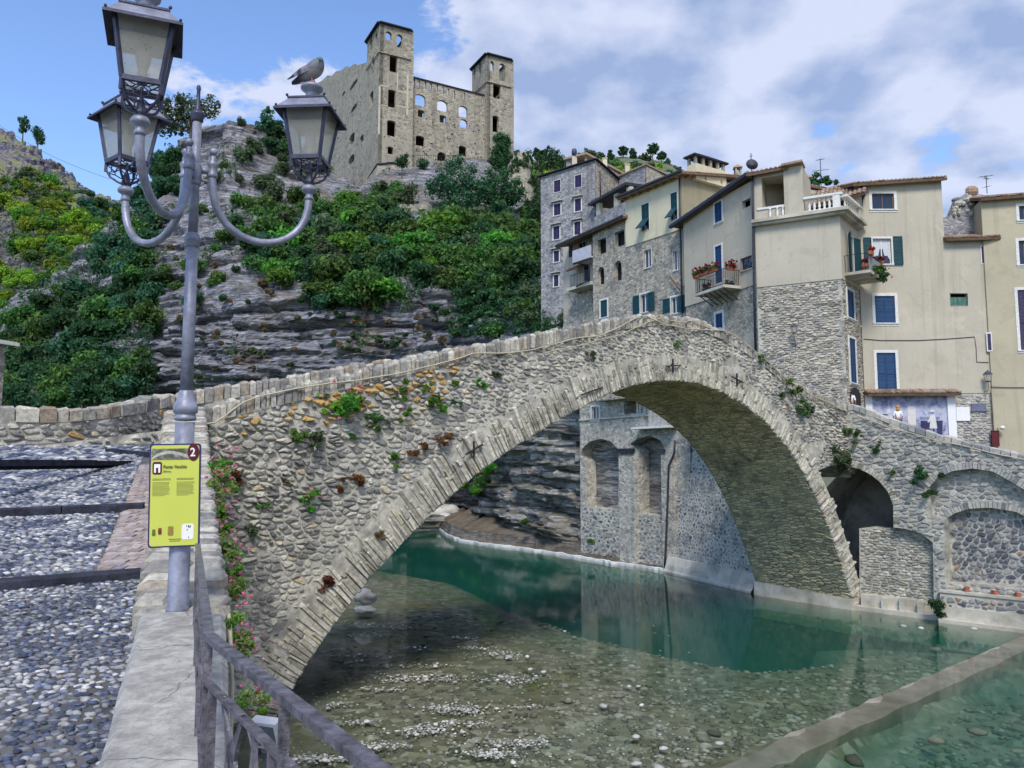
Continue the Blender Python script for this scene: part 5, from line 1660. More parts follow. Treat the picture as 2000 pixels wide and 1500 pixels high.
m.tube(cp, .014, 6); tag(m.build('cable', M['cable'], smooth=True), 'thin pale cable hugging the river edge of the low wall', 'cable')
# ------------------------------------------------------------------ lamp post
LD = 5.4
lp = P(347, 1181, LD); LPX, LPY = lp.x, LD
ZB = wt_z(LD) - .01
lamp = thing('lamp_post', 'tall grey cast iron lamp post with three square lanterns on curved arms', 'lamp post', (LPX, LPY, ZB))
def zat(v, d=LD): return P(380, v, d).z
zc1, zc2, zc3, zt = zat(790), zat(470), zat(226), zat(168)
m = MB()
m.lathe([(.074, ZB - .02), (.074, ZB + .03), (.068, ZB + .05), (.066, ZB + .6), (.062, zc1 - .12)], (LPX, LPY, 0), 20)
m.build('pole_base', M['pole'], lamp, True)
m = MB()
m.lathe([(.062, zc1 - .11), (.070, zc1 - .105), (.070, zc1 - .085), (.064, zc1 - .08), (.064, zc1 - .065), (.078, zc1 - .055), (.080, zc1 - .02), (.074, zc1 - .005), (.055, zc1 + .045), (.055, zc1 + .05), (.05, zc1 + .06), (.05, zc1 + .085), (.042, zc1 + .095)], (LPX, LPY, 0), 20)
m.build('collar', M['pole'], lamp, True)
m = MB()
m.lathe([(.042, zc1 + .09), (.038, zc2 - .03)], (LPX, LPY, 0), 18)
m.lathe([(.032, zc2 + .03), (.030, zc3 - .03)], (LPX, LPY, 0), 18)
m.build('pole_shaft', M['pole'], lamp, True)
m = MB()
m.lathe([(.038, zc2 - .05), (.048, zc2 - .04), (.048, zc2 - .015), (.058, zc2 + .0), (.058, zc2 + .02), (.045, zc2 + .03), (.045, zc2 + .045), (.032, zc2 + .055)], (LPX, LPY, 0), 18)
m.build('collar', M['pole'], lamp, True)
m = MB()
m.lathe([(.03, zc3 - .05), (.04, zc3 - .04), (.04, zc3 - .02), (.05, zc3), (.05, zc3 + .018), (.032, zc3 + .03), (.02, zc3 + .045), (.026, zc3 + .06), (.015, zc3 + .075), (.012, zt - .04), (.016, zt - .02), (.012, zt), (.002, zt + .008)], (LPX, LPY, 0), 14)
m.build('spire', M['poledark'], lamp, True)
ARM = .80
zk = zat(330)          # clamp
ZLAN = zat(316, LD * 1.072)    # lantern floor
def lantern(cx, cy, rot):
 """square lantern; returns mesh builders in world space"""
 R_ = Matrix.Rotation(rot, 3, 'Z')
 W = lambda x, y, z: Vector((cx, cy, ZLAN)) + R_ @ Vector((x, y, z))
 b, t_, h = .105, .158, .375
 frame = MB()
 cb = [(-b, -b), (b, -b), (b, b), (-b, b)]; ct = [(-t_, -t_), (t_, -t_), (t_, t_), (-t_, t_)]
 for i in range(4):
  j = (i + 1) % 4
  frame.bar(W(*cb[i], 0), W(*ct[i], h), .022, .022)
  frame.bar(W(*cb[i], 0), W(*cb[j], 0), .026, .03)
  frame.bar(W(*ct[i], h), W(*ct[j], h), .022, .022)
  frame.bar(W(*cb[i], .0), W(cb[i][0] * 1.02, cb[i][1] * 1.02, -.075), .018, .018)
 roof = MB()
 e, e2, r1, r2 = .215, .205, .125, .14
 sq = lambda q, z: [W(-q, -q, z), W(q, -q, z), W(q, q, z), W(-q, q, z)]
 lv = [sq(t_ - .01, h + .005), sq(e, h - .045), sq(e, h - .03), sq(e2 - .01, h - .015), sq(r1 + .01, h + .062), sq(r2, h + .067), sq(r2, h + .080), sq(.05, h + .115)]
 for k in range(len(lv) - 1):
  for i in range(4):
   j = (i + 1) % 4
   roof.quad(lv[k][i], lv[k][j], lv[k + 1][j], lv[k + 1][i], 1 if k in (3, 6) else 0)
 roof.add(lv[-1], [(0, 1, 2, 3)]); roof.add(lv[0], [(3, 2, 1, 0)])
 for sx in (-1, 1):
  for sy in (-1, 1):
   roof.ball(W(sx * r2, sy * r2, h + .088), .012, seg=6, rings=4); roof.ball(W(sx * e * .93, sy * e * .93, h - .01), .010, seg=6, rings=4)
 fin = MB()
 fin.lathe([(.05, h + .10), (.045, h + .15), (.052, h + .165), (.083, h + .19), (.086, h + .205), (.074, h + .218), (.055, h + .23), (.02, h + .243), (.002, h + .246)], (cx, cy, ZLAN), 16)
 panes = []
 for i in range(4):
  j = (i + 1) % 4
  p = MB()
  q = [W(*[c * .985 for c in cb[i]], .01), W(*[c * .985 for c in cb[j]], .01), W(*[c * .985 for c in ct[j]], h - .01), W(*[c * .985 for c in ct[i]], h - .01)]
  p.quad(*q); panes.append(p)
 bulb = MB()
 bulb.lathe([(.028, .02), (.030, .09), (.022, .10), (.030, .12), (.042, .16), (.044, .20), (.036, .235), (.016, .255), (.002, .26)], (cx, cy, ZLAN), 12)
 plate = MB(); qq = .145; plate.hexa(sq(.135, h * .70) + sq(.136, h * .715))
 bas = MB()
 for i in range(4):
  x, y = cb[i]
  bas.tube([W(x, y, -.01), W(x * 1.0, y * 1.0, -.06), W(x * .78, y * .78, -.115), W(x * .42, y * .42, -.15), W(x * .12, y * .12, -.17)], .009, 6)
  j = (i + 1) % 4
  x2, y2 = cb[j]
  for (k0, k1, z0, z1) in ((0, .28, -.02, -.06), (.28, .5, -.06, -.025), (.5, .72, -.025, -.06), (.72, 1, -.06, -.02), (.28, .28, -.06, -.085), (.72, .72, -.06, -.085), (.28, .5, -.085, -.10), (.5, .72, -.10, -.085), (0.05, .28, -.085, -.085), (.72, .95, -.085, -.085)):
   kk = lambda k, z: W((x + (x2 - x) * k) * (1 + z * 1.4), (y + (y2 - y) * k) * (1 + z * 1.4), z)
   bas.tube([kk(k0, z0), kk(k1, z1)], .0045, 4)
 for k in range(8):
  a0 = k * math.pi / 4; a1 = a0 + math.pi / 4
  bas.tube([W(.05 * math.cos(a0), .05 * math.sin(a0), -.003), W(.05 * math.cos(a1), .05 * math.sin(a1), -.003)], .004, 4)
  bas.tube([W(.05 * math.cos(a0), .05 * math.sin(a0), -.003), W(.10 * math.cos(a0), .10 * math.sin(a0), -.003)], .004, 4)
 bas.lathe([(.010, .0), (.010, -.07), (.022, -.10), (.026, -.13), (.040, -.165), (.028, -.19), (.026, -.20)], (cx, cy, ZLAN), 12)
 return frame, roof, fin, panes, bulb, plate, bas
t = NT('lamp_glass')
v = t.coord()
gsp = t.n('ShaderNodeBsdfPrincipled'); gsp.inputs['Roughness'].default_value = .25
dirt = t.noise(v, 9, 7, .7); sp_ = t.noise(v, 70, 3, .7)
gc = t.mix(t.rng(sp_, .63, .68), t.mix(t.rng(dirt, .35, .7), (.97, .95, .88), (.84, .81, .74)), (.10, .08, .06))
t.l(gc, gsp.inputs['Base Color'])
gtl = t.n('ShaderNodeBsdfTranslucent'); t.l(gc, gtl.inputs['Color'])
gtp = t.n('ShaderNodeBsdfTransparent'); gtp.inputs[0].default_value = (1, 1, .97, 1)
gm1 = t.n('ShaderNodeMixShader'); gm1.inputs[0].default_value = .75; t.l(gsp.outputs[0], gm1.inputs[1]); t.l(gtl.outputs[0], gm1.inputs[2])
gm2 = t.n('ShaderNodeMixShader'); t.l(t.rng(dirt, .3, .7, .52, .36), gm2.inputs[0]); t.l(gm1.outputs[0], gm2.inputs[1]); t.l(gtp.outputs[0], gm2.inputs[2])
t.l(gm2.outputs[0], t.out.inputs['Surface'])
M['lampglass'] = t.m
M['bulb'] = m_plain('frosted_bulb', (.34, .32, .27), .5, .1, 8)
LAN = []
for k, (ang, lb) in enumerate(((29, 'lantern on the right arm, a pigeon on its finial'), (-91, 'nearest lantern, highest in the photo'), (149, 'lantern behind and left of the nearest one'))):
 th = math.radians(ang)
 dx, dy = math.cos(th), math.sin(th)
 A = lambda r, z: Vector((LPX + dx * r, LPY + dy * r, z))
 zst = ZLAN - .20
 zbot = zat(474, LD * 1.04)
 r0 = .115
 pts = [A(r0, zk + .02)]
 for q in range(0, 17):
  f = q / 16
  a_ = math.pi * f
  rr = r0 + (ARM - r0) * (1 - math.cos(a_)) / 2
  zs = zk - .06 + (zst - .07 - (zk - .06)) * f
  dep = (min(zk - .06, zst - .07) - zbot) * math.sin(a_) ** .85
  pts.append(A(rr, zs - dep))
 pts.append(A(ARM, zst - .03))
 m = MB(); m.tube(pts, [.027] * len(pts), 12)
 m.lathe([(.030, zst - .10), (.034, zst - .08), (.026, zst - .06), (.03, zst - .045), (.055, zst - .03), (.058, zst - .01), (.045, zst + .01), (.024, zst + .02)], (LPX + dx * ARM, LPY + dy * ARM, 0), 14)
 m.lathe([(.026, zk - .05), (.036, zk - .04), (.036, zk - .02), (.028, zk - .01), (.030, zk + .03), (.038, zk + .045), (.036, zk + .06), (.020, zk + .08), (.022, zk + .10), (.014, zk + .115)], (LPX + dx * r0, LPY + dy * r0, 0), 12)
 m.ball(A(r0, zk + .145), .028, seg=12, rings=8)
 m.bar(A(.02, zk - .0), A(r0, zk - .0), .02, .045); m.bar(A(.02, zk - .07), A(r0, zk - .08), .012, .02)
 m.build('arm', M['pole'], lamp, True)
 cx, cy = LPX + dx * ARM, LPY + dy * ARM
 fr, ro, fi, pn, bu, pt, ba = lantern(cx, cy, math.radians((-94, -67, -38)[k]))
 f_ = fr.build('lantern', M['poledark'], lamp, label=lb)
 ro.build('lantern_roof', [M['poledark'], M['pole']], f_); fi.build('finial', M['pole'], f_, True)
 for p in pn: p.build('pane', M['lampglass'], f_, fix=False)
 bu.build('bulb', M['bulb'], f_, True); pt.build('reflector', M['bulb'], f_); ba.build('basket', M['poledark'], f_)
 LAN.append((cx, cy))
m = MB(); m.lathe([(.036, zk - .12), (.042, zk - .10), (.042, zk + .02), (.036, zk + .04)], (LPX, LPY, 0), 14); m.build('clamp', M['pole'], lamp, True)
# ------------------------------------------------------------------ pigeon on the right lantern
FZT = ZLAN + .375 + .238
pig = thing('pigeon', 'grey pigeon with dark wing bars perched on the right lantern, tail to the left', 'pigeon', (LAN[0][0], LAN[0][1], FZT))
bm = bmesh.new()
secs = [(-.165, .030, .020, .006), (-.125, .042, .030, .010), (-.09, .056, .034, .018), (-.055, .070, .048, .036), (-.015, .086, .060, .054), (.025, .100, .062, .064), (.060, .112, .056, .064), (.085, .126, .046, .058), (.102, .140, .032, .044), (.112, .148, .012, .018)]
rings = []
for (x, z, hw, hh) in secs:
 rings.append([bm.verts.new((x + .25 * hh * math.sin(a) * -.3, hw * math.cos(a), z + hh * math.sin(a))) for a in [2 * math.pi * k / 16 for k in range(16)]])
for i in range(len(rings) - 1):
 for k in range(16): bm.faces.new((rings[i][k], rings[i][(k + 1) % 16], rings[i + 1][(k + 1) % 16], rings[i + 1][k]))
bm.faces.new(rings[0]); bm.faces.new(rings[-1][::-1])
bmesh.ops.recalc_face_normals(bm, faces=bm.faces)
me = bpy.data.meshes.new('body'); bm.to_mesh(me); bm.free()
t = NT('pigeon_feathers')
tc = t.n('ShaderNodeTexCoord'); sx = t.n('ShaderNodeSeparateXYZ'); t.l(tc.outputs['Object'], sx.inputs[0])
nz = t.noise(tc.outputs['Object'], 60, 5, .7)
c = t.mix(t.rng(nz, .3, .7), (.10, .10, .12), (.19, .19, .22))
c = t.mix(t.math('MULTIPLY', t.rng(sx.outputs['Z'], .085, .06), t.rng(sx.outputs['X'], -.08, -.04)), c, (.36, .34, .34))
c = t.mix(t.rng(sx.outputs['X'], -.075, -.10), c, (.06, .065, .10))
c = t.mix(t.math('MULTIPLY', t.rng(sx.outputs['X'], .06, .085), t.rng(sx.outputs['Z'], .11, .13)), c, (.12, .16, .19))
M['pigeon'] = t.pbr(c, .6, t.bump(nz, .4, .005), 0, .3)
me.materials.append(M['pigeon'])
me.polygons.foreach_set('use_smooth', [True] * len(me.polygons))
bo = put('body', me, pig, True)
md = bo.modifiers.new('soft', 'SUBSURF'); md.levels = 1; md.render_levels = 1
for sgn in (-1, 1):
 m = MB()
 n = 9; up_, lo_ = [], []
 for i in range(n):
  f = i / (n - 1); x = .068 - .245 * f
  hh = .048 * math.sin(math.pi * min(1, .18 + f * .80)) ** .8
  y = sgn * (.058 * math.sin(math.pi * (.28 + .55 * (1 - f))) + .010) * (1 - .35 * f)
  z = .108 - .062 * f
  up_.append(Vector((x, y * .80, z + hh * .72))); lo_.append(Vector((x, y * 1.06, z - hh * .5)))
 mid = [(a + b) / 2 + Vector((0, sgn * .010, 0)) for a, b in zip(up_, lo_)]
 for i in range(n - 1):
  bar_ = 1 if i in (4, 6, 7) else 0
  m.quad(up_[i], up_[i + 1], mid[i + 1], mid[i], bar_); m.quad(mid[i], mid[i + 1], lo_[i + 1], lo_[i], bar_)
 M.setdefault('wing_f', m_plain('wing_feather', (.17, .17, .19), .6, .4, 40, .4)); M.setdefault('wing_d', m_plain('dark_feather', (.035, .035, .05), .6, .3, 30, .3))
 m.build('wing', [M['wing_f'], M['wing_d']], pig, True, local=True, fix=False)
 m = MB(); m.tube([(.01, sgn * .022, .045), (.012, sgn * .022, .006)], .0045, 6)
 for tx in (.022, .0, -.016): m.tube([(.012, sgn * .022, .006), (.012 + tx, sgn * .022 + sgn * .008 * (tx < .01), .002)], .003, 5)
 m.build('leg', m_plain('pigeon_leg', (.35, .10, .09), .6), pig, local=True)
m = MB(); m.ball((.090, -.018, .150), .027, .025, .026, 10, 7); m.build('head', M['pigeon'], pig, True, local=True)
m = MB(); m.lathe([(.006, 0), (.004, .012), (.0005, .022)], (.098, -.042, .140), 6, 0, Matrix.Rotation(math.radians(115), 3, 'X')); m.build('beak', M['wing_d'], pig, local=True)
pig.scale = (.98, 1.1, 1.06)
pig.rotation_euler = (0, math.radians(-8), math.radians(-8))
# ------------------------------------------------------------------ information sign on the pole
sign = thing('info_sign', 'yellow green information board strapped to the lamp post, number 2 in its corner', 'sign', tuple(P(340, 968, LD - .10)))
c0 = P(341, 967, LD - .10)
SW, SHH = .305, .665
yaw = math.radians(14)
Rm = Matrix.Rotation(yaw, 4, 'Z') @ Matrix.Rotation(math.radians(-1.2), 4, 'Y')
SM = Matrix.Translation(c0) @ Rm @ Matrix.Rotation(math.radians(90), 4, 'X')     # local x right, y up, z towards the viewer
def splate(mb, x0, x1, y0, y1, z0, z1, rad=.02, mi=0):
 pts = []
 for (cx, cy, a0) in ((x1 - rad, y1 - rad, 0), (x0 + rad, y1 - rad, 90), (x0 + rad, y0 + rad, 180), (x1 - rad, y0 + rad, 270)):
  for k in range(5):
   a = math.radians(a0 + k * 22.5); pts.append((cx + rad * math.cos(a), cy + rad * math.sin(a)))
 n = len(pts)
 mb.add([SM @ Vector((p[0], p[1], z0)) for p in pts] + [SM @ Vector((p[0], p[1], z1)) for p in pts], [tuple(range(n))[::-1], tuple(range(n, 2 * n))] + [(i, (i + 1) % n, (i + 1) % n + n, i + n) for i in range(n)], mi)
M['signback'] = m_plain('sign_edge_blue', (.03, .03, .12), .4, .1)
M['signyel'] = m_plain('sign_yellow_green', (.56, .60, .10), .45, .05, 2, 0)
M['maroon'] = m_plain('sign_maroon', (.09, .006, .02), .4, .1, 3, 0)
M['ink'] = m_plain('sign_ink', (.05, .05, .03), .6, .1, 3, 0)
M['inkwhite'] = m_plain('sign_white', (.82, .80, .78), .5, .04, 3, 0)
m = MB(); splate(m, -SW / 2 - .006, SW / 2 + .006, -SHH / 2 - .006, SHH / 2 + .006, -.022, 0); back = m.build('backing_board', M['signback'], sign)
m = MB(); splate(m, -SW / 2 + .004, SW / 2 - .004, -SHH / 2 + .004, SHH / 2 - .004, 0, .002, .018); pan = m.build('panel', M['signyel'], sign)
t = NT('sign_photo')
v = t.coord()
pn_ = t.noise(v, 22, 8, .75)
M['signphoto'] = t.pbr(t.ramp(pn_, [(.3, (.02, .03, .02)), (.5, (.14, .14, .10)), (.7, (.50, .48, .42))]), .4, None, 0, .3)
m = MB(); x0, x1, y0, y1 = -SW / 2 + .006, SW / 2 - .07, SHH / 2 - .10, SHH / 2 - .026
m.add([SM @ Vector(q) for q in ((x0, y0, .0035), (x1 + .04, y0, .0035), (x1 + .04, y1, .0035), (x0, y1, .0035))], [(0, 1, 2, 3)]); m.build('photo_print', M['signphoto'], sign, fix=False)
m = MB()
ar = [(x0 + (x1 + .03 - x0) * i / 10, y0 + .008 + .045 * math.sin(math.pi * (i / 10) ** .8)) for i in range(11)]
for i in range(10): m.add([SM @ Vector((ar[i][0], ar[i][1] + .006, .0045)), SM @ Vector((ar[i + 1][0], ar[i + 1][1] + .006, .0045)), SM @ Vector((ar[i + 1][0], ar[i + 1][1] - .014, .0045)), SM @ Vector((ar[i][0], ar[i][1] - .014, .0045))], [(0, 1, 2, 3)])
m.build('photo_arch', m_plain('print_grey', (.42, .41, .36), .5, .4, 60, 0), sign, fix=False)
m = MB()
cxr, cyr = SW / 2 - .040, SHH / 2 - .052
m.add([SM @ Vector((cxr + .036 * math.cos(2 * math.pi * k / 28), cyr + .058 * math.sin(2 * math.pi * k / 28), .0055)) for k in range(28)], [tuple(range(28))])
m.build('number_badge', M['maroon'], sign, fix=False)
m = MB(); splate(m, -SW / 2 + .014, -SW / 2 + .072, SHH / 2 - .195, SHH / 2 - .112, .002, .004, .014); m.build('logo_badge', M['maroon'], sign)
m = MB()
lx, ly = -SW / 2 + .043, SHH / 2 - .155
for (a, b, c_, d) in ((-.019, -.007, -.028, .028), (.007, .019, -.028, .028), (-.007, .007, .006, .028)):
 m.add([SM @ Vector(q) for q in ((lx + a, ly + c_, .0052), (lx + b, ly + c_, .0052), (lx + b, ly + d, .0052), (lx + a, ly + d, .0052))], [(0, 1, 2, 3)])
m.add([SM @ Vector(q) for q in ((lx - .009, ly + .004, .0054), (lx + .009, ly + .004, .0054), (lx + .005, ly + .012, .0054), (lx - .005, ly + .012, .0054))], [(0, 1, 2, 3)])
m.build('gate_logo', M['inkwhite'], sign, fix=False)
def text(body, x, y, size, mat, name='lettering', bold=0.0, align='LEFT', sx=1.0):
 cu = bpy.data.curves.new(name, 'FONT'); cu.body = body; cu.size = size; cu.align_x = align; cu.offset = bold
 cu.materials.append(mat)
 tmp = bpy.data.objects.new(name, cu); COL.objects.link(tmp)
 me = bpy.data.meshes.new_from_object(tmp.evaluated_get(bpy.context.evaluated_depsgraph_get()))
 bpy.data.objects.remove(tmp); bpy.data.curves.remove(cu)
 me.name = name
 o = put(name, me, sign)
 o.matrix_basis = SM @ Matrix.Translation((x, y, .0062)) @ Matrix.Diagonal((sx, 1, 1, 1))
 return o
text('2', cxr - .004, cyr - .026, .078, M['inkwhite'], bold=.0016, align='CENTER', sx=.85)
text('Ponte Vecchio', -SW / 2 + .080, SHH / 2 - .156, .031, M['ink'], bold=.0006, sx=.80)
text('XV sec.', -SW / 2 + .080, SHH / 2 - .182, .018, M['ink'], bold=.0006, sx=.9)
m = MB()
for colx in (-SW / 2 + .016, .012):
 for k in range(15):
  if k == 2: continue
  y = SHH / 2 - .225 - k * .0078; x = colx; xe = colx + .110 - (.035 if k == 14 else rng.uniform(0, .012))
  while x < xe:
   wl = rng.uniform(.006, .020)
   x2 = min(xe, x + wl)
   hh = .0030 if k < 2 else .0022
   m.add([SM @ Vector(q) for q in ((x, y, .0034), (x2, y, .0034), (x2, y + hh, .0034), (x, y + hh, .0034))], [(0, 1, 2, 3)])
   x = x2 + .0022
for (y, a, b) in ((-SHH / 2 + .044, -.03, .045), (-SHH / 2 + .032, -.025, .04)):
 m.add([SM @ Vector(q) for q in ((a, y, .0034), (b, y, .0034), (b, y + .004, .0034), (a, y + .004, .0034))], [(0, 1, 2, 3)])
m.build('small_print', M['ink'], sign, fix=False)
m = MB()
for k, (x, y, w_, h, mi) in enumerate(((-.122, -.235, .020, .034, 0), (-.085, -.232, .022, .045, 1), (-.02, -.232, .034, .060, 2))):
 splate(m, x - w_ / 2, x + w_ / 2, y - h / 2, y + h / 2, .002, .0042, .008, mi)
splate(m, -.134, -.110, -.262, -.238, .002, .0040, .011, 0)
splate(m, -.094, -.076, -.246, -.226, .0042, .0050, .006, 3)
m.build('crest', [m_plain('crest_green', (.10, .16, .03), .5, .2, 90), m_plain('crest_red', (.30, .05, .03), .5, .2, 90), m_plain('crest_gold', (.28, .20, .04), .5, .5, 120), M['ink']], sign)
m = MB(); splate(m, .048, .122, -.292, -.19, .002, .0044, .016); m.build('white_sticker', M['inkwhite'], sign)
m = MB()
for (x, y, w_, h) in ((.078, -.204, .005, .010), (.090, -.206, .006, .016), (.101, -.206, .006, .014), (.095, -.212, .012, .006), (.082, -.228, .006, .010), (.092, -.278, .005, .010)):
 splate(m, x - w_ / 2, x + w_ / 2, y - h / 2, y + h / 2, .0044, .0052, .002)
m.build('torn_paper', M['ink'], sign)
m = MB()
for dz in (.2, -.2):
 q = SM @ Vector((.02, dz, -.02)); m.lathe([(.070, -.012), (.070, .012), (.066, .012), (.066, -.012)], (LPX, LPY, q.z), 16)
m.build('strap', M['pipe'], sign)
# ------------------------------------------------------------------ railing
ral = thing('railing', 'worn iron railing turning a corner beside the low wall, leaf shaped bars inside', 'railing', (-.89, 2.32, 6.4))
RC = P(408, 1243, 2.32); RC = Vector((RC.x, 2.32, RC.z)); RF = P(386, 1064, 5.0); RN = P(742, 1503, 1.31)
drn = (RN - RC); RE = RC + drn * 1.9; RE.z = RN.z
def rail_line(a, b, m, w_=.05, h=.028, steps=1): m.bar(a, b, w_, h)
m = MB(); m.bar(RF, RC + (RF - RC).normalized() * -.012, .030, .018); m.build('handrail', M['rail'], ral)
m = MB(); m.bar(RC, RE, .030, .018); m.build('handrail', M['rail'], ral)
lowr = Vector((0, 0, -.125))
m = MB(); m.bar(RF + lowr, RC + lowr, .02, .010); m.build('lower_rail', M['rail'], ral)
m = MB(); m.bar(RC + lowr, RE + lowr, .022, .010); m.build('lower_rail', M['rail'], ral)
bot = -.36
m = MB(); m.bar(RF + Vector((0, 0, bot)), RC + Vector((0, 0, bot)), .03, .014); m.build('lower_rail', M['rail'], ral)
m = MB(); m.bar(RC + Vector((0, 0, bot)), RE + Vector((0, 0, bot)), .03, .014); m.build('lower_rail', M['rail'], ral)
far_n = Vector((-(RF - RC).y, (RF - RC).x, 0)).normalized()
for q in [RF, RC.lerp(RF, .36), RC.lerp(RF, .7), RC, RC.lerp(RE, .31), RC.lerp(RE, .62), RE]:
 m = MB(); m.bar(q + Vector((0, 0, -.012)), q + Vector((0, 0, -.66)), .022, .022, up=far_n); m.build('post', M['rail'], ral)
def leafbar(a, b, side, m):
 """flat bar with a leaf shaped swelling, lying in the plane of the railing"""
 t_ = (b - a).normalized()
 n = t_.cross(side).normalized()
 L = (b - a).length
 prof = [(0, .012), (.2, .012), (.3, .016), (.4, .026), (.5, .032), (.6, .026), (.7, .016), (.8, .012), (1, .012)]
 vs = []
 for f, w_ in prof:
  c = a + t_ * L * f
  vs += [c - n * w_ - side * .005, c + n * w_ - side * .005, c + n * w_ + side * .005, c - n * w_ + side * .005]
 fs = []
 for i in range(len(prof) - 1):
  for k in range(4): fs.append((i * 4 + k, i * 4 + (k + 1) % 4, i * 4 + 4 + (k + 1) % 4, i * 4 + 4 + k))
 m.add(vs, fs)
for (a, b, n) in ((RC, RE, 12), (RC, RF, 14)):
 side = (b - a).cross(Vector((0, 0, 1))).normalized()
 step = (b - a) / n
 for i in range(n):
  p0 = a + step * i
  if i % 3 == 0:
   m = MB(); m.bar(p0 + step * .35 + lowr, p0 + step * .35 + Vector((0, 0, bot)), .012, .022, up=side); m.build('baluster', M['rail'], ral)
  elif i % 3 == 1:
   for (f0, f1) in ((0.0, 1.1), (1.1, 0.0)):
    m = MB(); leafbar(p0 + step * f0 + lowr, p0 + step * f1 + Vector((0, 0, bot)), side, m); m.build('leaf_bar', M['rail'], ral)
  else:
   m = MB(); leafbar(p0 + step * .6 + lowr, p0 + step * .6 + Vector((0, 0, bot)), side, m); m.build('leaf_bar', M['rail'], ral)
fl = P(522, 1428, 2.5)
fld = thing('floodlight', 'square grey floodlight mounted outside the railing, aimed at the bridge', 'floodlight', tuple(fl))
RT = Matrix.Rotation(math.radians(-20), 4, 'Z') @ Matrix.Rotation(math.radians(20), 4, 'X')
FMx = Matrix.Translation(fl) @ RT @ Matrix.Scale(.62, 4)
m = MB(); m.box(-.075, .075, -.03, .03, -.06, .06, M=FMx); m.box(-.088, .088, -.036, -.028, -.072, .072, M=FMx); m.build('housing', m_plain('grey_housing', (.34, .36, .40), .45, .15, 12), fld)
m = MB(); m.box(-.07, .07, -.040, -.036, -.055, .055, M=FMx); m.build('lens', M['glass'], fld)
m = MB(); m.bar(FMx @ Vector((-.085, 0, 0)), FMx @ Vector((-.085, 0, -.15)), .01, .02); m.bar(FMx @ Vector((.085, 0, 0)), FMx @ Vector((.085, 0, -.15)), .01, .02); m.bar(FMx @ Vector((-.085, 0, -.15)), FMx @ Vector((.085, 0, -.15)), .02, .01); m.bar(FMx @ Vector((0, 0, -.15)), Vector((wr_x(2.3) - .05, 2.3, wt_z(2.3) - .1)), .03, .03); m.build('bracket', M['pipe'], fld)
# ------------------------------------------------------------------ plants on the masonry
def wall_plant(p, n, r, kind, flower=None, label='', group=None, hang=0.0, size=None, nf=8, seed=0):
 rg = random.Random(seed + 17)
 mats = [M[kind], M['bark'], M[flower] if flower else M['leaf']]
 mb = MB()
 size = size or r * .17
 for i in range(5):
  d = Vector((rg.gauss(0, .55), rg.gauss(0, .25), rg.gauss(0, .45) - hang)) * r
  d += n * abs(rg.gauss(.25, .2)) * r
  mb.tube([Vector((0, 0, -.02)), d * .6 + Vector((0, 0, r * .1)), d], [.012 * r + .003, .01 * r, .004], 4, 1)
  leaf_quads(mb, d, r * .5, 95, size, rg, 0, .2, .8)
 if flower:
  for i in range(nf):
   d = Vector((rg.gauss(0, .6), rg.gauss(0, .25), rg.gauss(.25, .55) - hang)) * r + n * rg.uniform(.3, .8) * r
   leaf_quads(mb, d, r * .10, 12, r * .10, rg, 2, .2, .8)
 o = put('wall_plant', mb.mesh('wall_plant', mats)); o.location = p
 tag(o, label, 'plant', group)
 return o
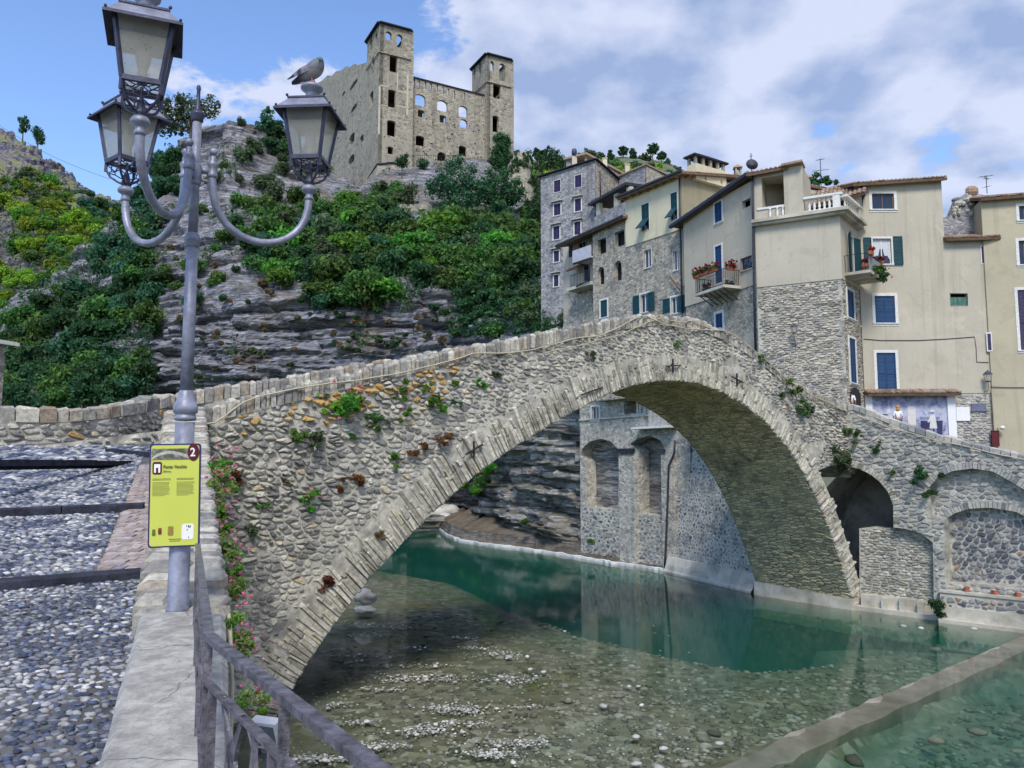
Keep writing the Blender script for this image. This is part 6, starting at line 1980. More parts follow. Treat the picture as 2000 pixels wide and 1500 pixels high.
BP = [(655, 785, 42, 'fresh', 'pink', 'largest bright green clump with pink flowers below the cable'), (690, 775, 26, 'fresh', 'pink', 'bright tuft with a pink flower just right of the largest clump'),
      (640, 792, 20, 'leafyel', None, 'yellowish tuft hanging at the left end of the largest clump'), (690, 797, 15, 'fresh', None, 'small round green tuft under the largest clump'),
      (722, 812, 14, 'leaf', None, 'small dull tuft right of and below the largest clump'), (783, 770, 20, 'fresh', 'pink', 'bright green clump with a pink bloom in mid face of the bridge'),
      (825, 751, 15, 'fresh', None, 'fresh green tuft close under the cable in mid face'), (840, 790, 20, 'fresh', None, 'twin green clump, the left one, over the arch ring'), (865, 796, 15, 'fresh', None, 'twin green clump, the right one, over the arch ring'),
      (852, 776, 12, 'leafblue', None, 'bluish tuft above the twin clumps'), (890, 788, 12, 'leafdark', None, 'dark tuft right of the twin clumps'), (888, 746, 12, 'fresh', None, 'lone green tuft below the sagging cable'),
      (938, 743, 15, 'fresh', None, 'bright green tuft highest on the left half of the arch ring'), (965, 735, 14, 'leafgrey', None, 'dull straggly tuft beside the bright green one near the ring'), (1150, 688, 12, 'leafgrey', None, 'dull tuft near the crown of the bridge'),
      (572, 850, 22, 'fresh', None, 'green leafy clump beside the white flowered bush'), (607, 855, 32, 'leafgrey', 'white_fl', 'round bush with tiny white flowers on the bridge face'),
      (690, 852, 13, 'leaf', None, 'green tuft midway between bush and rust stained streak'), (728, 830, 16, 'leaf', None, 'green tuft hanging on the spandrel under the mid clump'), (745, 812, 18, 'leafgrey', None, 'brownish bush above the spandrel tuft'), (782, 810, 18, 'fresh', 'pink', 'bright clump left of the twin clumps'),
      (602, 972, 26, 'fresh', 'pink', 'lowest bright green clump with pink flowers on the left spandrel'), (768, 892, 17, 'fresh', None, 'green clump on the arch ring beside the rust stain'),
      (508, 988, 14, 'leaf', None, 'small green tuft low on the left face'), (485, 1035, 20, 'leafgrey', None, 'straggly tuft with orange leaves at lower left of the face'), (395, 838, 16, 'leaf', None, 'green tuft right beside the collar of the lamp post'),
      (800, 885, 16, 'rusty', None, 'dry red brown plant on the arch ring'), (860, 855, 20, 'rusty', None, 'dry reddish plant trailing along the ring'), (690, 935, 22, 'rusty', None, 'dry rusty plant in mid spandrel'), (455, 925, 26, 'rusty', None, 'dry russet plant next to the pink flowers'),
      (640, 1130, 24, 'rusty', None, 'dry brown nest like tuft low on the spandrel'), (560, 940, 12, 'dry', None, 'small dry tuft on the left spandrel'), (735, 1045, 15, 'dry', None, 'dry tuft on the lower arch ring'),
      (665, 948, 16, 'rusty', None, 'lower end of the rusty trailing plant in mid spandrel'), (825, 872, 15, 'rusty', None, 'middle of the reddish plants trailing along the ring'), (875, 852, 12, 'rusty', None, 'upper tip of the reddish plants trailing along the ring'),
      (1325, 668, 14, 'leaf', None, 'dark tuft directly above the iron cross at the crown'), (1480, 700, 10, 'leaf', None, 'small tuft right of the crown under the coping'),
      (1530, 768, 24, 'leaf', None, 'green clump on the arch ring right of the crown'), (1555, 795, 20, 'leaf', None, 'lower green clump on the ring right of the crown'), (1578, 800, 10, 'leafdark', None, 'small dark tuft right of the ring clumps')]
M['white_fl'] = m_leaf('white_petal', (.5, .5, .45), (.8, .8, .75))
for k, (u, v_, rp, kind, fl_, lb) in enumerate(BP):
 s, z = FB.px(u, v_)
 q = FB.p3(s, z, .06)
 wall_plant(q, FB.n, rp * q.y / FPX * .82, kind, fl_, lb, 'plants rooted in the bridge face', .12, seed=k)
WP = [(1640, 832, 14, 'leafdark', 'grassy tuft under the wing parapet'), (1660, 836, 12, 'leaf', 'second grassy tuft under the wing parapet'), (1678, 846, 13, 'leaf', 'dark green tuft lowest of the three under the wing parapet'), (1745, 920, 10, 'leaf', 'green tuft right of the dark side arch'),
      (1803, 928, 18, 'leafdark', 'dark clump hanging in the joint between the two blind arches'), (1815, 962, 14, 'leafdark', 'lower clump in the joint between the two blind arches'), (1838, 925, 10, 'leafdark', 'tuft under the big blind arch'), (1842, 1168, 24, 'leafdark', 'dark plant trailing over the low ledge at right'), (1712, 880, 10, 'leaf', 'tuft above the dark side arch'), (1720, 870, 8, 'leafgrey', 'pale tuft above the dark side arch')]
for k, (u, v_, rp, kind, lb) in enumerate(WP):
 s, z = FW.px(u, v_)
 q = FW.p3(s, z, .05 if k != 7 else .35)
 wall_plant(q, FW.n, rp * q.y / FPX, kind, None, lb, 'plants rooted in the wing wall', .25 if k != 7 else .5, seed=80 + k)
s, z = FB.px(1628, 890)
wall_plant(FB.p3(s, z, .1), FB.n, .75, 'leafgrey', None, 'dry grassy plant hanging over the dark side arch', 'plants rooted in the wing wall', .25, seed=120)
VL = [(408, 905, 26), (425, 930, 30), (415, 965, 28), (428, 1005, 26), (420, 1040, 24), (440, 1075, 30), (436, 1110, 26), (450, 1150, 28), (455, 1195, 26), (468, 1235, 26), (478, 1268, 24), (492, 1350, 26), (500, 1380, 22)]
for k, (u, v_, rp) in enumerate(VL):
 d = interp([900, 1040, 1200, 1290, 1400], [11.5, 8.2, 5.6, 4.6, 3.3], v_)
 q = P(u, v_, d)
 q.x = max(q.x, wr_x(d) + .02)
 wall_plant(q, Vector((.9, -.3, .2)), rp * d / FPX * 1.15, 'valerian' if k % 3 else 'fresh', 'pink', ('top of the pink valerian trail, beside the sign' if k == 0 else 'lowest pink valerian tuft, seen through the railing' if k == len(VL) - 1 else ('second', 'third', 'fourth', 'fifth', 'sixth', 'seventh', 'eighth', 'ninth', 'tenth', 'eleventh', 'twelfth')[k - 1] + ' pink valerian tuft from the top of the trail beside the low wall'), 'pink valerian beside the low wall', .15, rp * d / FPX * .16, 11, seed=200 + k)
# ------------------------------------------------------------------ old town houses
rng = random.Random(31)
def proj(p):
 x, y, z = p[0], p[1], p[2] - EYE
 dpt = y * CT + z * ST
 return (1000 + FPX * x / dpt, 750 - FPX * (z * CT - y * ST) / dpt)
def shift(fac, o):
 f = Fac.__new__(Fac)
 f.A = fac.A + fac.n * o; f.e = fac.e; f.n = fac.n; f.L = fac.L
 return f
def F(q0, d0, q1, d1):
 a, b = P(*q0, d0), P(*q1, d1)
 return Fac((a.x, a.y), (b.x, b.y))
def shutter(fac, house, s0, s1, z0, z1, o, mat, parent, hinge=None, tilt=0.0):
 m = MB()
 f = shift(fac, o)
 if hinge is not None:            # leaf folded back against the wall, slightly ajar
  h = s0 if hinge == 'l' else s1
  ang = tilt
  e = fac.e * math.cos(ang) + fac.n * math.sin(ang) * (1 if hinge == 'l' else -1)
  f = Fac.__new__(Fac); f.e = e; f.n = Vector((e.y, -e.x, 0)); f.n = f.n if f.n.dot(fac.n) > 0 else -f.n
  f.A = fac.A + fac.n * o + fac.e * h - e * h; f.L = 1
 w_ = s1 - s0
 fr = min(.06, w_ * .16)
 m.fbox(f, s0, s0 + fr, z0, z1, 0, .04); m.fbox(f, s1 - fr, s1, z0, z1, 0, .04)
 m.fbox(f, s0 + fr, s1 - fr, z0, z0 + fr * 1.4, 0, .038); m.fbox(f, s0 + fr, s1 - fr, z1 - fr * 1.4, z1, 0, .038)
 zm = z0 + (z1 - z0) * .45
 m.fbox(f, s0 + fr, s1 - fr, zm - .03, zm + .03, 0, .038)
 m.fbox(f, s0 + fr, s1 - fr, z0 + fr, z1 - fr, 0, .012)
 n = max(5, int((z1 - z0) / .085))
 for i in range(n):
  z = z0 + fr * 1.5 + (z1 - z0 - fr * 3) * (i + .5) / n
  a, b, c, d = f.p3(s0 + fr, z - .025, .034), f.p3(s1 - fr, z - .025, .034), f.p3(s1 - fr, z + .025, .012), f.p3(s0 + fr, z + .025, .012)
  m.quad(a, b, c, d)
 return m.build('shutter', M[mat], parent, fix=False)
def window(fac, house, r, style='shut', mat='blue', trim=.10, o=0.0, name='window', hood=False, sill=True, curtain=False):
 s0, s1, z0, z1 = r
 m = MB()
 t_ = trim or .03
 pr = .03 if trim else .01
 m.fbox(fac, s0 - t_, s0, z0 - t_, z1 + t_, o - .05, o + pr); m.fbox(fac, s1, s1 + t_, z0 - t_, z1 + t_, o - .05, o + pr)
 m.fbox(fac, s0, s1, z1, z1 + t_, o - .05, o + pr); m.fbox(fac, s0, s1, z0 - t_, z0, o - .05, o + pr)
 if sill: m.fbox(fac, s0 - t_, s1 + t_, z0 - .05, z0 + .01, o - .1, o + .09)
 w_ = m.build(name, M['trim'] if trim else M['mortar'], house)
 if hood:
  h = MB(); h.fbox(fac, s0 - .25, s1 + .25, z1 + .18, z1 + .28, o - .05, o + .32); h.build('stone_hood', M['coping'], w_)
 if style == 'shut':
  sm = (s0 + s1) / 2
  shutter(fac, house, s0 + .005, sm - .004, z0, z1, o - .06, mat, w_); shutter(fac, house, sm + .004, s1 - .005, z0, z1, o - .06, mat, w_)
  b = MB(); b.quad(*[fac.p3(*q, o - .11) for q in ((s0, z0), (s1, z0), (s1, z1), (s0, z1))]); b.build('pane', M['glass'], w_, fix=False)
 elif style == 'flap':
  sm = (s0 + s1) / 2; zm = z0 + (z1 - z0) * .42
  for a, b in ((s0 + .005, sm - .004), (sm + .004, s1 - .005)):
   shutter(fac, house, a, b, zm, z1, o - .06, mat, w_)
  fl_ = MB()
  for a, b in ((s0, sm - .01), (sm + .01, s1)):
   fl_.hexa([fac.p3(a, zm - .75, o + .62), fac.p3(b, zm - .75, o + .62), fac.p3(b, zm - .72, o + .66), fac.p3(a, zm - .72, o + .66), fac.p3(a, zm, o - .03), fac.p3(b, zm, o - .03), fac.p3(b, zm + .02, o + .02), fac.p3(a, zm + .02, o + .02)])
  fl_.build('shutter', M[mat], w_, label='lower shutter flap propped open')
  b = MB(); b.quad(*[fac.p3(*q, o - .11) for q in ((s0, z0), (s1, z0), (s1, z1), (s0, z1))]); b.build('pane', M['glass'], w_, fix=False)
 elif style in ('glass', 'open'):
  fr = MB(); fw = .055
  sm = (s0 + s1) / 2
  for a, b in ((s0, s0 + fw), (s1 - fw, s1), (sm - fw * .6, sm + fw * .6)): fr.fbox(fac, a, b, z0, z1, o - .16, o - .10)
  fr.fbox(fac, s0 + fw, s1 - fw, z0, z0 + fw, o - .16, o - .102); fr.fbox(fac, s0 + fw, s1 - fw, z1 - fw, z1, o - .16, o - .102)
  fr.build('frame', M['trim'] if mat != 'dark' else M['wood'], w_)
  for a, b in ((s0 + fw, sm - .03), (sm + .03, s1 - fw)):
   g = MB(); g.quad(*[fac.p3(*q, o - .13) for q in ((a, z0 + fw), (b, z0 + fw), (b, z1 - fw), (a, z1 - fw))]); g.build('pane', M['glass'], w_, fix=False)
  if curtain:
   c = MB(); n = 12
   for k in range(n):
    a, b = s0 + (s1 - s0) * k / n, s0 + (s1 - s0) * (k + 1) / n
    fz = lambda q: z0 + (z1 - z0) * (.62 if abs(q - .5) < .12 else .22 if abs(q - .5) > .35 else .35)
    za, zb = fz(k / n), fz((k + 1) / n)
    c.quad(fac.p3(a, za, o - .125 + .012 * (k % 2)), fac.p3(b, zb, o - .125 + .012 * ((k + 1) % 2)), fac.p3(b, z1 - fw, o - .12), fac.p3(a, z1 - fw, o - .12))
   c.build('curtain', m_plain('lace_curtain', (.55, .56, .60), .9, .15, 12), w_, fix=False)
 elif style == 'hole':
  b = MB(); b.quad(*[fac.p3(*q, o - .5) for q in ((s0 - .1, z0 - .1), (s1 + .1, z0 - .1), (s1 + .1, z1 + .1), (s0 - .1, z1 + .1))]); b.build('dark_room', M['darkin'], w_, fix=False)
 return w_
def tiles(c0, c1, c2, c3, parent, name='tile_roof', pitch=.24, rows=None, mat='tile', amp=.045, thick=.16):
 """sloped roof of barrel tiles; c0-c1 is the eave, c3-c2 the ridge"""
 c0, c1, c2, c3 = (Vector(q) for q in (c0, c1, c2, c3))
 W_ = (c1 - c0).length; Hh = (c3 - c0).length
 n = max(4, int(W_ / pitch)); rows = rows or max(3, int(Hh / .38))
 up = (c1 - c0).cross(c3 - c0).normalized()
 if up.z < 0: up = -up
 m = MB()
 at = lambda a, b, h: (c0 + (c1 - c0) * a) * (1 - b) + (c3 + (c2 - c3) * a) * b + up * h
 for j in range(rows):
  b0, b1 = j / rows, min(1, (j + 1.12) / rows)
  for i in range(n):
   a0, a1 = i / n, (i + 1) / n
   rr = rng.random(); jt = rng.uniform(-.012, .012)
   p = []
   for (b, hh) in ((b0, .03), (b1, 0)):
    for f, h in ((0, 0), (.2, amp * 1.2), (.5, amp * 2), (.8, amp * 1.2), (1, 0)):
     p.append(at(a0 + (a1 - a0) * f, b, h + hh + jt))
   m.add(p, [(k, k + 1, k + 6, k + 5) for k in range(4)] + [(0, 4, 3, 2, 1)], 0, rr)
 o = m.build(name, M[mat], parent, fix=False); o['kind'] = 'stuff'
 s_ = MB()
 s_.hexa([q - up * thick for q in (c0, c1, c2, c3)] + [q - up * .004 for q in (c0, c1, c2, c3)])
 s_.build('roof_boards', M['wood'], parent)
 return o
def house(name, label, fac, cat='house', s=0, z=8):
 return thing(name, label, cat, tuple(fac.p3(s, z)))
def pipe(fac, pts, parent, o=.10, rad=.055, mat='pipe', name='drainpipe'):
 m = MB(); m.tube([fac.p3(*fac.px(*q), o) for q in pts], rad, 8)
 return m.build(name, M[mat], parent, True)
# --- corner house with stone base and terrace ------------------------------------------
F1 = F((1478, 560), 45.2, (1645, 545), 43.0)
C1 = F1.p3(F1.L, 0)
C2 = P(1676, 480, 45.7)
F2 = Fac((C1.x, C1.y), (C2.x, C2.y))
C3 = P(1925, 500, 45.7)
F3 = Fac((C2.x, C2.y), (C3.x, C3.y))
corner = house('corner_house', 'house with bare stone lower half, beige upper wall and balustraded terrace at the bridge end', F1, s=F1.L / 2)
zb = F1.px(1560, 553)[1]; zslab = F1.px(1560, 432)[1]; zroof = F1.px(1520, 335)[1]
m = MB(); wall(m, F1, [(0, zb), (F1.L, zb), (F1.L, zslab), (0, zslab)], (), .2, 0, 0, 5.5); m.build('plaster_wall', M['plaster'], corner)
m = MB(); wall(m, F1, [(-.02, PZ - 2), (F1.L, PZ - 2), (F1.L - .02, zb), (-.02, zb)], (), .2, -.05, 0, 5.0); m.build('wall_core', M['mortar'], corner)
okf = lambda s, z: 0 < s < F1.L - .02 and 9.2 < z < zb - .02
pol = [k for k in (ok_cell(q, okf) for q in cells(0, F1.L, 9.2, zb, .34, .125, rng, .36, okf)) if k]
lay(pol, lambda a, b, o: F1.p3(a, b, o - .05), corner, M['housestone'], rng, .012, (.02, .075), 300, 'wall_stone', 'wall_stonework')
h_door = F2.rect(1657, 462, 1667, 538); w1 = F2.rect(1656, 568, 1669, 622); w2 = F2.rect(1661, 662, 1673, 748)
m = MB(); wall(m, F2, [(0, zb), (F2.L, zb), (F2.L, zslab), (0, zslab)], [rect_loop(h_door)], .2, 0, 0); m.build('plaster_wall', M['plaster'], corner)
m = MB(); wall(m, F2, [(0, PZ - 1), (F2.L, PZ - 1), (F2.L, zb), (0, zb)], [rect_loop(w1), rect_loop(w2)], .25, -.05, 0); m.build('side_wall_core', M['mortar'], corner)
def okf2(s, z):
 if not (0.02 < s < F2.L and 9.2 < z < zb - .02): return False
 return not any(w_[0] - .16 < s < w_[1] + .16 and w_[2] - .16 < z < w_[3] + .16 for w_ in (w1, w2))
pol = [k for k in (ok_cell(q, okf2) for q in cells(0, F2.L, 9.2, zb, .30, .125, rng, .36, okf2)) if k]
lay(pol, lambda a, b, o: F2.p3(a, b, o - .05), corner, M['housestone'], rng, .012, (.02, .07), 0, 'wall_stone', 'side_stonework')
window(F2, corner, w1, 'shut', 'blue', .12, -.02); window(F2, corner, w2, 'shut', 'blue', .12, -.02)
wd = window(F2, corner, h_door, 'glass', 'white', .05, 0, 'balcony_door', sill=False)
shutter(F2, corner, h_door[0] - .62, h_door[0] - .04, h_door[2], h_door[3], .04, 'green', wd, 'r', .5)
shutter(F2, corner, h_door[1] + .04, h_door[1] + .62, h_door[2], h_door[3], .04, 'green', wd, 'l', .35)
pa = F2.rect(1660, 757, 1680, 800)
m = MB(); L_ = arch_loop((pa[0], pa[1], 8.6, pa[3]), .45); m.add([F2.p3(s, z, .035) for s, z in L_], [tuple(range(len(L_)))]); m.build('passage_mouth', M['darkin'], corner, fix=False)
m = MB()
ov = .42
def slab(z0, z1, o1, o2):
 q = [F1.p3(-.1, 0, o1), F1.p3(F1.L, 0, o1) + F2.n * 0, F2.p3(F2.L + .05, 0, o2)]
 cpt = F1.p3(F1.L, 0, 0) + F1.n * o1 + F2.n * o2 * .9
 pts = [F1.p3(-.1, 0, o1), cpt, F2.p3(F2.L + .05, 0, o2), F2.p3(F2.L + .05, 0, -.5), F1.p3(-.1, 0, -4)]
 return [Vector((p.x, p.y, z0)) for p in pts] + [Vector((p.x, p.y, z1)) for p in pts]
def prism(m, pts):
 n = len(pts) // 2
 m.add(pts, [tuple(range(n))[::-1], tuple(range(n, 2 * n))] + [(i, (i + 1) % n, (i + 1) % n + n, i + n) for i in range(n)])
prism(m, slab(zslab + .003, zslab + .16, .30, .35)); prism(m, slab(zslab + .16, zslab + .34, .45, .55)); m.build('terrace_slab', M['footing'], corner)
zs = zslab + .34
hl = F1.rect(1488, 344, 1532, 402)
ub = F1.px(1569, 400)[0]
m = MB(); wall(m, F1, [(0, zs), (ub, zs), (ub, zroof), (0, zroof + .05)], [rect_loop(hl)], 1.4, 0, 0, 3.0); m.build('upper_block', M['plaster'], corner)
m = MB(); m.fbox(F1, hl[0] - .3, ub - .9, hl[2] - .14, hl[2] - .02, -.2, .06); m.build('loggia_sill', M['trim'], corner)
sl_ = F1.px(1532, 370)[0]
m = MB(); m.fbox(F1, sl_, ub + .04, zs + .003, zroof + .10, -2.9, .16); m.build('chimney_stack', M['plaster'], corner)
def baluster(fac, s, z0, z1, o, parent, k=1.0):
 m = MB(); q = fac.p3(s, 0, o); h = z1 - z0
 m.lathe([(.075 * k, z0), (.075 * k, z0 + h * .10), (.045 * k, z0 + h * .16), (.085 * k, z0 + h * .34), (.05 * k, z0 + h * .58), (.032 * k, z0 + h * .74), (.055 * k, z0 + h * .84), (.07 * k, z0 + h * .90), (.07 * k, z1)], (q.x, q.y, 0), 10)
 return m.build('baluster', M['trim'], parent, True)
bz0, bz1 = zs + .12, zs + .80
for u in (1505, 1519, 1530):
 baluster(F1, F1.px(u, 420)[0], zs + .1, hl[2] - .16, .12, corner)
bs0, bs1 = F1.px(1571, 400)[0], F1.L - .15
m = MB(); m.fbox(F1, bs0, bs1 + .35, zs + .002, bz0, -.1, .24); m.fbox(F1, bs0, bs1 + .35, bz1, bz1 + .13, -.12, .26); m.fbox(F1, bs1 - .15, bs1 + .22, bz0, bz1, -.1, .24)
m.build('balustrade', M['trim'], corner)
for k in range(5): baluster(F1, bs0 + .28 + (bs1 - bs0 - .62) * k / 4, bz0, bz1, .07, corner)
m = MB(); m.fbox(F2, .35, F2.L - .1, zs + .004, bz0, -.02, .34); m.fbox(F2, .38, F2.L - .1, bz1 + .004, bz1 + .13, -.04, .36)
m.build('balustrade', M['trim'], corner)
for k in range(7): baluster(F2, .55 + (F2.L - .9) * k / 6, bz0, bz1, .15, corner, .8)
e0, e1 = F1.p3(-.3, zroof + .02, .5), F1.p3(ub - .75, zroof + .10, .35)
tiles(e0, e1, F1.p3(ub - .75, zroof + .75, -3.2), F1.p3(-.3, zroof + .65, -3.2), corner)
m = MB(); m.bar(F1.p3(sl_ - .05, zroof + .16, .0), F1.p3(ub + .1, zroof + .20, .0), 1.2, .12); m.build('chimney_cap', M['tile'], corner)
zr2 = F1.px(1620, 385)[1] + 1.3
FB2 = shift(F1, -2.6)
w_s0, w_s1 = FB2.px(1572, 380)[0], F2.L
e0 = FB2.p3(FB2.px(1568, 400)[0], FB2.px(1600, 392)[1], 0); e1 = FB2.p3(FB2.px(1690, 372)[0], FB2.px(1690, 378)[1], .3)
r1_, r0_ = FB2.p3(FB2.px(1690, 352)[0], FB2.px(1690, 356)[1] + .7, -2.2), FB2.p3(FB2.px(1570, 372)[0], FB2.px(1580, 374)[1] + .7, -2.2)
e0.z = e1.z - .35
tiles(e0, e1, r1_, r0_, corner)
m = MB(); wall(m, FB2, [(FB2.px(1570, 400)[0], zs), (FB2.px(1675, 400)[0], zs), (FB2.px(1675, 400)[0], e0.z - .1), (FB2.px(1570, 400)[0], e0.z - .2)], (), .2, -.6, 0, 2.4); m.build('terrace_room', M['plaster'], corner)
m = MB(); m.bar(F2.p3(F2.L - .3, zs, .12), F2.p3(F2.L - .3, e1.z, .12), .4, .4); m.build('terrace_pillar', M['plaster'], corner)
bal = F2.px(1655, 545)
m = MB(); zbk = F2.px(1662, 541)[1]
m.fbox(F2, .45, F2.L - .1, zbk - .16, zbk, 0, 1.35); bl = m.build('balcony', M['footing'], corner)
m = MB()
for (a, b) in ((.5, F2.L - .12),):
 for k in range(16):
  s = a + (b - a) * k / 15; m.bar(F2.p3(s, zbk, 1.28), F2.p3(s, zbk + .95, 1.28), .018, .018)
 m.bar(F2.p3(a, zbk + .96, 1.28), F2.p3(b, zbk + .96, 1.28), .04, .03)
 for k in range(8):
  o_ = .05 + 1.2 * k / 7; m.bar(F2.p3(b, zbk, o_), F2.p3(b, zbk + .95, o_), .018, .018); m.bar(F2.p3(a, zbk, o_), F2.p3(a, zbk + .95, o_), .018, .018)
 m.bar(F2.p3(b, zbk + .96, 0), F2.p3(b, zbk + .96, 1.28), .04, .03); m.bar(F2.p3(a, zbk + .96, 0), F2.p3(a, zbk + .96, 1.28), .04, .03)
m.build('balcony_rail', M['iron'], bl)
m = MB(); m.fbox(F2, .6, F2.L - .2, zbk + .1, zbk + .85, 1.24, 1.255); m.build('white_screen', M['white'], bl)
pipe(F1, [(1471, 345), (1472, 420), (1474, 560), (1477, 690)], corner, .14, .075)
pipe(F3, [(1690, 375), (1682, 392), (1680, 430)], corner, .12, .05)
lampwall = lambda fac, u, v, lb, hgt=.5: None
def flower_box(p, e, w_, kind, pet, label, group, trail=.0, pot='terracotta', seed=0, r=.26, leaf='leaf'):
 t_ = thing('flower_box', label, 'flower box', tuple(p), group)
 rg_ = random.Random(seed)
 m = MB(); n = Vector((e.y, -e.x, 0))
 a = Vector((0, 0, 0))
 hw = e * w_ / 2
 m.hexa([-hw * .9 - n * .07, hw * .9 - n * .07, hw * .9 + n * .07, -hw * .9 + n * .07, -hw - n * .10 + Vector((0, 0, .18)), hw - n * .10 + Vector((0, 0, .18)), hw + n * .10 + Vector((0, 0, .18)), -hw + n * .10 + Vector((0, 0, .18))])
 m.build('box', M[pot], t_, local=True)
 f = MB()
 k = max(2, int(w_ / .22))
 for i in range(k):
  c = e * w_ * ((i + .5) / k - .5) + Vector((0, 0, .30 + rg_.uniform(-.03, .05)))
  leaf_quads(f, c, r * .8, 60, .07, rg_, 0, .2)
  for q in range(7):
   d = c + Vector((rg_.gauss(0, r * .5), rg_.gauss(0, r * .5), rg_.uniform(-trail, r)))
   leaf_quads(f, d, .085, 22, .05, rg_, 1, .2)
 put('blooms', f.mesh('blooms', [M[leaf], M[pet]]), t_, True)
 return t_
fb = F2.p3(.75, zbk + .86, 1.36); flower_box(fb, F2.e, .55, 0, 'redpetal', 'small red flower box on the left end of the corner house balcony rail', 'flower boxes on the corner house balcony', seed=1, r=.14)
fb = F2.p3(F2.L - .12, zbk + .86, .95); flower_box(fb, F2.n, .9, 0, 'redpetal', 'long terracotta box of red geraniums hung on the side rail of the corner house balcony', 'flower boxes on the corner house balcony', seed=2, r=.16)
fb = F2.p3(F2.L - .12, zbk + .86, .30); flower_box(fb, F2.n, .5, 0, 'redpetal', 'terracotta box next to the curtained window at the corner house balcony', 'flower boxes on the corner house balcony', seed=3, r=.16)
wall_plant(F2.p3(1.4, zbk + .22, 1.42), F2.n, .36, 'leaf', None, 'trailing green plant on the corner house balcony floor', None, .2, .09, seed=301)
wall_plant(F2.p3(2.4, zbk + .15, 1.42), F2.n, .40, 'leafdark', 'redpetal', 'trailing plant with red flowers at the tip of the corner house balcony', None, .3, .09, seed=302)
# --- tall beige house at the right -----------------------------------------------------
tall = house('tall_house', 'tall plain beige house with blue and green shutters behind the right end of the bridge', F3, s=3)
def FR(*a): return F3.rect(*a)
W_ = dict(top=FR(1703, 378, 1746, 409), cur=FR(1705, 466, 1741, 516), blu=FR(1709, 578, 1748, 631), door=FR(1713, 689, 1750, 765), grn=FR(1856, 573, 1890, 597))
zE, zE2 = F3.px(1690, 364)[1], F3.px(1840, 352)[1]
sR = F3.px(1842, 420)[0]; sE = F3.px(1927, 600)[0]; zL = F3.px(1880, 466)[1]
zM = F3.px(1800, 768)[1]
m = MB(); wall(m, F3, [(.0, zM), (sE, zM), (sE, zL), (sR, zL), (sR, zE2), (0, zE)], [rect_loop(w_) for w_ in W_.values()], .25, 0, 0, 7)
m.build('plaster_wall', M['plaster'], tall)
window(F3, tall, W_['top'], 'glass', 'dark', .17, 0);
wc = window(F3, tall, W_['cur'], 'glass', 'white', .12, 0, curtain=True)
c_ = W_['cur']
shutter(F3, tall, c_[0] - .56, c_[0] - .10, c_[2] - .1, c_[3] + .05, .05, 'green', wc); shutter(F3, tall, c_[1] + .10, c_[1] + .64, c_[2] - .05, c_[3] + .12, .05, 'green', wc)
window(F3, tall, W_['blu'], 'shut', 'blue', .17, 0); window(F3, tall, W_['door'], 'shut', 'blue', .16, 0, 'shuttered_door', sill=False)
wg = window(F3, tall, W_['grn'], 'hole', 'green', 0, 0, sill=False)
g_ = W_['grn']; m = MB(); m.fbox(F3, g_[0], g_[1], g_[2], g_[2] + (g_[3] - g_[2]) * .72, -.16, -.12)
for k in range(5): m.fbox(F3, g_[0] + (g_[1] - g_[0]) * k / 4 - .02, g_[0] + (g_[1] - g_[0]) * k / 4 + .02, g_[2] + .001, g_[2] + (g_[3] - g_[2]) * .72, -.15, -.09)
m.build('green_board', m_plain('green_boards', (.07, .17, .14), .6, .3, 4), wg)
tiles(F3.p3(-.35, zE + .02, .45), F3.p3(sR + .12, zE2 + .02, .45), F3.p3(sR + .12, zE2 + 1.3, -4.5), F3.p3(-.35, zE + 1.3, -4.5), tall)
sA, sB_, sC = F3.px(1690, 800)[0], F3.px(1865, 800)[0], F3.px(1928, 800)[0]
m = MB(); wall(m, F3, [(0, PZ - 2), (sB_, PZ - 2), (sB_, zM), (0, zM)], (), .2, -.02, 0, 3); m.build('ground_wall', M['plasterpale'], tall)
m = MB(); wall(m, F3, [(sB_, PZ - 2.5), (sE, PZ - 2.5), (sE, zM), (sB_, zM)], (), .2, -.04, 0, 3); m.build('stone_panel_core', M['mortar'], tall)
okg = lambda s, z: sB_ + .02 < s < sE and PZ - 1.5 < z < zM - .03
pol = [k for k in (ok_cell(q, okg) for q in cells(sB_, sE, PZ - 1.5, zM, .34, .14, rng, .36, okg)) if k]
lay(pol, lambda a, b, o: F3.p3(a, b, o - .04), tall, M['wing'], rng, .012, (.02, .06), 80, 'wall_stone', 'wall_stonework')
zaw = zM - .02
tiles(F3.p3(sA - .05, zaw - .05, .62), F3.p3(sB_ + .1, zaw - .02, .62), F3.p3(sB_ + .1, zaw + .22, .02), F3.p3(sA - .05, zaw + .19, .02), tall, 'canopy_tiles', .17, 2)
m = MB(); m.fbox(F3, sA, sA + .38, PZ, zaw - .1, -.02, .10); m.fbox(F3, sB_ - .46, sB_, PZ, zaw - .1, -.02, .10); m.build('white_pilaster', M['white'], tall)
mural = thing('mural', 'blue grey painted scene of an old workshop under the tile canopy', 'mural', tuple(F3.p3((sA + sB_) / 2, PZ + 1.2, 0)))
t = NT('mural_paint')
v = t.coord()
a1, a2 = t.noise(v, 1.3, 6, .65, .6), t.noise(v, 6, 5, .7)
c = t.ramp(a1, [(.34, (.05, .06, .16)), (.45, (.20, .22, .38)), (.56, (.46, .48, .60)), (.68, (.26, .28, .42))])
c = t.mix(t.rng(a2, .4, .65, 0, .6), c, (.55, .56, .66))
M['mural'] = t.pbr(c, .8)
m = MB(); s0_, s1_ = sA + .40, sB_ - .48
m.fbox(F3, s0_, s1_, PZ + .02, zaw - .12, -.03, .012); m.build('painted_panel', M['mural'], mural)
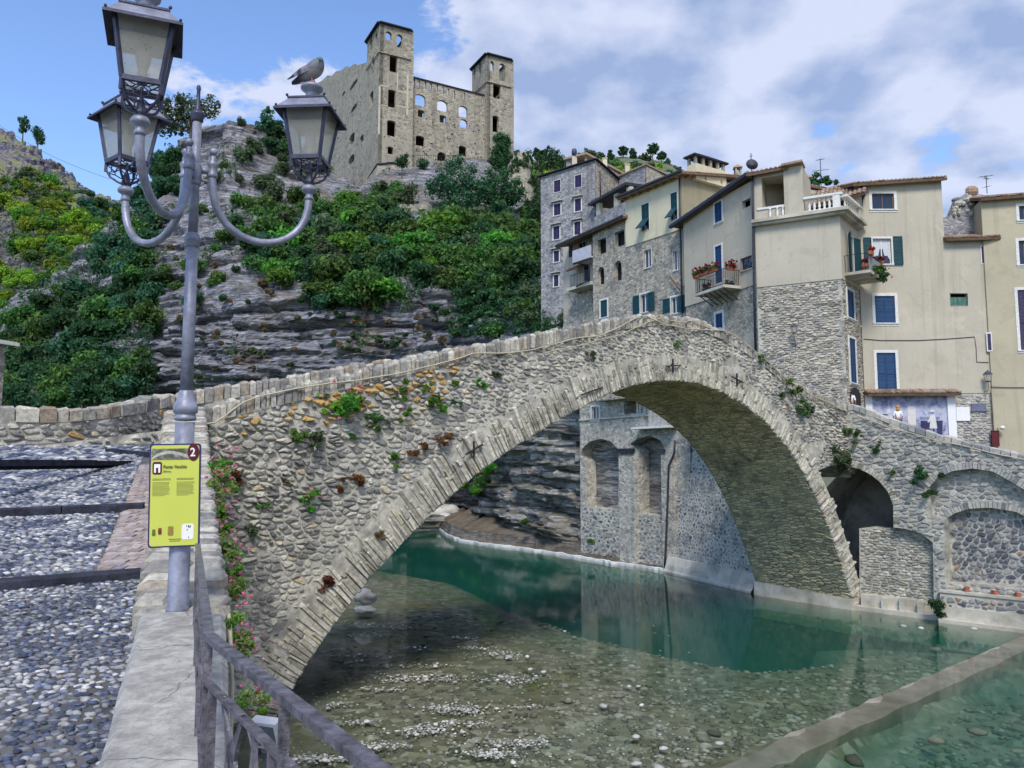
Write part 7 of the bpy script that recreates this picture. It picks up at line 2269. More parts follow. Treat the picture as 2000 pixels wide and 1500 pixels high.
M['mur_d'] = m_plain('mural_dark', (.035, .04, .11), .8, .4, 5, 0); M['mur_l'] = m_plain('mural_light', (.62, .60, .58), .8, .12, 5, 0); M['mur_m'] = m_plain('mural_mid', (.20, .22, .36), .8, .4, 6, 0)
wM = s1_ - s0_
fx = lambda f: s0_ + wM * f
pz0 = PZ
def flat(m, pts, o, mi=0): m.add([F3.p3(fx(a), pz0 + b, o) for a, b in pts], [tuple(range(len(pts)))], mi)
m = MB()
flat(m, [(.47, .95), (.58, .95), (.58, 1.85), (.565, 2.0), (.525, 2.06), (.485, 2.0), (.47, 1.85)], .018, 1)          # pale niche
flat(m, [(.63, 1.25), (.9, 1.25), (.9, 1.42), (.63, 1.42)], .016, 2)
flat(m, [(.64, .25), (.92, .25), (.94, 1.2), (.64, 1.2)], .0165, 0)                                                 # dark hearth
flat(m, [(0, .2), (.06, .2), (.06, 1.75), (0, 1.75)], .016, 0)
flat(m, [(.77, .2), (.79, .2), (.80, .85), (.77, .85)], .020, 2); flat(m, [(.83, .2), (.85, .2), (.85, .85), (.82, .85)], .020, 2)
flat(m, [(.755, .75), (.86, .75), (.85, 1.15), (.84, 1.48), (.825, 1.56), (.79, 1.56), (.775, 1.45), (.75, 1.25), (.73, 1.15), (.745, 1.08), (.77, 1.18)], .022, 1)   # standing worker in a smock
flat(m, [(.785, 1.57), (.825, 1.57), (.83, 1.70), (.81, 1.78), (.785, 1.74)], .023, 2); flat(m, [(.77, 1.70), (.845, 1.70), (.83, 1.80), (.80, 1.84), (.78, 1.80)], .024, 1)
for (a, b, w1_, h1_, mi) in ((.12, .9, .05, .6, 2), (.22, .8, .05, .7, 1), (.30, .95, .045, .55, 2), (.62, .1, .06, .5, 0), (.30, 1.6, .05, .25, 1), (.20, 1.65, .04, .22, 1), (.10, 1.5, .10, .08, 0)):
 flat(m, [(a, b), (a + w1_, b), (a + w1_ * 1.1, b + h1_ * .6), (a + w1_ * .7, b + h1_), (a + w1_ * .2, b + h1_ * .95), (a - w1_ * .1, b + h1_ * .5)], .018 + .0005 * mi, mi)
m.build('painted_shapes', [M['mur_d'], M['mur_l'], M['mur_m']], mural, fix=False)
pq = F3.rect(1867, 795, 1893, 822); m = MB(); m.fbox(F3, *pq, .01, .06); tag(m.build('plaque', M['white']), 'blank white square board on the stone panel beside the mural', 'plaque')
pq = F3.rect(1897, 788, 1925, 802); m = MB(); m.fbox(F3, *pq, .01, .06); m.fbox(F3, pq[0] - .05, pq[1] + .05, pq[2] - .05, pq[2], .01, .08); tag(m.build('plaque', m_plain('slate_plaque', (.14, .15, .22), .5, .2, 7)), 'grey slate plaque to the upper right of the white board', 'plaque')
def wall_lantern(fac, u, v, label, h=.55):
 s, z = fac.px(u, v)
 q = fac.p3(s, z, .42)
 t_ = thing('wall_lamp', label, 'wall lamp', tuple(q))
 m = MB(); k = h / .55
 b, t1 = .075 * k, .12 * k
 for sx, sy in ((-1, -1), (1, -1), (1, 1), (-1, 1)):
  m.bar(q + Vector((sx * b, sy * b, -.17 * k)), q + Vector((sx * t1, sy * t1, .12 * k)), .016, .016)
 m.lathe([(.06 * k, -.22 * k), (.11 * k, -.19 * k), (.11 * k, -.165 * k)], q, 4, 0, Matrix.Rotation(math.pi / 4, 3, 'Z')); m.build('frame', M['poledark'], t_)
 m = MB(); m.lathe([(.20 * k, .12 * k), (.19 * k, .14 * k), (.09 * k, .24 * k), (.03 * k, .26 * k), (.03 * k, .30 * k), (.004, .32 * k)], q, 4, 0, Matrix.Rotation(math.pi / 4, 3, 'Z')); m.build('cap', M['poledark'], t_)
 m = MB(); m.lathe([(.098 * k, -.16 * k), (.155 * k, .115 * k)], q, 4, 0, Matrix.Rotation(math.pi / 4, 3, 'Z')); m.build('pane', M['lampglass'], t_)
 m = MB(); m.tube([fac.p3(s, z - .62 * k, .0), fac.p3(s, z - .60 * k, .3), fac.p3(s, z - .45 * k, .42), q + Vector((0, 0, -.2 * k))], .018, 6); m.tube([fac.p3(s, z - .95 * k, .02), fac.p3(s, z - .72 * k, .2), fac.p3(s, z - .60 * k, .3)], .012, 5); m.build('bracket', M['iron'], t_)
 return t_
wall_lantern(F1, 1553, 645, 'small wall lantern on the bare stone wall of the corner house', .62)
wall_lantern(F3, 1921, 738, 'wall lantern at the right corner of the tall house above the slate plaque', .72)
m = MB(); m.tube([F3.p3(*F3.px(*q), .03) for q in ((1686, 662), (1720, 665), (1790, 665), (1850, 662), (1903, 658), (1906, 680), (1907, 707), (1930, 708))], .018, 5); tag(m.build('wall_cable', M['pipe']), 'thin dark cable stapled across the tall house between door and shutters', 'cable')
ruin = thing('ruined_gable', 'crumbling rubble gable with a dark doorway between the two beige houses', 'ruin', tuple(F3.p3(sR + 1.5, zL, -1)))
FRU = shift(F3, -1.3)
rp = fpx(FRU, [(1843, 462), (1843, 425), (1862, 420), (1868, 405), (1876, 385), (1896, 372), (1906, 378), (1940, 384), (1940, 462)])
dr_ = FRU.rect(1906, 412, 1924, 446)
m = MB(); wall(m, FRU, rp, [rect_loop(dr_)], .4, 0, 0, .9); m.build('rubble_wall', M['rubbleblue'], ruin)
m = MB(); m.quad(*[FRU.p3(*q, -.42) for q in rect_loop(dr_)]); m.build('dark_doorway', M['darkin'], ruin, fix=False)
m = MB()
for k in range(16):
 u, v_ = 1862 + 40 * rng.random(), 380 + 40 * rng.random()
 v_ = max(v_, interp([1862, 1876, 1896], [415, 388, 376], u))
 p = FRU.p3(*FRU.px(u, v_), .05); m.ball(p, rng.uniform(.1, .25), rng.uniform(.1, .2), rng.uniform(.1, .2), 6, 4)
m.build('loose_stones', M['wing'], ruin, label='broken stones along the sloping top')
m = MB(); m.ball(FRU.p3(*FRU.px(1900, 372), -.1), .42, .3, .34, 8, 5); m.build('ridge_cap', M['tile'], ruin)
tiles(F3.p3(sR - .1, zL - .1, .45), F3.p3(F3.px(1946, 460)[0], zL + .0, .45), F3.p3(F3.px(1938, 446)[0], zL + .55, -1.2), F3.p3(sR - .05, zL + .45, -1.2), ruin, 'lean_to_tiles', .2, 3)
# --- far right house ---------------------------------------------------------------------
F4 = F((1927, 600), 45.6, (2120, 600), 44.4)
far_r = house('ochre_house', 'ochre beige house cut off by the right edge of the photo', F4, s=3)
z4 = F4.px(1960, 388)[1]
W4 = [F4.rect(1990, 402, 2012, 430), F4.rect(1990, 470, 2012, 517), F4.rect(1990, 566, 2020, 684)]
Wn = [F4.rect(1928.5, 652, 1935, 684)]
m = MB(); wall(m, F4, [(.02, 5), (F4.L, 5), (F4.L, z4), (.02, z4)], [rect_loop(w_) for w_ in W4], .25, .03, 0, 7); m.build('plaster_wall', M['plasteryel'], far_r)
for w_ in W4[:2]: window(F4, far_r, w_, 'glass', 'dark', .16, .03)
window(F4, far_r, W4[2], 'shut', 'purple', .16, .03)
for fc_, hs_, r_, o_ in ((F4, far_r, Wn[0], .03), (F3, tall, F3.rect(1917, 482, 1925, 514), 0)):
 m = MB(); m.fbox(fc_, r_[0] - .06, r_[1] + .06, r_[2] - .08, r_[3] + .08, o_ - .02, o_ + .03); w__ = m.build('window', M['trim'], hs_)
 m = MB(); m.fbox(fc_, r_[0], r_[1], r_[2], r_[3], o_, o_ + .04); m.build('shutter', M['purple'], w__)
tiles(F4.p3(-.1, z4 + .0, .45), F4.p3(F4.L, z4 + .05, .45), F4.p3(F4.L, z4 + 1.4, -4), F4.p3(-.4, z4 + 1.4, -4), far_r)
m = MB(); m.tube([F4.p3(*F4.px(*q), .08) for q in ((1932, 756), (1970, 757), (2060, 757))], .02, 5); m.build('wall_cable', M['pipe'], far_r)
m = MB(); m.tube([F4.p3(*F4.px(*q), .10) for q in ((1936, 760), (1939, 800), (1942, 850), (1943, 900))], .04, 6); m.build('drainpipe', M['plasteryel'], far_r)
mb_ = F4.rect(1935, 843, 1949, 872); m = MB(); m.fbox(F4, *mb_, .05, .25); m.fbox(F4, mb_[0] - .02, mb_[1] + .02, mb_[3], mb_[3] + .05, .04, .28); tag(m.build('meter_box', m_plain('dark_red_box', (.10, .012, .015), .5, .2, 5)), 'dark red box standing against the ochre house by the parapet', 'box')
s, z = F4.px(1953, 836); m = MB(); m.ball(F4.p3(s, z, .4), .16, .14, .12, 8, 6); m.bar(F4.p3(s - .15, z - .02, .05), F4.p3(s, z, .35), .05, .05); tag(m.build('spotlight', M['trim']), 'small pale spotlight on the ochre house above the red box', 'spotlight')
# --- house with the flowered balcony ---------------------------------------------------
F5 = F((1338, 600), 52.8, (1477, 554), 46.0)
h2 = house('balcony_house', 'beige house with a red flowered balcony and steep dark verge', F5, s=4)
zb5 = F5.px(1405, 578)[1]
w5 = dict(a=F5.rect(1396, 395, 1410, 435), b=F5.rect(1450, 390, 1466, 405), d=F5.rect(1397, 480, 1410, 553), e=F5.rect(1447, 502, 1469, 527))
zl5, zr5 = F5.px(1337, 424)[1], F5.px(1474, 350)[1]
m = MB(); wall(m, F5, [(0, zb5), (F5.L, zb5), (F5.L, zr5), (0, zl5)], [rect_loop(q) for q in w5.values()], .25, 0, 0, 7); m.build('plaster_wall', M['plasterwarm'], h2)
w5f = F5.rect(1397, 612, 1410, 650)
m = MB(); wall(m, F5, [(0, 9), (F5.L, 9), (F5.L, zb5), (0, zb5)], [rect_loop(w5f)], .25, -.06, 0, 6); m.build('stone_wall', M['rubble'], h2)
window(F5, h2, w5['a'], 'shut', 'blue', .12); window(F5, h2, w5['b'], 'hole', 'blue', .0, sill=False); window(F5, h2, w5['d'], 'shut', 'blue', .12, 0, 'balcony_door', sill=False); window(F5, h2, w5['e'], 'glass', 'dark', 0, sill=True); window(F5, h2, w5f, 'shut', 'blue', .18, -.06)
G5 = shift(F5, 1.25)
zB = G5.px(1385, 566)[1]
sb0, sb1 = G5.px(1357, 578)[0], G5.px(1413, 552)[0]
m = MB(); m.fbox(F5, sb0, sb1, zB - .12, zB + .05, .0, 1.25); b5 = m.build('balcony', M['footing'], h2)
m = MB(); zt5 = zB + 1.02
for k in range(26):
 s = sb0 + .05 + (sb1 - sb0 - .1) * k / 25; m.bar(F5.p3(s, zB, 1.2), F5.p3(s, zt5, 1.2), .022, .022)
for o_s in (sb0 + .05, sb1 - .05):
 for k in range(8): m.bar(F5.p3(o_s, zB, .1 + 1.1 * k / 8), F5.p3(o_s, zt5, .1 + 1.1 * k / 8), .022, .022)
 m.bar(F5.p3(o_s, zt5, 0), F5.p3(o_s, zt5, 1.22), .045, .03)
m.bar(F5.p3(sb0 + .05, zt5, 1.2), F5.p3(sb1 - .05, zt5, 1.2), .045, .03); m.bar(F5.p3(sb0 + .05, zt5 - .2, 1.2), F5.p3(sb1 - .05, zt5 - .2, 1.2), .02, .02); m.bar(F5.p3(sb0 + .05, zB + .1, 1.2), F5.p3(sb1 - .05, zB + .1, 1.2), .03, .02)
m.build('balcony_rail', M['iron'], b5)
m = MB()
for k in range(6):
 s = sb0 + .25 + (sb1 - sb0 - .5) * k / 5; m.bar(F5.p3(s, zB - .12, 1.05), F5.p3(s, zB - .75, .03), .04, .05)
m.build('bracket', M['iron'], b5)
for k, (f_, lb) in enumerate(((.07, 'leftmost of the three red flower boxes on the balcony rail'), (.34, 'middle of the three red flower boxes on the balcony rail'), (.63, 'rightmost of the three red flower boxes on the balcony front rail'))):
 flower_box(F5.p3(sb0 + (sb1 - sb0) * f_ + .2, zt5 - .05, 1.32), F5.e, .75, 0, 'redpetal', lb, 'red flower boxes on the balcony house', seed=10 + k, r=.30, trail=.15)
flower_box(F5.p3(sb1 - .05, zt5 - .05, .62), F5.n, .7, 0, 'redpetal', 'red flower box on the side rail of the balcony, right of the blue door', 'red flower boxes on the balcony house', seed=14, r=.30, trail=.1)
flower_box(F5.p3(sb0 + .9, zB + .06, 1.0), F5.e, .7, 0, 'redpetal', 'dark low planter on the balcony floor behind the bars', 'floor planters of the balcony house', seed=15, r=.12, pot='iron', leaf='leafdark')
flower_box(F5.p3(sb1 - .3, zB + .06, .6), F5.n, .6, 0, 'white_fl', 'low planter with a few pale blooms on the right end of the balcony floor', 'floor planters of the balcony house', seed=16, r=.10, pot='iron', leaf='leafdark')
m = MB(); a, b = F5.p3(-.9, zl5 - .45, .45), F5.p3(F5.L + .12, zr5 + .28, .45)
m.bar(a, b, .25, .20); m.build('gutter', m_plain('dark_gutter', (.025, .028, .055), .5, .2, 5), h2)
tiles(F5.p3(-.9, zl5 - .30, .42), F5.p3(F5.L + .1, zr5 + .42, .42), F5.p3(F5.L + .1, zr5 + .2, -6), F5.p3(-.9, zl5 - .5, -6), h2)
q = F5.p3(F5.L + .05, zr5 + .9, .1)
dish = thing('satellite_dish', 'dark round dish on the ridge where the balcony house meets the corner house', 'satellite dish', tuple(q))
m = MB(); m.lathe([(.36, .06), (.33, .03), (.24, .0), (.002, -.04), (.002, -.02), (.24, .02), (.34, .065)], q, 18, 0, Matrix.Rotation(math.radians(78), 3, 'X') @ Matrix.Rotation(0, 3, 'Z')); m.build('dish', m_plain('dark_dish', (.09, .085, .10), .6, .3, 5), dish, True)
m = MB(); m.tube([q + Vector((0, .08, -.8)), q + Vector((0, .08, .75))], .025, 6); m.bar(q + Vector((-.12, .08, .55)), q + Vector((.12, .08, .6)), .02, .02); m.build('mast', M['iron'], dish)
# --- house above the crown (pale upper wall, stone lower) ---------------------------------
F6 = F((1222, 484), 58.3, (1333, 446), 53.5)
h1 = house('cream_house', 'cream walled house with green shutters on a rubble base above the bridge crown', F6, s=2)
zb6 = F6.px(1280, 464)[1]; zt6 = F6.px(1275, 363)[1]
w6 = [F6.rect(1253, 398, 1268, 450), F6.rect(1310, 376, 1323, 430)]
m = MB(); wall(m, F6, [(0, zb6), (F6.L, zb6), (F6.L, zt6), (0, zt6)], [rect_loop(q) for q in w6], .22, 0, 0, 7.5); m.build('plaster_wall', M['plasterpale'], h1)
for w_ in w6: window(F6, h1, w_, 'flap', 'green', .03, sill=False)
w6g = [F6.rect(1257, 487, 1271, 523), F6.rect(1314, 489, 1325, 528)]; w6s = [F6.rect(1250, 574, 1265, 610), F6.rect(1310, 580, 1324, 612)]
sL6 = F6.px(1110, 600)[0]
Dz = 1.0
w7 = dict(l1=F6.rect(1166, 466, 1183, 496), l2=F6.rect(1200, 451, 1219, 481), gd=F6.rect(1172, 586, 1185, 620))
aw = [F6.rect(1166, 521, 1179, 556), F6.rect(1199, 509, 1213, 548)]
s57 = F6.px(1157, 520)[0]
zt7 = F6.px(1190, 446)[1]
m = MB(); wall(m, F6, [(s57, 12.3), (F6.L + .3, 12.3), (F6.L + .3, zb6), (-.0, zb6), (-.0, zt7 + .5), (s57, zt7)], [rect_loop(q) for q in w6g + w6s + list(w7.values())] + [arch_loop(q, .5) for q in aw], .35, -.06, 0, 7); m.build('stone_wall', M['rubble'], h1)
for w_ in w6g: window(F6, h1, w_, 'glass', 'white', .03, -.06)
for k, w_ in enumerate(w6s):
 ww = window(F6, h1, w_, 'glass', 'white', .12, -.06, curtain=False)
 shutter(F6, h1, w_[0] - .72, w_[0] - .06, w_[2], w_[3], .02, 'green', ww); shutter(F6, h1, w_[1] + .06, w_[1] + .72, w_[2], w_[3], .02, 'green', ww)
window(F6, h1, w7['l1'], 'hole', 'blue', 0, -.06, sill=False); window(F6, h1, w7['l2'], 'hole', 'blue', 0, -.06, sill=False); window(F6, h1, w7['gd'], 'shut', 'green', .14, -.06)
for w_ in aw:
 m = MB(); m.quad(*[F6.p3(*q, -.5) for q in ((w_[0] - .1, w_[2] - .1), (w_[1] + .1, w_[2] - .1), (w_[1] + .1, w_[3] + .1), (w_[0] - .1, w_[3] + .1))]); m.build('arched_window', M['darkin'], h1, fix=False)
dirb = -F6.n
B6 = F6.p3(F6.L, 0)
F6s = Fac((B6.x, B6.y), (B6.x + dirb.x * 9, B6.y + dirb.y * 9))
m = MB(); wall(m, F6s, [(0, zb6 - 4), (9, zb6 - 4), (9, zt6 + .7), (0, zt6)], (), .1, 0, 0); m.build('side_wall', M['plasterpale'], h1)
tiles(F6.p3(-.3, zt6 - .08, .55), F6.p3(F6.L + .55, zt6 - .08, .55), F6.p3(F6.L + .55, zt6 + 1.35, -8.5), F6.p3(-.3, zt6 + 1.35, -8.5), h1)
m = MB(); m.bar(F6.p3(-.35, zt6 - .02, .62), F6.p3(F6.L + .6, zt6 - .02, .62), .12, .14); m.build('gutter', M['pipe'], h1)
for k in range(8):
 s = .1 + (F6.L - .2) * k / 7; m = MB(); m.bar(F6.p3(s, zt6 - .22, -.05), F6.p3(s, zt6 - .20, .5), .12, .14); m.build('rafter', M['woodwarm'], h1)
for k in range(5):
 s = .4 + 6.5 * k / 4; m = MB(); m.bar(F6s.p3(s, zt6 - .18 + .13 * s * .6, -.05), F6s.p3(s, zt6 - .16 + .13 * s * .6, .45), .12, .14); m.build('rafter', M['woodwarm'], h1)
pipe(F6, [(1329, 340), (1331, 440), (1333, 520), (1335, 612)], h1, .12, .06)
m = MB(); m.bar(F6.p3(*F6.px(1311, 541), .15), F6.p3(*F6.px(1330, 566), .15), .1, .1); m.build('slanting_beam', M['wood'], h1)
q = F6.p3(F6.L - .1, zt6 + .45, -1.2)
ch = thing('chimney', 'long open chimney with slab top on the roof of the cream house', 'chimney', tuple(q))
cf = Fac((q.x, q.y), (q.x + F6s.e.x, q.y + F6s.e.y))
m = MB(); m.fbox(cf, -.1, 3.0, zt6 - .2, zt6 + .95, -.45, .45); m.build('shaft', M['plasterpale'], ch)
m = MB()
for s in (0, .75, 1.5, 2.25, 2.85): m.fbox(cf, s - .06, s + .10, zt6 + .95, zt6 + 1.5, -.40, -.2); m.fbox(cf, s - .06, s + .10, zt6 + .95, zt6 + 1.5, .2, .40)
m.build('openings', M['rubble'], ch)
m = MB(); m.fbox(cf, -.3, 3.2, zt6 + 1.5, zt6 + 1.62, -.55, .55); m.fbox(cf, .2, 2.2, zt6 + 1.62, zt6 + 1.72, -.4, .4); m.build('slab', M['slate'], ch)
def pot_chimney(p, label, k=1.0):
 t_ = thing('chimney', label, 'chimney', tuple(p))
 m = MB(); m.box(-.22 * k, .22 * k, -.22 * k, .22 * k, -.6, .35 * k, M=Matrix.Translation(p)); m.build('shaft', M['rubble'], t_)
 m = MB()
 for sx in (-1, 1):
  for sy in (-1, 1): m.box(sx * .17 * k - .05, sx * .17 * k + .05, sy * .17 * k - .05, sy * .17 * k + .05, .35 * k, .62 * k, M=Matrix.Translation(p))
 m.build('openings', M['rubble'], t_)
 m = MB(); m.lathe([(.46 * k, .62 * k), (.44 * k, .68 * k), (.10 * k, .88 * k), (.02, .95 * k)], p, 4, 0, Matrix.Rotation(.6, 3, 'Z')); m.build('cap', M['tile'], t_)
pot_chimney(P(1441, 345, 57), 'small square chimney with tile cap right of the long chimney', 1.0)
# --- balcony annex left of the rubble front ------------------------------------------------
annex = house('balcony_annex', 'small annex with white panelled balcony and tile awnings under a long dark eave', F6, s=s57 - 2)
FA = shift(F6, -1.1)
a0, a1 = FA.px(1100, 520)[0], FA.px(1158, 500)[0]
ad = FA.rect(1141, 512, 1151, 549); aw_ = FA.rect(1129, 471, 1144, 487); as_ = FA.rect(1112, 474, 1118, 502)
m = MB(); wall(m, FA, [(a0, FA.px(1130, 566)[1]), (a1 + .6, FA.px(1130, 566)[1]), (a1 + .6, FA.px(1130, 462)[1]), (a0, FA.px(1130, 466)[1])], [rect_loop(ad), rect_loop(aw_)], .2, 0, 0, 4); m.build('plaster_wall', M['castlepale'], annex)
m = MB(); wall(m, FA, [(a0, 12), (a1 + .6, 12), (a1 + .6, FA.px(1130, 566)[1]), (a0, FA.px(1130, 566)[1])], (), .2, .02, 0, 4); m.build('stone_wall', M['rubble'], annex)
window(FA, annex, ad, 'shut', 'purple', .05, 0, 'door', sill=False); window(FA, annex, aw_, 'glass', 'white', .08);
wsh = MB();
shutter(FA, annex, as_[0], as_[1], as_[2], as_[3], .02, 'purple', annex)
pb = shift(F6, .2)
pa0, pa1 = pb.px(1118, 500)[0], pb.px(1153, 490)[0]; pz_ = pb.px(1136, 496)
m = MB(); zz0, zz1 = pb.px(1136, 505)[1], pb.px(1136, 484)[1]
m.fbox(F6, pa0, pa1, zz0, zz1, .10, .2); m.fbox(F6, pa0, pa0 + .1, zz0, zz1, -1.1, .1); m.fbox(F6, pa0, pa1, zz0 - .12, zz0, -1.1, .2); m.build('balcony_panel', m_plain('pale_panel', (.48, .48, .55), .7, .15, 3), annex)
for (u0, v0, u1, v1) in ((1118, 515, 1152, 502), (1105, 528, 1127, 521)):
 e0, e1 = F6.p3(*F6.px(u0, v0), .0), F6.p3(*F6.px(u1, v1), .0); e0.z = e1.z = (e0.z + e1.z) / 2
 tiles(e0, e1, e1 - F6.n * .9 + Vector((0, 0, .35)), e0 - F6.n * .9 + Vector((0, 0, .35)), annex, 'awning_tiles', .2, 2)
m = MB()
r0, r1 = F6.px(1112, 558)[0], F6.px(1150, 545)[0]; rz = F6.px(1132, 556)[1]
for k in range(14):
 s = r0 + (r1 - r0) * k / 13; m.bar(F6.p3(s, rz, -.1), F6.p3(s, rz + 1.0, -.1), .025, .025)
m.bar(F6.p3(r0, rz + 1.0, -.1), F6.p3(r1, rz + 1.0, -.1), .05, .04); m.bar(F6.p3(r0, rz + .1, -.1), F6.p3(r1, rz + .1, -.1), .03, .03); m.build('terrace_rail', M['iron'], annex)
m = MB(); m.fbox(F6, r0 - .3, r1 + .3, rz - .25, rz, -1.2, .05); m.build('terrace_floor', M['footing'], annex)
ea, eb = F6.p3(*F6.px(1094, 476), .5), F6.p3(*F6.px(1226, 432), .5); zc_ = (ea.z + eb.z) / 2; ea.z = zc_ - .2; eb.z = zc_ + .2
tiles(ea, eb, eb - F6.n * 4.5 + Vector((0, 0, 1.2)), ea - F6.n * 4.5 + Vector((0, 0, 1.2)), annex, 'eave_tiles')
m = MB(); m.bar(ea + Vector((0, 0, .02)), eb + Vector((0, 0, .02)), .14, .14); m.build('gutter', M['pipe'], annex)
pipe(F6, [(1143, 464), (1153, 474), (1154, 548), (1128, 560)], annex, .14, .06)
FT_ = F((1160, 412), 71.5, (1230, 396), 66.5)
rt = house('roof_terrace', 'covered roof terrace with pillars between the tower house and the cream house', FT_, 'terrace', s=2)
zf, zc7 = FT_.px(1190, 409)[1], FT_.px(1190, 385)[1]
m = MB(); wall(m, FT_, [(0, zf - 8), (FT_.L, zf - 8), (FT_.L, zf), (0, zf)], (), .2, 0, 0, .4); m.build('parapet', M['rubbleblue'], rt)
for u in (1168, 1203, 1228):
 s = FT_.px(u, 400)[0]; m = MB(); m.fbox(FT_, s - .3, s + .25, zf, zc7, -.35, .02); m.build('pillar', M['castlepale'], rt)
m = MB(); m.hexa([FT_.p3(-.4, zc7, .4), FT_.p3(FT_.L, zc7 + .1, .4), FT_.p3(FT_.L, zc7 + .25, -3.5), FT_.p3(-.4, zc7 + .15, -3.5), FT_.p3(-.4, zc7 + .25, .4), FT_.p3(FT_.L, zc7 + .35, .4), FT_.p3(FT_.L, zc7 + .5, -3.5), FT_.p3(-.4, zc7 + .4, -3.5)]); m.build('roof', M['pipe'], rt)
# --- stone tower house ---------------------------------------------------------------------
F8 = F((1056, 342), 75.6, (1163, 315), 72.0)
tw = house('tower_house', 'five storey stone tower house, its front tinted blue as in shade, with small purple shutters', F8, s=3)
zt8 = F8.px(1110, 328)[1]
W8 = [(1082, 352, 1095, 375), (1123, 342, 1136, 366), (1082, 398, 1095, 421), (1123, 388, 1135, 413), (1081, 442, 1093, 468), (1122, 433, 1134, 459), (1082, 490, 1092, 512), (1082, 537, 1091, 560)]
r8 = [F8.rect(*q) for q in W8]
m = MB(); wall(m, F8, [(0, 15), (F8.L, 15), (F8.L, zt8 + .1), (0, zt8 - .25)], [rect_loop(q) for q in r8], .3, 0, 0, 6.5); m.build('stone_wall', M['rubbleblue'], tw)  # bluish rubble: the shade on the front is put into its colour
for k, w_ in enumerate(r8): window(F8, tw, w_, 'shut', 'purple', .10 if k > 1 else .04, 0, hood=k > 1, sill=k > 1)
B8 = F8.p3(F8.L, 0)
F8s = Fac((B8.x, B8.y), (B8.x - F8.n.x * 5, B8.y - F8.n.y * 5))
m = MB(); wall(m, F8s, [(0, 15), (6, 15), (6, zt8 - .8), (0, zt8 + .1)], (), .1, .02, 0); m.build('side_wall', M['rubble'], tw)  # warmer rubble than the front: sunlight on this side is put into the colour
pipe(F8s, [(1170, 334), (1171, 360), (1171, 384)], tw, .1, .05)
m = MB(); m.bar(F8.p3(-.25, zt8 - .16, .12), F8.p3(F8.L + .1, zt8 + .18, .12), .3, .10); m.bar(F8.p3(F8.L + .1, zt8 + .18, .1), F8s.p3(6.1, zt8 - .7, .12), .3, .10); m.hexa([F8.p3(-.2, zt8 - .2, 0), F8.p3(F8.L, zt8 + .12, 0), F8.p3(F8.L, zt8 - .72, -6.2), F8.p3(-.2, zt8 - .9, -6.2)] + [F8.p3(-.2, zt8 - .12, 0), F8.p3(F8.L, zt8 + .2, 0), F8.p3(F8.L, zt8 - .64, -6.2), F8.p3(-.2, zt8 - .82, -6.2)]); m.build('roof_edge', M['slate'], tw)
FL = F((1106, 325), 79, (1144, 317), 78)
m = MB(); op = FL.rect(1126, 308, 1142, 326)
wall(m, FL, [(0, zt8 - 2), (FL.L, zt8 - 2), (FL.L, FL.px(1140, 305)[1]), (0, FL.px(1110, 307)[1])], [rect_loop(op)], .3, 0, 0, 3); m.build('loft', M['rubbleblue'], tw)
LB = FL.p3(FL.L, 0); FLs = Fac((LB.x, LB.y), (LB.x - FL.n.x * 5, LB.y - FL.n.y * 5))
m = MB(); zq = FL.px(1140, 305)[1]; wall(m, FLs, [(0, zt8 - 2), (4, zt8 - 2), (4, zq - .6), (0, zq)], (), .1, .02, 0); m.build('loft_side', M['plasterpale'], tw)
m = MB(); m.hexa([FL.p3(-.2, zq - .1, .3), FL.p3(FL.L + .2, zq + .05, .3), FL.p3(FL.L + 3.5, zq - 1.5, -5), FL.p3(-.2, zq - .5, -5), FL.p3(-.2, zq + .1, .3), FL.p3(FL.L + .2, zq + .25, .3), FL.p3(FL.L + 3.5, zq - 1.3, -5), FL.p3(-.2, zq - .3, -5)]); m.build('loft_roof', M['tile'], tw)
q = FL.p3(FL.px(1123, 318)[0], zq, .15)
t_ = thing('chimney', 'round topped dark chimney on the loft of the tower house', 'chimney', tuple(q))
m = MB(); m.box(-.25, .25, -.2, .2, -1.6, .1, M=Matrix.Translation(q)); m.build('shaft', M['castlepale'], t_)
m = MB(); m.lathe([(.26, .1), (.28, .6), (.22, .85), (.02, .95)], q, 12); m.build('hood', M['poledark'], t_, True)
for k, (u, v_, d) in enumerate(((1181, 318, 77), (1225, 330, 76))):
 q = P(u, v_, d); m = MB(); m.box(-.22, .22, -.22, .22, -.9, .35, M=Matrix.Translation(q)); m.box(-.28, .28, -.28, .28, .35, .43, M=Matrix.Translation(q)); tag(m.build('chimney', M['plasterpale']), ('pale square chimney on the roof edge of the tower house', 'pale square chimney on the wall right of the tower house')[k], 'chimney')
F9 = F((1200, 345), 76, (1262, 328), 72.5)
sh = house('stone_house', 'plain stone house rising behind the cream house roof', F9, s=2)
z9 = F9.px(1235, 334)[1]
m = MB(); wall(m, F9, [(0, 18), (F9.L, 18), (F9.L, z9), (0, z9)], (), .2, 0, 0, 6); m.build('stone_wall', M['rubbleblue'], sh)
B9 = F9.p3(F9.L, 0); F9s = Fac((B9.x, B9.y), (B9.x - F9.n.x * 6, B9.y - F9.n.y * 6))
m = MB(); w9 = F9s.rect(1276, 346, 1279, 356); wall(m, F9s, [(0, 18), (6, 18), (6, z9 - .9), (0, z9)], [rect_loop(w9)], .2, .02, 0); m.build('side_wall', M['rubble'], sh)  # same stone as the front, tinted warm as the sunlit side
m = MB(); m.hexa([F9.p3(-.1, z9 - .05, .15), F9.p3(F9.L + .15, z9, .15), F9.p3(F9.L + .15, z9 - .85, -6.2), F9.p3(-.1, z9 - .9, -6.2), F9.p3(-.1, z9 + .08, .15), F9.p3(F9.L + .15, z9 + .12, .15), F9.p3(F9.L + .15, z9 - .72, -6.2), F9.p3(-.1, z9 - .78, -6.2)]); m.build('roof', M['tile'], sh)
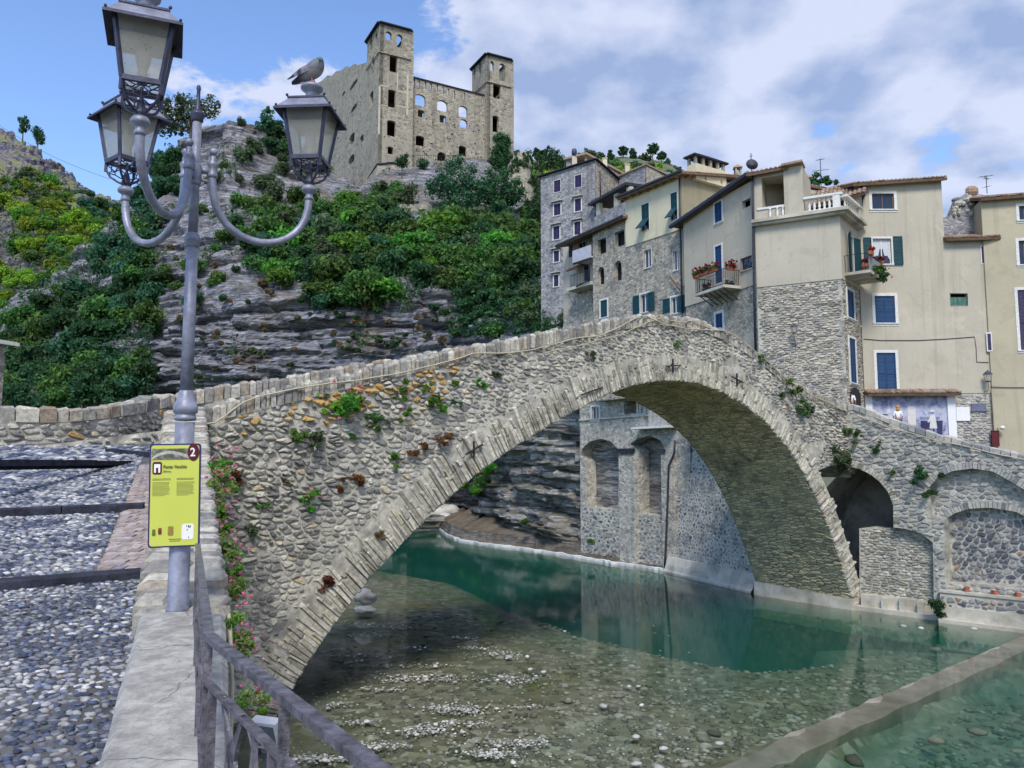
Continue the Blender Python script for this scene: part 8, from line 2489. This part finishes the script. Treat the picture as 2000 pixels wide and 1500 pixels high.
# --- arcaded wall seen through the arch ---------------------------------------------------
M['palerubble'] = m_rubble('pale_rubble', [(0, (.26, .25, .23)), (.4, (.46, .43, .37)), (.75, (.64, .60, .51)), (1, (.36, .35, .33))], (.60, .56, .47), (4.0, 4.0, 5.5), patch=((.62, .58, .48), .4, .55))
arc_ = house('arcaded_wall', 'rubble substructure with two tall blind arches rising from the river, seen under the bridge', F6, 'wall', s=-2, z=3)
sA_, sB2 = F6.px(1112, 900)[0], F6.px(1322, 900)[0]
oo = -1.1
FS_ = shift(F6, oo)
A1_ = fpx(FS_, [(1145, 990), (1206, 996), (1210, 900), (1206, 876), (1192, 862), (1174, 857), (1152, 862), (1137, 876), (1133, 890), (1143, 900)])
A2_ = fpx(FS_, [(1247, 1003), (1292, 1008), (1294, 905), (1300, 880), (1290, 860), (1268, 851), (1245, 856), (1230, 868), (1247, 880)])
wn = FS_.rect(1156, 794, 1170, 820)
zt_ = FS_.px(1200, 782)[1]
lg = FS_.rect(1219, 782, 1243, 808)
m = MB(); wall(m, FS_, [(sA_, -1), (sB2 + .2, -1), (sB2 + .2, zt_), (sA_, zt_)], [A1_, A2_, rect_loop(wn), rect_loop(lg)], 1.1, 0, 0); m.build('rubble_wall', M['palerubble'], arc_, fix=False)
m = MB(); m.quad(*[FS_.p3(s, z, -1.15) for s, z in ((sA_, -1), (sB2, -1), (sB2, zt_), (sA_, zt_))]); m.build('back_wall', M['cliffwarm'], arc_, fix=False)
okq = lambda s, z: sA_ + .05 < s < sB2 and .2 < z < FS_.px(1200, 985)[1] + 1.2 and not inpoly(A1_)(s, z) and not inpoly(A2_)(s, z)
pol = [k for k in (ok_cell(q, okq) for q in cells(sA_, sB2, .2, 6, .44, .30, rng, .42, okq)) if k]
lay(pol, FS_.p3, arc_, M['cobblewall'], rng, .085, (.01, .04), 200, 'wall_cobble', 'wall_cobbles')
window(FS_, arc_, wn, 'glass', 'white', .13, 0)
m = MB()
for (a, b, c, d_, kk) in ((1215, 765, 1312, 772, 0),):
 s0, s1 = FS_.px(1214, 812)[0], FS_.px(1318, 812)[0]; zf_ = FS_.px(1290, 833)[1]
 m.fbox(FS_, s0 + 2.0, s1 + .3, zf_ - .15, zf_, 0, .9)
m.build('balcony_floor', M['trim'], arc_)
m = MB()
s0 = FS_.px(1284, 830)[0]; s1 = FS_.px(1318, 830)[0]
for k in range(14): m.bar(FS_.p3(s0 + (s1 - s0) * k / 13, zf_, .8), FS_.p3(s0 + (s1 - s0) * k / 13, zf_ + 1.1, .8), .025, .025)
m.bar(FS_.p3(s0, zf_ + 1.1, .8), FS_.p3(s1, zf_ + 1.1, .8), .04, .04); m.build('balcony_rail', M['trim'], arc_)
ld = FS_.rect(1246, 772, 1260, 808)
wl_d = window(FS_, arc_, ld, 'shut', 'blue', .06, .02, 'door', sill=False)
wl_d = window(FS_, arc_, FS_.rect(1186, 762, 1200, 781), 'shut', 'green', .08, .02)
m = MB(); m.quad(*[FS_.p3(*q, -1.12) for q in rect_loop(lg)]); m.build('loggia_back', M['plaster'], arc_, fix=False)
m = MB(); m.fbox(FS_, sA_, sB2, FS_.px(1230, 812)[1] - .12, FS_.px(1230, 812)[1], 0, .12); m.build('string_course', M['footing'], arc_)
pc = FS_.rect(1211, 876, 1240, 885); m = MB(); m.fbox(FS_, pc[0], pc[1], pc[2], pc[3], -.2, .35); m.build('pier_cap', M['slate'], arc_)
m = MB()
for (u0, u1) in ((1213, 1247), (1296, 1320)):
 s0, s1 = FS_.px(u0, 950)[0], FS_.px(u1, 950)[0]; m.fbox(FS_, s0, s1, .2, FS_.px(1230, 890)[1], -.2, .22)
m.build('pier', M['palerubble'], arc_)
pipe(FS_, [(1324, 860), (1323, 885), (1312, 910), (1310, 980), (1306, 1080), (1304, 1110)], arc_, .3, .07)
# --- embankment wall between the arcade and the bridge
Ea, Eb = G(1318, 1120), FF.p3(FB.L + .25, 0, -.55)
FE = Fac((Ea.x, Ea.y), (Eb.x, Eb.y))
emb = house('embankment_wall', 'pale cobbled embankment wall running under the arch to its right foot', FE, 'wall', s=3, z=2)
zE_ = 9.6
bt = lambda z: -.10 * max(0, z)
m = MB(); n_ = 12
loft([[tuple(FE.p3((FE.L + .35) * i / n_ - .35, z, bt(z))) for i in range(n_ + 1)] for z in (-1, 0, 2, 5, 9, 11)], m); m.build('wall_core', M['mortar'], emb, fix=False)
oke = lambda s, z: -.2 < s < FE.L - .1 and 1.0 < z < 10.8
pol = [k for k in (ok_cell(q, oke) for q in cells(-.2, FE.L, 1.0, 10.8, .30, .25, rng, .42, oke)) if k]
lay(pol, lambda a, b, o: FE.p3(a, b, o + bt(b)), emb, M['cobblewall'], rng, .065, (.01, .035), 200, 'wall_cobble', 'wall_cobbles')
m = MB(); loft([[tuple(FE.p3((FE.L + 1.1) * i / 20 - .8, z, o + .1 * noise.noise(Vector((i * .6, z, 2))))) for i in range(21)] for z, o in ((-1.2, .5), (.12, .48), (.25, .36), (.55, .26), (1.05, .05), (1.1, -.3))], m); m.build('footing', M['footing'], emb, fix=False)
# --- little eave at the far left -----------------------------------------------------------
FH = F((-160, 720), 30, (-16, 720), 29.0)
lf = house('stone_hut', 'corner of a small house with pale boarded eave cut off by the left edge', FH, s=1)
zh = FH.px(0, 672)[1]
m = MB(); wall(m, FH, [(0, 5), (FH.L, 5), (FH.L, zh), (0, zh)], (), .2, 0, 0, .5); m.build('stone_wall', M['rubble'], lf)
m = MB(); e = .7
a, b, c, d_ = FH.p3(0, zh + .7, -.4), FH.p3(FH.L + e, zh - .02, -.4), FH.p3(FH.L + e, zh - .02, .55), FH.p3(0, zh + .7, .55)
m.hexa([a, b, c, d_, a + Vector((0, 0, .12)), b + Vector((0, 0, .12)), c + Vector((0, 0, .12)), d_ + Vector((0, 0, .12))]); m.build('eave_boards', M['plasterpale'], lf)
m = MB(); m.bar(b + Vector((.02, 0, .03)), c + Vector((.02, 0, .03)), .12, .12); m.build('gutter', M['trim'], lf)
# --- antennas -------------------------------------------------------------------------------
def antenna(p, h, label, arms):
 t_ = thing('tv_antenna', label, 'antenna', tuple(p))
 m = MB(); m.tube([p, p + Vector((0, 0, h))], .022, 6); m.build('mast', M['iron'], t_)
 m = MB()
 for (z, L, dx, n) in arms:
  c = p + Vector((0, 0, h * z)); a = c + Vector((-dx * L, .2 * L, 0)); b = c + Vector((dx * L, -.2 * L, .05)); m.tube([a, b], .014, 5)
  for k in range(n):
   q = a + (b - a) * (k / max(1, n - 1)); w_ = .28 * (1 - .4 * k / n); m.tube([q + Vector((.1 * w_, w_, .2 * w_)), q + Vector((-.1 * w_, -w_, -.2 * w_))], .010, 4)
 m.build('aerial', M['iron'], t_)
antenna(P(1604, 362, 49), 1.75, 'tall television antenna above the terrace roof of the corner house', ((.95, .28, .8, 5), (.55, .45, 1, 4), (.32, .35, -.9, 3)))
antenna(P(1928, 378, 47), 1.15, 'television antenna on the roof of the ochre house', ((.92, .35, 1, 5), (.80, .2, -.8, 3), (.35, .18, .9, 3)))
wall_plant(P(1595, 358, 48.6), Vector((0, -1, .4)), .5, 'leafdark', None, 'straggly dark plant at the foot of the tall antenna', None, -.3, .12, seed=401)
wall_plant(P(1618, 358, 48.6), Vector((0, -1, .4)), .35, 'leafdark', None, 'smaller plant right of the tall antenna', None, -.3, .12, seed=402)
pot_chimney(P(1578, 366, 49), 'squat chimney behind the white balustrade', .9)
m = MB(); a, b = P(-40, 218, 180), P(215, 350, 170)
m.tube([a.lerp(b, i / 16) - Vector((0, 0, 1.6 * math.sin(math.pi * i / 16))) for i in range(17)], .035, 4); tag(m.build('overhead_wire', M['pipe']), 'thin overhead wire sagging across the sky at far left', 'wire')
# --- people ---------------------------------------------------------------------------------
def person(p, rz, label, shirt, hair, trousers, skin=(.45, .27, .19), lean=0.0, long_hair=False, h=1.66, cap=None):
 t_ = thing('person', label, 'person', tuple(p), None, rz)
 k = h / 1.72
 V = [(0, 0, .95), (0, .01, 1.15), (0, 0, 1.36), (0, .0, 1.47), (0, -.02, 1.58), (0, -.03, 1.66),
         (.09, 0, .90), (.10, -.01, .50), (.10, .02, .08), (.10, -.12, .04), (-.09, 0, .90), (-.10, .03, .50), (-.10, .06, .08), (-.10, -.08, .04),
         (.17, 0, 1.38), (.23, .03, 1.12), (.20, -.10, .90), (.19, -.15, .82), (-.17, 0, 1.38), (-.24, .02, 1.12), (-.22, -.08, .90), (-.21, -.13, .82)]
 Ed = [(0, 1), (1, 2), (2, 3), (3, 4), (4, 5), (0, 6), (6, 7), (7, 8), (8, 9), (0, 10), (10, 11), (11, 12), (12, 13), (2, 14), (14, 15), (15, 16), (16, 17), (2, 18), (18, 19), (19, 20), (20, 21)]
 Rr = [.13, .125, .13, .055, .085, .085, .085, .06, .042, .035, .085, .06, .042, .035, .06, .042, .032, .036, .06, .042, .032, .036]
 def sk(name, idx, grow, mat, root):
  mp = {o: i for i, o in enumerate(idx)}
  me = bpy.data.meshes.new(name)
  me.from_pydata([(V[i][0] * k, V[i][1] * k, V[i][2] * k) for i in idx], [(mp[a], mp[b]) for a, b in Ed if a in mp and b in mp], [])
  me.materials.append(mat)
  o = put(name, me, t_, True)
  md = o.modifiers.new('skin', 'SKIN'); md.use_smooth_shade = True
  for i, q in enumerate(me.skin_vertices[0].data):
   r = (Rr[idx[i]] + grow) * k; q.radius = (r, r * .85); q.use_root = (idx[i] == root)
  s_ = o.modifiers.new('sub', 'SUBSURF'); s_.levels = 1; s_.render_levels = 2
  return o
 sk('body', list(range(22)), 0, m_plain('skin_tone', skin, .6, .08, 20), 0)
 sk('shirt', [0, 1, 2, 14, 15, 18, 19], .016, m_plain('shirt_cloth', shirt, .85, .12, 14), 0)
 sk('trousers', [0, 6, 7, 8, 10, 11, 12], .018, m_plain('trouser_cloth', trousers, .85, .2, 14), 0)
 m = MB(); m.ball((0, .015 * k, 1.655 * k), .105 * k, .118 * k, .115 * k, 14, 9)
 if long_hair: m.ball((0, .06 * k, 1.53 * k), .10 * k, .07 * k, .14 * k, 12, 8)
 m.build('hair', m_plain('hair_tone', hair, .6, .35, 30), t_, True, local=True)
 m = MB()
 for sx in (-.034, .034): m.ball((sx * k, -.108 * k, 1.635 * k), .010 * k, seg=6, rings=4)
 m.build('eyes', M['ink'], t_, local=True)
 m = MB(); m.ball((0, -.118 * k, 1.605 * k), .014 * k, .022 * k, .022 * k, 8, 5); m.build('nose', m_plain('skin_tone', skin, .6, .08, 20), t_, True, local=True)
 return t_
person((P(1661, 770, 43.6).x, 43.6, P(1661, 762, 43.6).z - 1.72), 2.6, 'person in white top with dark red hair by the passage at the bridge end', (.80, .74, .76), (.10, .02, .02), (.06, .06, .10), h=1.72)
person((P(1753, 800, 42.6).x, 42.6, sq_z(P(1753, 800, 42.6).x, 42.6)), 2.9, 'blonde person in white top at the parapet with back turned, before the mural', (.78, .78, .84), (.45, .24, .07), (.10, .11, .16), long_hair=True, h=1.62)
# ------------------------------------------------------------------ ruined castle on the hill
rng = random.Random(41)
castle = thing('ruined_castle', 'roofless medieval castle with two square towers on the rock above the village', 'castle', tuple(P(850, 340, 133)))
N1 = P(742, 60, 130.0); N2 = P(951, 110, 139.5)
FC = Fac((N1.x, N1.y), (N2.x, N2.y))
FC = Fac((N1.x, N1.y), (N1.x + FC.e.x * 30, N1.y + FC.e.y * 30))     # front plane of both towers
ez = FC.e; bk = -FC.n
zbase = P(800, 350, 131).z - 4
def box_tower(s0, s1, depth, ztop_, holes_front, holes_left, name, zb, flo):
 """square tower with walls on four sides"""
 A = FC.p3(s0, 0); B = FC.p3(s1, 0)
 C = A + bk * depth; D_ = B + bk * depth
 FL_ = Fac((A.x, A.y), (C.x, C.y)); FR_ = Fac((B.x, B.y), (D_.x, D_.y)); FBk = Fac((C.x, C.y), (D_.x, D_.y))
 FBk.n = -FC.n * -1
 m = MB()
 W0 = s1 - s0
 th = .7
 Ff = Fac((A.x, A.y), (B.x, B.y))
 hf = [[(p[0] - s0, p[1]) for p in h] for h in holes_front]
 wall(m, Ff, [(0, zb), (W0, zb), (W0, ztop_), (0, ztop_)], hf, th, 0, 0, th)
 hl = []
 for u0, v0, u1, v1, r in holes_left:
  q = FL_.rect(u0, v0, u1, v1); q = (min(q[0], q[1]), max(q[0], q[1]), q[2], q[3]); hl.append(arch_loop(q, r))
 wall(m, FL_, [(0, zb), (depth, zb), (depth, ztop_), (0, ztop_)], hl, th, -.004, 0, th)
 hr = [[(min(max(p[0], .8), depth - .8), p[1]) for p in h] for h in hl if min(p[1] for p in h) > ztop_ - 6]
 wall(m, FR_, [(0, zb), (depth, zb), (depth, ztop_), (0, ztop_)], (), th, -.004, 0, th)
 f2 = Fac((C.x, C.y), (D_.x, D_.y)); f2.n = FC.n.copy()
 hb = [h for h in hf if min(p[1] for p in h) > ztop_ - 6.5]
 hb = [[(p[0], p[1] + (3.0 if p[1] > ztop_ - 3.2 - 9 else 0) * 0 + .0) for p in h] for h in hb[:1]]
 hb = [[(p[0] - .1, min(p[1] + 2.6, ztop_ - .4)) for p in h] for h in hb]
 wall(m, f2, [(0, zb), (W0, zb), (W0, ztop_), (0, ztop_)], hb, th, th, 0, th)
 o = m.build(name, M['castle'], castle, fix=False)
 m = MB()
 for z in flo:
  q = [A + bk * .2 + ez * .2, B + bk * .2 - ez * .2, D_ - bk * .2 - ez * .2, C - bk * .2 + ez * .2]
  m.hexa([Vector((p.x, p.y, z)) for p in q] + [Vector((p.x, p.y, z + .3)) for p in q])
 m.build('floors', M['wood'], o)
 m = MB()
 q = [A - bk * .15 - ez * .15, B - bk * .15 + ez * .15, D_ + bk * .15 + ez * .15, C + bk * .15 - ez * .15]
 for i in range(4):
  a, b = q[i], q[(i + 1) % 4]
  m.bar(Vector((a.x, a.y, ztop_ + .1)), Vector((b.x, b.y, ztop_ + .1)), .75, .22)
 m.build('tower_coping', M['slate'], o)
 m = MB()
 z = ztop_ - 5.2
 for a, b in ((q[0], q[1]), (q[0], q[3])):
  m.bar(Vector((a.x, a.y, z)) , Vector((b.x, b.y, z)), .16, .14)
 m.build('string_course', M['castle'], o)
 return o
def fr(u0, v0, u1, v1, r=None):
 q = FC.rect(u0, v0, u1, v1)
 return arch_loop(q, (q[1] - q[0]) / 2 if r is None else r, 6)
zT1 = FC.px(771, 53)[1]; zT2 = N2.z + .35
sT1 = FC.px(800, 150)[0]
s20, s21 = FC.px(951, 200)[0], FC.px(997, 200)[0]
t1 = box_tower(0, sT1, 7.2, zT1, [fr(753, 61, 765, 78), fr(775, 67, 786, 93), fr(761, 108, 776, 141, .35), fr(758, 175, 773, 210, .2), fr(756, 235, 773, 266, .25), fr(757, 286, 768, 301, .2)],
               [(733, 64, 737, 98, .8), (722, 72, 727, 105, .8), (725, 112, 731, 144, .5), (722, 180, 729, 208, .3)], 'tower', zbase, [FC.px(770, q)[1] for q in (101, 168, 229, 281)])
t2 = box_tower(s20, s21, 6.5, zT2, [fr(955, 119, 965, 138), fr(975, 124, 987, 158), fr(963, 164, 978, 192, .3), fr(962, 226, 974, 258, .25)],
               [(934, 122, 940, 148, .8), (923, 132, 928, 158, .8)], 'tower', zbase - 6, [FC.px(975, q)[1] for q in (160, 221)])
t1['label'] = 'taller left tower with pale plaster strips'; t2['label'] = 'shorter right tower, ivy at its foot'
FM = shift(FC, -1.0)
ms0, ms1 = sT1 - .3, s20 + .3
zA, zB_ = FM.px(800, 150)[1], FM.px(915, 180)[1]
def fm(u0, v0, u1, v1, r=None):
 q = FM.rect(u0, v0, u1, v1); return arch_loop(q, (q[1] - q[0]) * .32 if r is None else r, 6)
hol = [fm(811, 184, 831, 207), fm(854, 196, 874, 217), fm(896, 207, 913, 229), fm(816, 215, 829, 229, .15), fm(859, 225, 871, 240, .15), fm(898, 233, 913, 250, .6), fm(812, 265, 829, 285, .35), fm(854, 297, 871, 315, .8), fm(896, 285, 911, 304, .3)]
sl = [fm(u - 1.3, v, u + 1.6, v + 14, .05) for u, v in ((799, 152), (809, 154), (819, 157), (831, 159), (842, 163), (854, 165), (865, 169), (876, 173), (887, 177), (907, 181))]
zCm = max(zA, zB_)
m = MB()
wall(m, FM, [(ms0, zbase - 4), (ms1, zbase - 4), (ms1, zB_), (ms0, zA)], hol + sl, .5, 0, 0, .5)
cw = m.build('curtain_wall', M['castle'], castle, fix=False)
m = MB(); m.bar(FM.p3(ms0, zA + .08, -.4), FM.p3(ms1, zB_ + .08, -.4), 1.2, .2); m.build('wall_coping', M['slate'], cw)
zfl = FM.px(860, 262)[1] + 1.5
m = MB()
q = [FM.p3(ms0, 0, -.95), FM.p3(ms1, 0, -.95), FM.p3(ms1, 0, -8), FM.p3(ms0, 0, -8)]
m.hexa([Vector((p.x, p.y, zfl)) for p in q] + [Vector((p.x, p.y, zfl + .4)) for p in q])
m.hexa([Vector((p.x, p.y, zbase - 4)) for p in (FM.p3(ms0, 0, -7.4), FM.p3(ms1, 0, -7.4), FM.p3(ms1, 0, -8), FM.p3(ms0, 0, -8))] + [Vector((p.x, p.y, zfl + .8)) for p in (FM.p3(ms0, 0, -7.4), FM.p3(ms1, 0, -7.4), FM.p3(ms1, 0, -8), FM.p3(ms0, 0, -8))])
for h in (hol[3], hol[4]):
 s0, s1 = min(p[0] for p in h), max(p[0] for p in h); z0, z1 = min(p[1] for p in h), max(p[1] for p in h)
 m.fbox(FM, s0 - .4, s1 + .4, z0 - .4, z1 + .3, -2.2, -2.0)
 m.fbox(FM, s0 - .4, s1 + .4, z1 + .3, z1 + .5, -2.0, -.95)
m.build('rear_range', M['castle'], castle, fix=False)
A = FC.p3(0, 0) + bk * 5.5 + ez * .6
FLW = Fac((A.x, A.y), ((A + bk * 34).x, (A + bk * 34).y))
topl = fpx(FLW, [(716, 122), (700, 127), (692, 124), (684, 131), (676, 129), (668, 137), (655, 140), (648, 148), (640, 147), (628, 158), (600, 172)])
sLm = max(p[0] for p in topl)
hl = []
for (u0, v0, u1, v1, r) in ((683, 161, 698, 170, .3), (686, 206, 697, 215, .3), (682, 262, 692, 281, .5), (703, 264, 710, 278, .3), (680, 304, 692, 320, .7), (668, 180, 674, 186, .1)):
 q = FLW.rect(u0, v0, u1, v1); q = (min(q[0], q[1]), max(q[0], q[1]), q[2], q[3]); hl.append(arch_loop(q, r, 5))
m = MB(); wall(m, FLW, [(0, zbase - 8)] + topl + [(sLm, zbase - 8)], hl, .8, 0, 0, 1.0); lw = m.build('side_wing', M['castle'], castle, fix=False)
m = MB()
q = [FLW.p3(0, 0, -5), FLW.p3(sLm, 0, -5), FLW.p3(sLm, 0, -5.5), FLW.p3(0, 0, -5.5)]
zz_ = FLW.px(690, 200)[1]
m.hexa([Vector((p.x, p.y, zbase - 8)) for p in q] + [Vector((p.x, p.y, zz_)) for p in q])
m.build('inner_wall', M['castle'], castle, fix=False)
m = MB()
for k in range(46):
 u, v_ = rng.uniform(652, 714), rng.uniform(150, 330)
 s, z = FLW.px(u, v_); m.fbox(FLW, s - .14, s + .14, z - .15, z + .15, -.02, .012)
for k in range(70):
 u, v_ = rng.uniform(806, 945), rng.uniform(215, 310)
 s, z = FM.px(u, v_)
 if any(min(p[0] for p in h) - .3 < s < max(p[0] for p in h) + .3 and min(p[1] for p in h) - .3 < z < max(p[1] for p in h) + .3 for h in hol): continue
 k_ = rng.uniform(.07, .15); m.fbox(FM, s - k_, s + k_, z - k_, z + k_, -.02, .012)
for k in range(16):
 u, v_ = rng.choice((rng.uniform(747, 797), rng.uniform(955, 994))), rng.uniform(150, 300)
 s, z = FC.px(u, v_); m.fbox(FC, s - .1, s + .1, z - .1, z + .1, -.02, .010)
m.build('putlog_holes', M['darkin'], castle)['kind'] = 'stuff'
m = MB()
for (u0, v0, u1, v1) in ((739, 168, 742.6, 262), (794, 145, 797.5, 225), (742.6, 167, 758, 169.5), (775, 178, 794, 181), (741, 205, 757, 207), (774, 207, 795, 209.5), (757, 142, 759, 170), (775, 142, 777.5, 178)):
 q = FC.rect(u0, v0, u1, v1); m.fbox(FC, min(q[0], q[1]), max(q[0], q[1]), q[2], q[3], .0, .03)
m.build('plaster_band', M['castlepale'], t1)
m = MB()
zf0, zf1 = P(735, 322, 130).z, P(735, 372, 128).z - 2
q0 = [FC.p3(-.05, 0, .05), FC.p3(sT1 * .86, 0, .05), FC.p3(sT1 * .86, 0, -2), FC.p3(-.05, 0, -7.3)]
q1 = [FC.p3(-1.2, 0, 1.6), FC.p3(sT1 * .95, 0, 1.5), FC.p3(sT1 * .95, 0, -2), FC.p3(-1.2, 0, -7.3)]
m.hexa([Vector((p.x, p.y, zf1)) for p in q1] + [Vector((p.x, p.y, zf0)) for p in q0]); m.build('tower_foot', M['castle'], t1)
m = MB(); a, b, c = FC.p3(-.1, zf0 + .05, .1), FC.p3(sT1 * .5, zf0 + .9, .1), FC.p3(sT1 * .86, zf0 + .5, .1); m.bar(FC.p3(-.1, zf0 - .9, -5), a, .25, .2); m.bar(a, b, .25, .2); m.bar(b, c, .25, .2); m.build('ledge', M['slate'], t1)
bas = thing('castle_terrace', 'low terrace wall with two dark arches in the rock below the castle', 'wall', tuple(P(830, 420, 113)))
FTW = F((765, 430), 112, (1015, 408), 117)
zt = lambda u, v: FTW.px(u, v)[1]
AR = [arch_loop(FTW.rect(772, 411, 793, 436), 1.0, 7), arch_loop(FTW.rect(814, 409, 837, 432), 1.0, 7)]
m = MB(); wall(m, FTW, [(0, zt(780, 445)), (FTW.L * .36, zt(850, 445)), (FTW.L * .36, zt(850, 398)), (0, zt(780, 400))], AR, 1.2, 0, 0); m.build('arched_wall', M['castle'], bas, fix=False)
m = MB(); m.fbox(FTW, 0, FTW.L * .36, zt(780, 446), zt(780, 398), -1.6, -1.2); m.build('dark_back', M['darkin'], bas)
m = MB(); wall(m, FTW, [(FTW.L * .58, zt(950, 440)), (FTW.L, zt(1000, 440)), (FTW.L, zt(1000, 407)), (FTW.L * .58, zt(950, 412))], (), .6, 0, 0, .6); m.build('terrace_wall', M['rubbleblue'], bas, fix=False)
m = MB(); m.bar(FTW.p3(FTW.L * .82, zt(980, 432), .4), FTW.p3(FTW.L * 1.01, zt(1015, 408), .4), 1.0, .25); m.build('stair_roof', M['slate'], bas)
rb = thing('bastion', 'round ivy grown bastion dropping away right of the shorter tower', 'bastion', tuple(P(1020, 380, 138)))
q = P(1012, 300, 140)
zb0, zb1 = P(1012, 410, 138).z - 3, q.z
m = MB(); m.lathe([(3.2, zb0), (2.9, zb0 + 5), (2.2, zb1 - 1.5), (1.9, zb1)], (P(1015, 350, 140).x, 141, 0), 18); m.build('round_wall', M['castle'], rb)
m = MB()
rg = random.Random(9)
for k in range(60):
 a = rg.uniform(-3.1, .3); z = rg.uniform(zb0 + 1.5, zb1 + .4)
 r_ = interp([zb0, zb0 + 5, zb1], [3.2, 2.9, 1.9], z)
 if -1.9 < a < -.9 and z < zb0 + 7: continue
 leaf_quads(m, (P(1015, 350, 140).x + math.cos(a) * r_, 141 + math.sin(a) * r_, z), .7, 40, .28, rg, 0, .3)
m.build('ivy', M['leafdark'], rb, fix=False)['kind'] = 'stuff'
iv = MB()
for k in range(120):
 u = rg.gauss(977, 12); v_ = rg.uniform(262, 345)
 w_ = interp([262, 275, 300, 345], [6, 17, 20, 26], v_)
 if abs(u - 977) > w_: continue
 s, z = FC.px(u, v_); p = FC.p3(s, z, .25)
 leaf_quads(iv, p, .8, 42, .26, rg, 0, .2)
o = iv.build('ivy', M['leafdark'], fix=False); tag(o, 'thick dark ivy climbing the foot of the shorter castle tower', 'ivy')
m = MB()
for k in range(26):
 u = 800 + k * 4.2; a = FM.p3(*FM.px(u, 318), 1.0); m.bar(a, a + Vector((0, 0, 1.0)), .04, .04)
m.bar(FM.p3(*FM.px(800, 318), 1.0) + Vector((0, 0, 1)), FM.p3(*FM.px(905, 318), 1.0) + Vector((0, 0, 1)), .05, .05); tag(m.build('terrace_railing', M['iron']), 'thin railing along the terrace at the foot of the castle front', 'railing')
WB2 = [rock_mesh('boulder', 51 + i, M['whiterock'], .7, 2) for i in range(4)]
for k, (u, v_, s) in enumerate(((842, 1006, .8), (858, 1000, 1.1), (878, 996, 1.5), (872, 1012, 1.2), (895, 1008, 1.3), (850, 1018, .9), (862, 1016, .7), (886, 1018, .8), (835, 1012, .6))):
 y = 96 + (k % 3) * .7
 q = P(u, v_, y)
 o = put('boulder', WB2[k % 4]); o.location = (q.x, q.y, q.z - .1); o.scale = (s, s, s * .8); o.rotation_euler.z = k * 1.3
 tag(o, 'white river boulder in the heap upstream, seen through the arch', 'boulder', 'white boulders upstream')
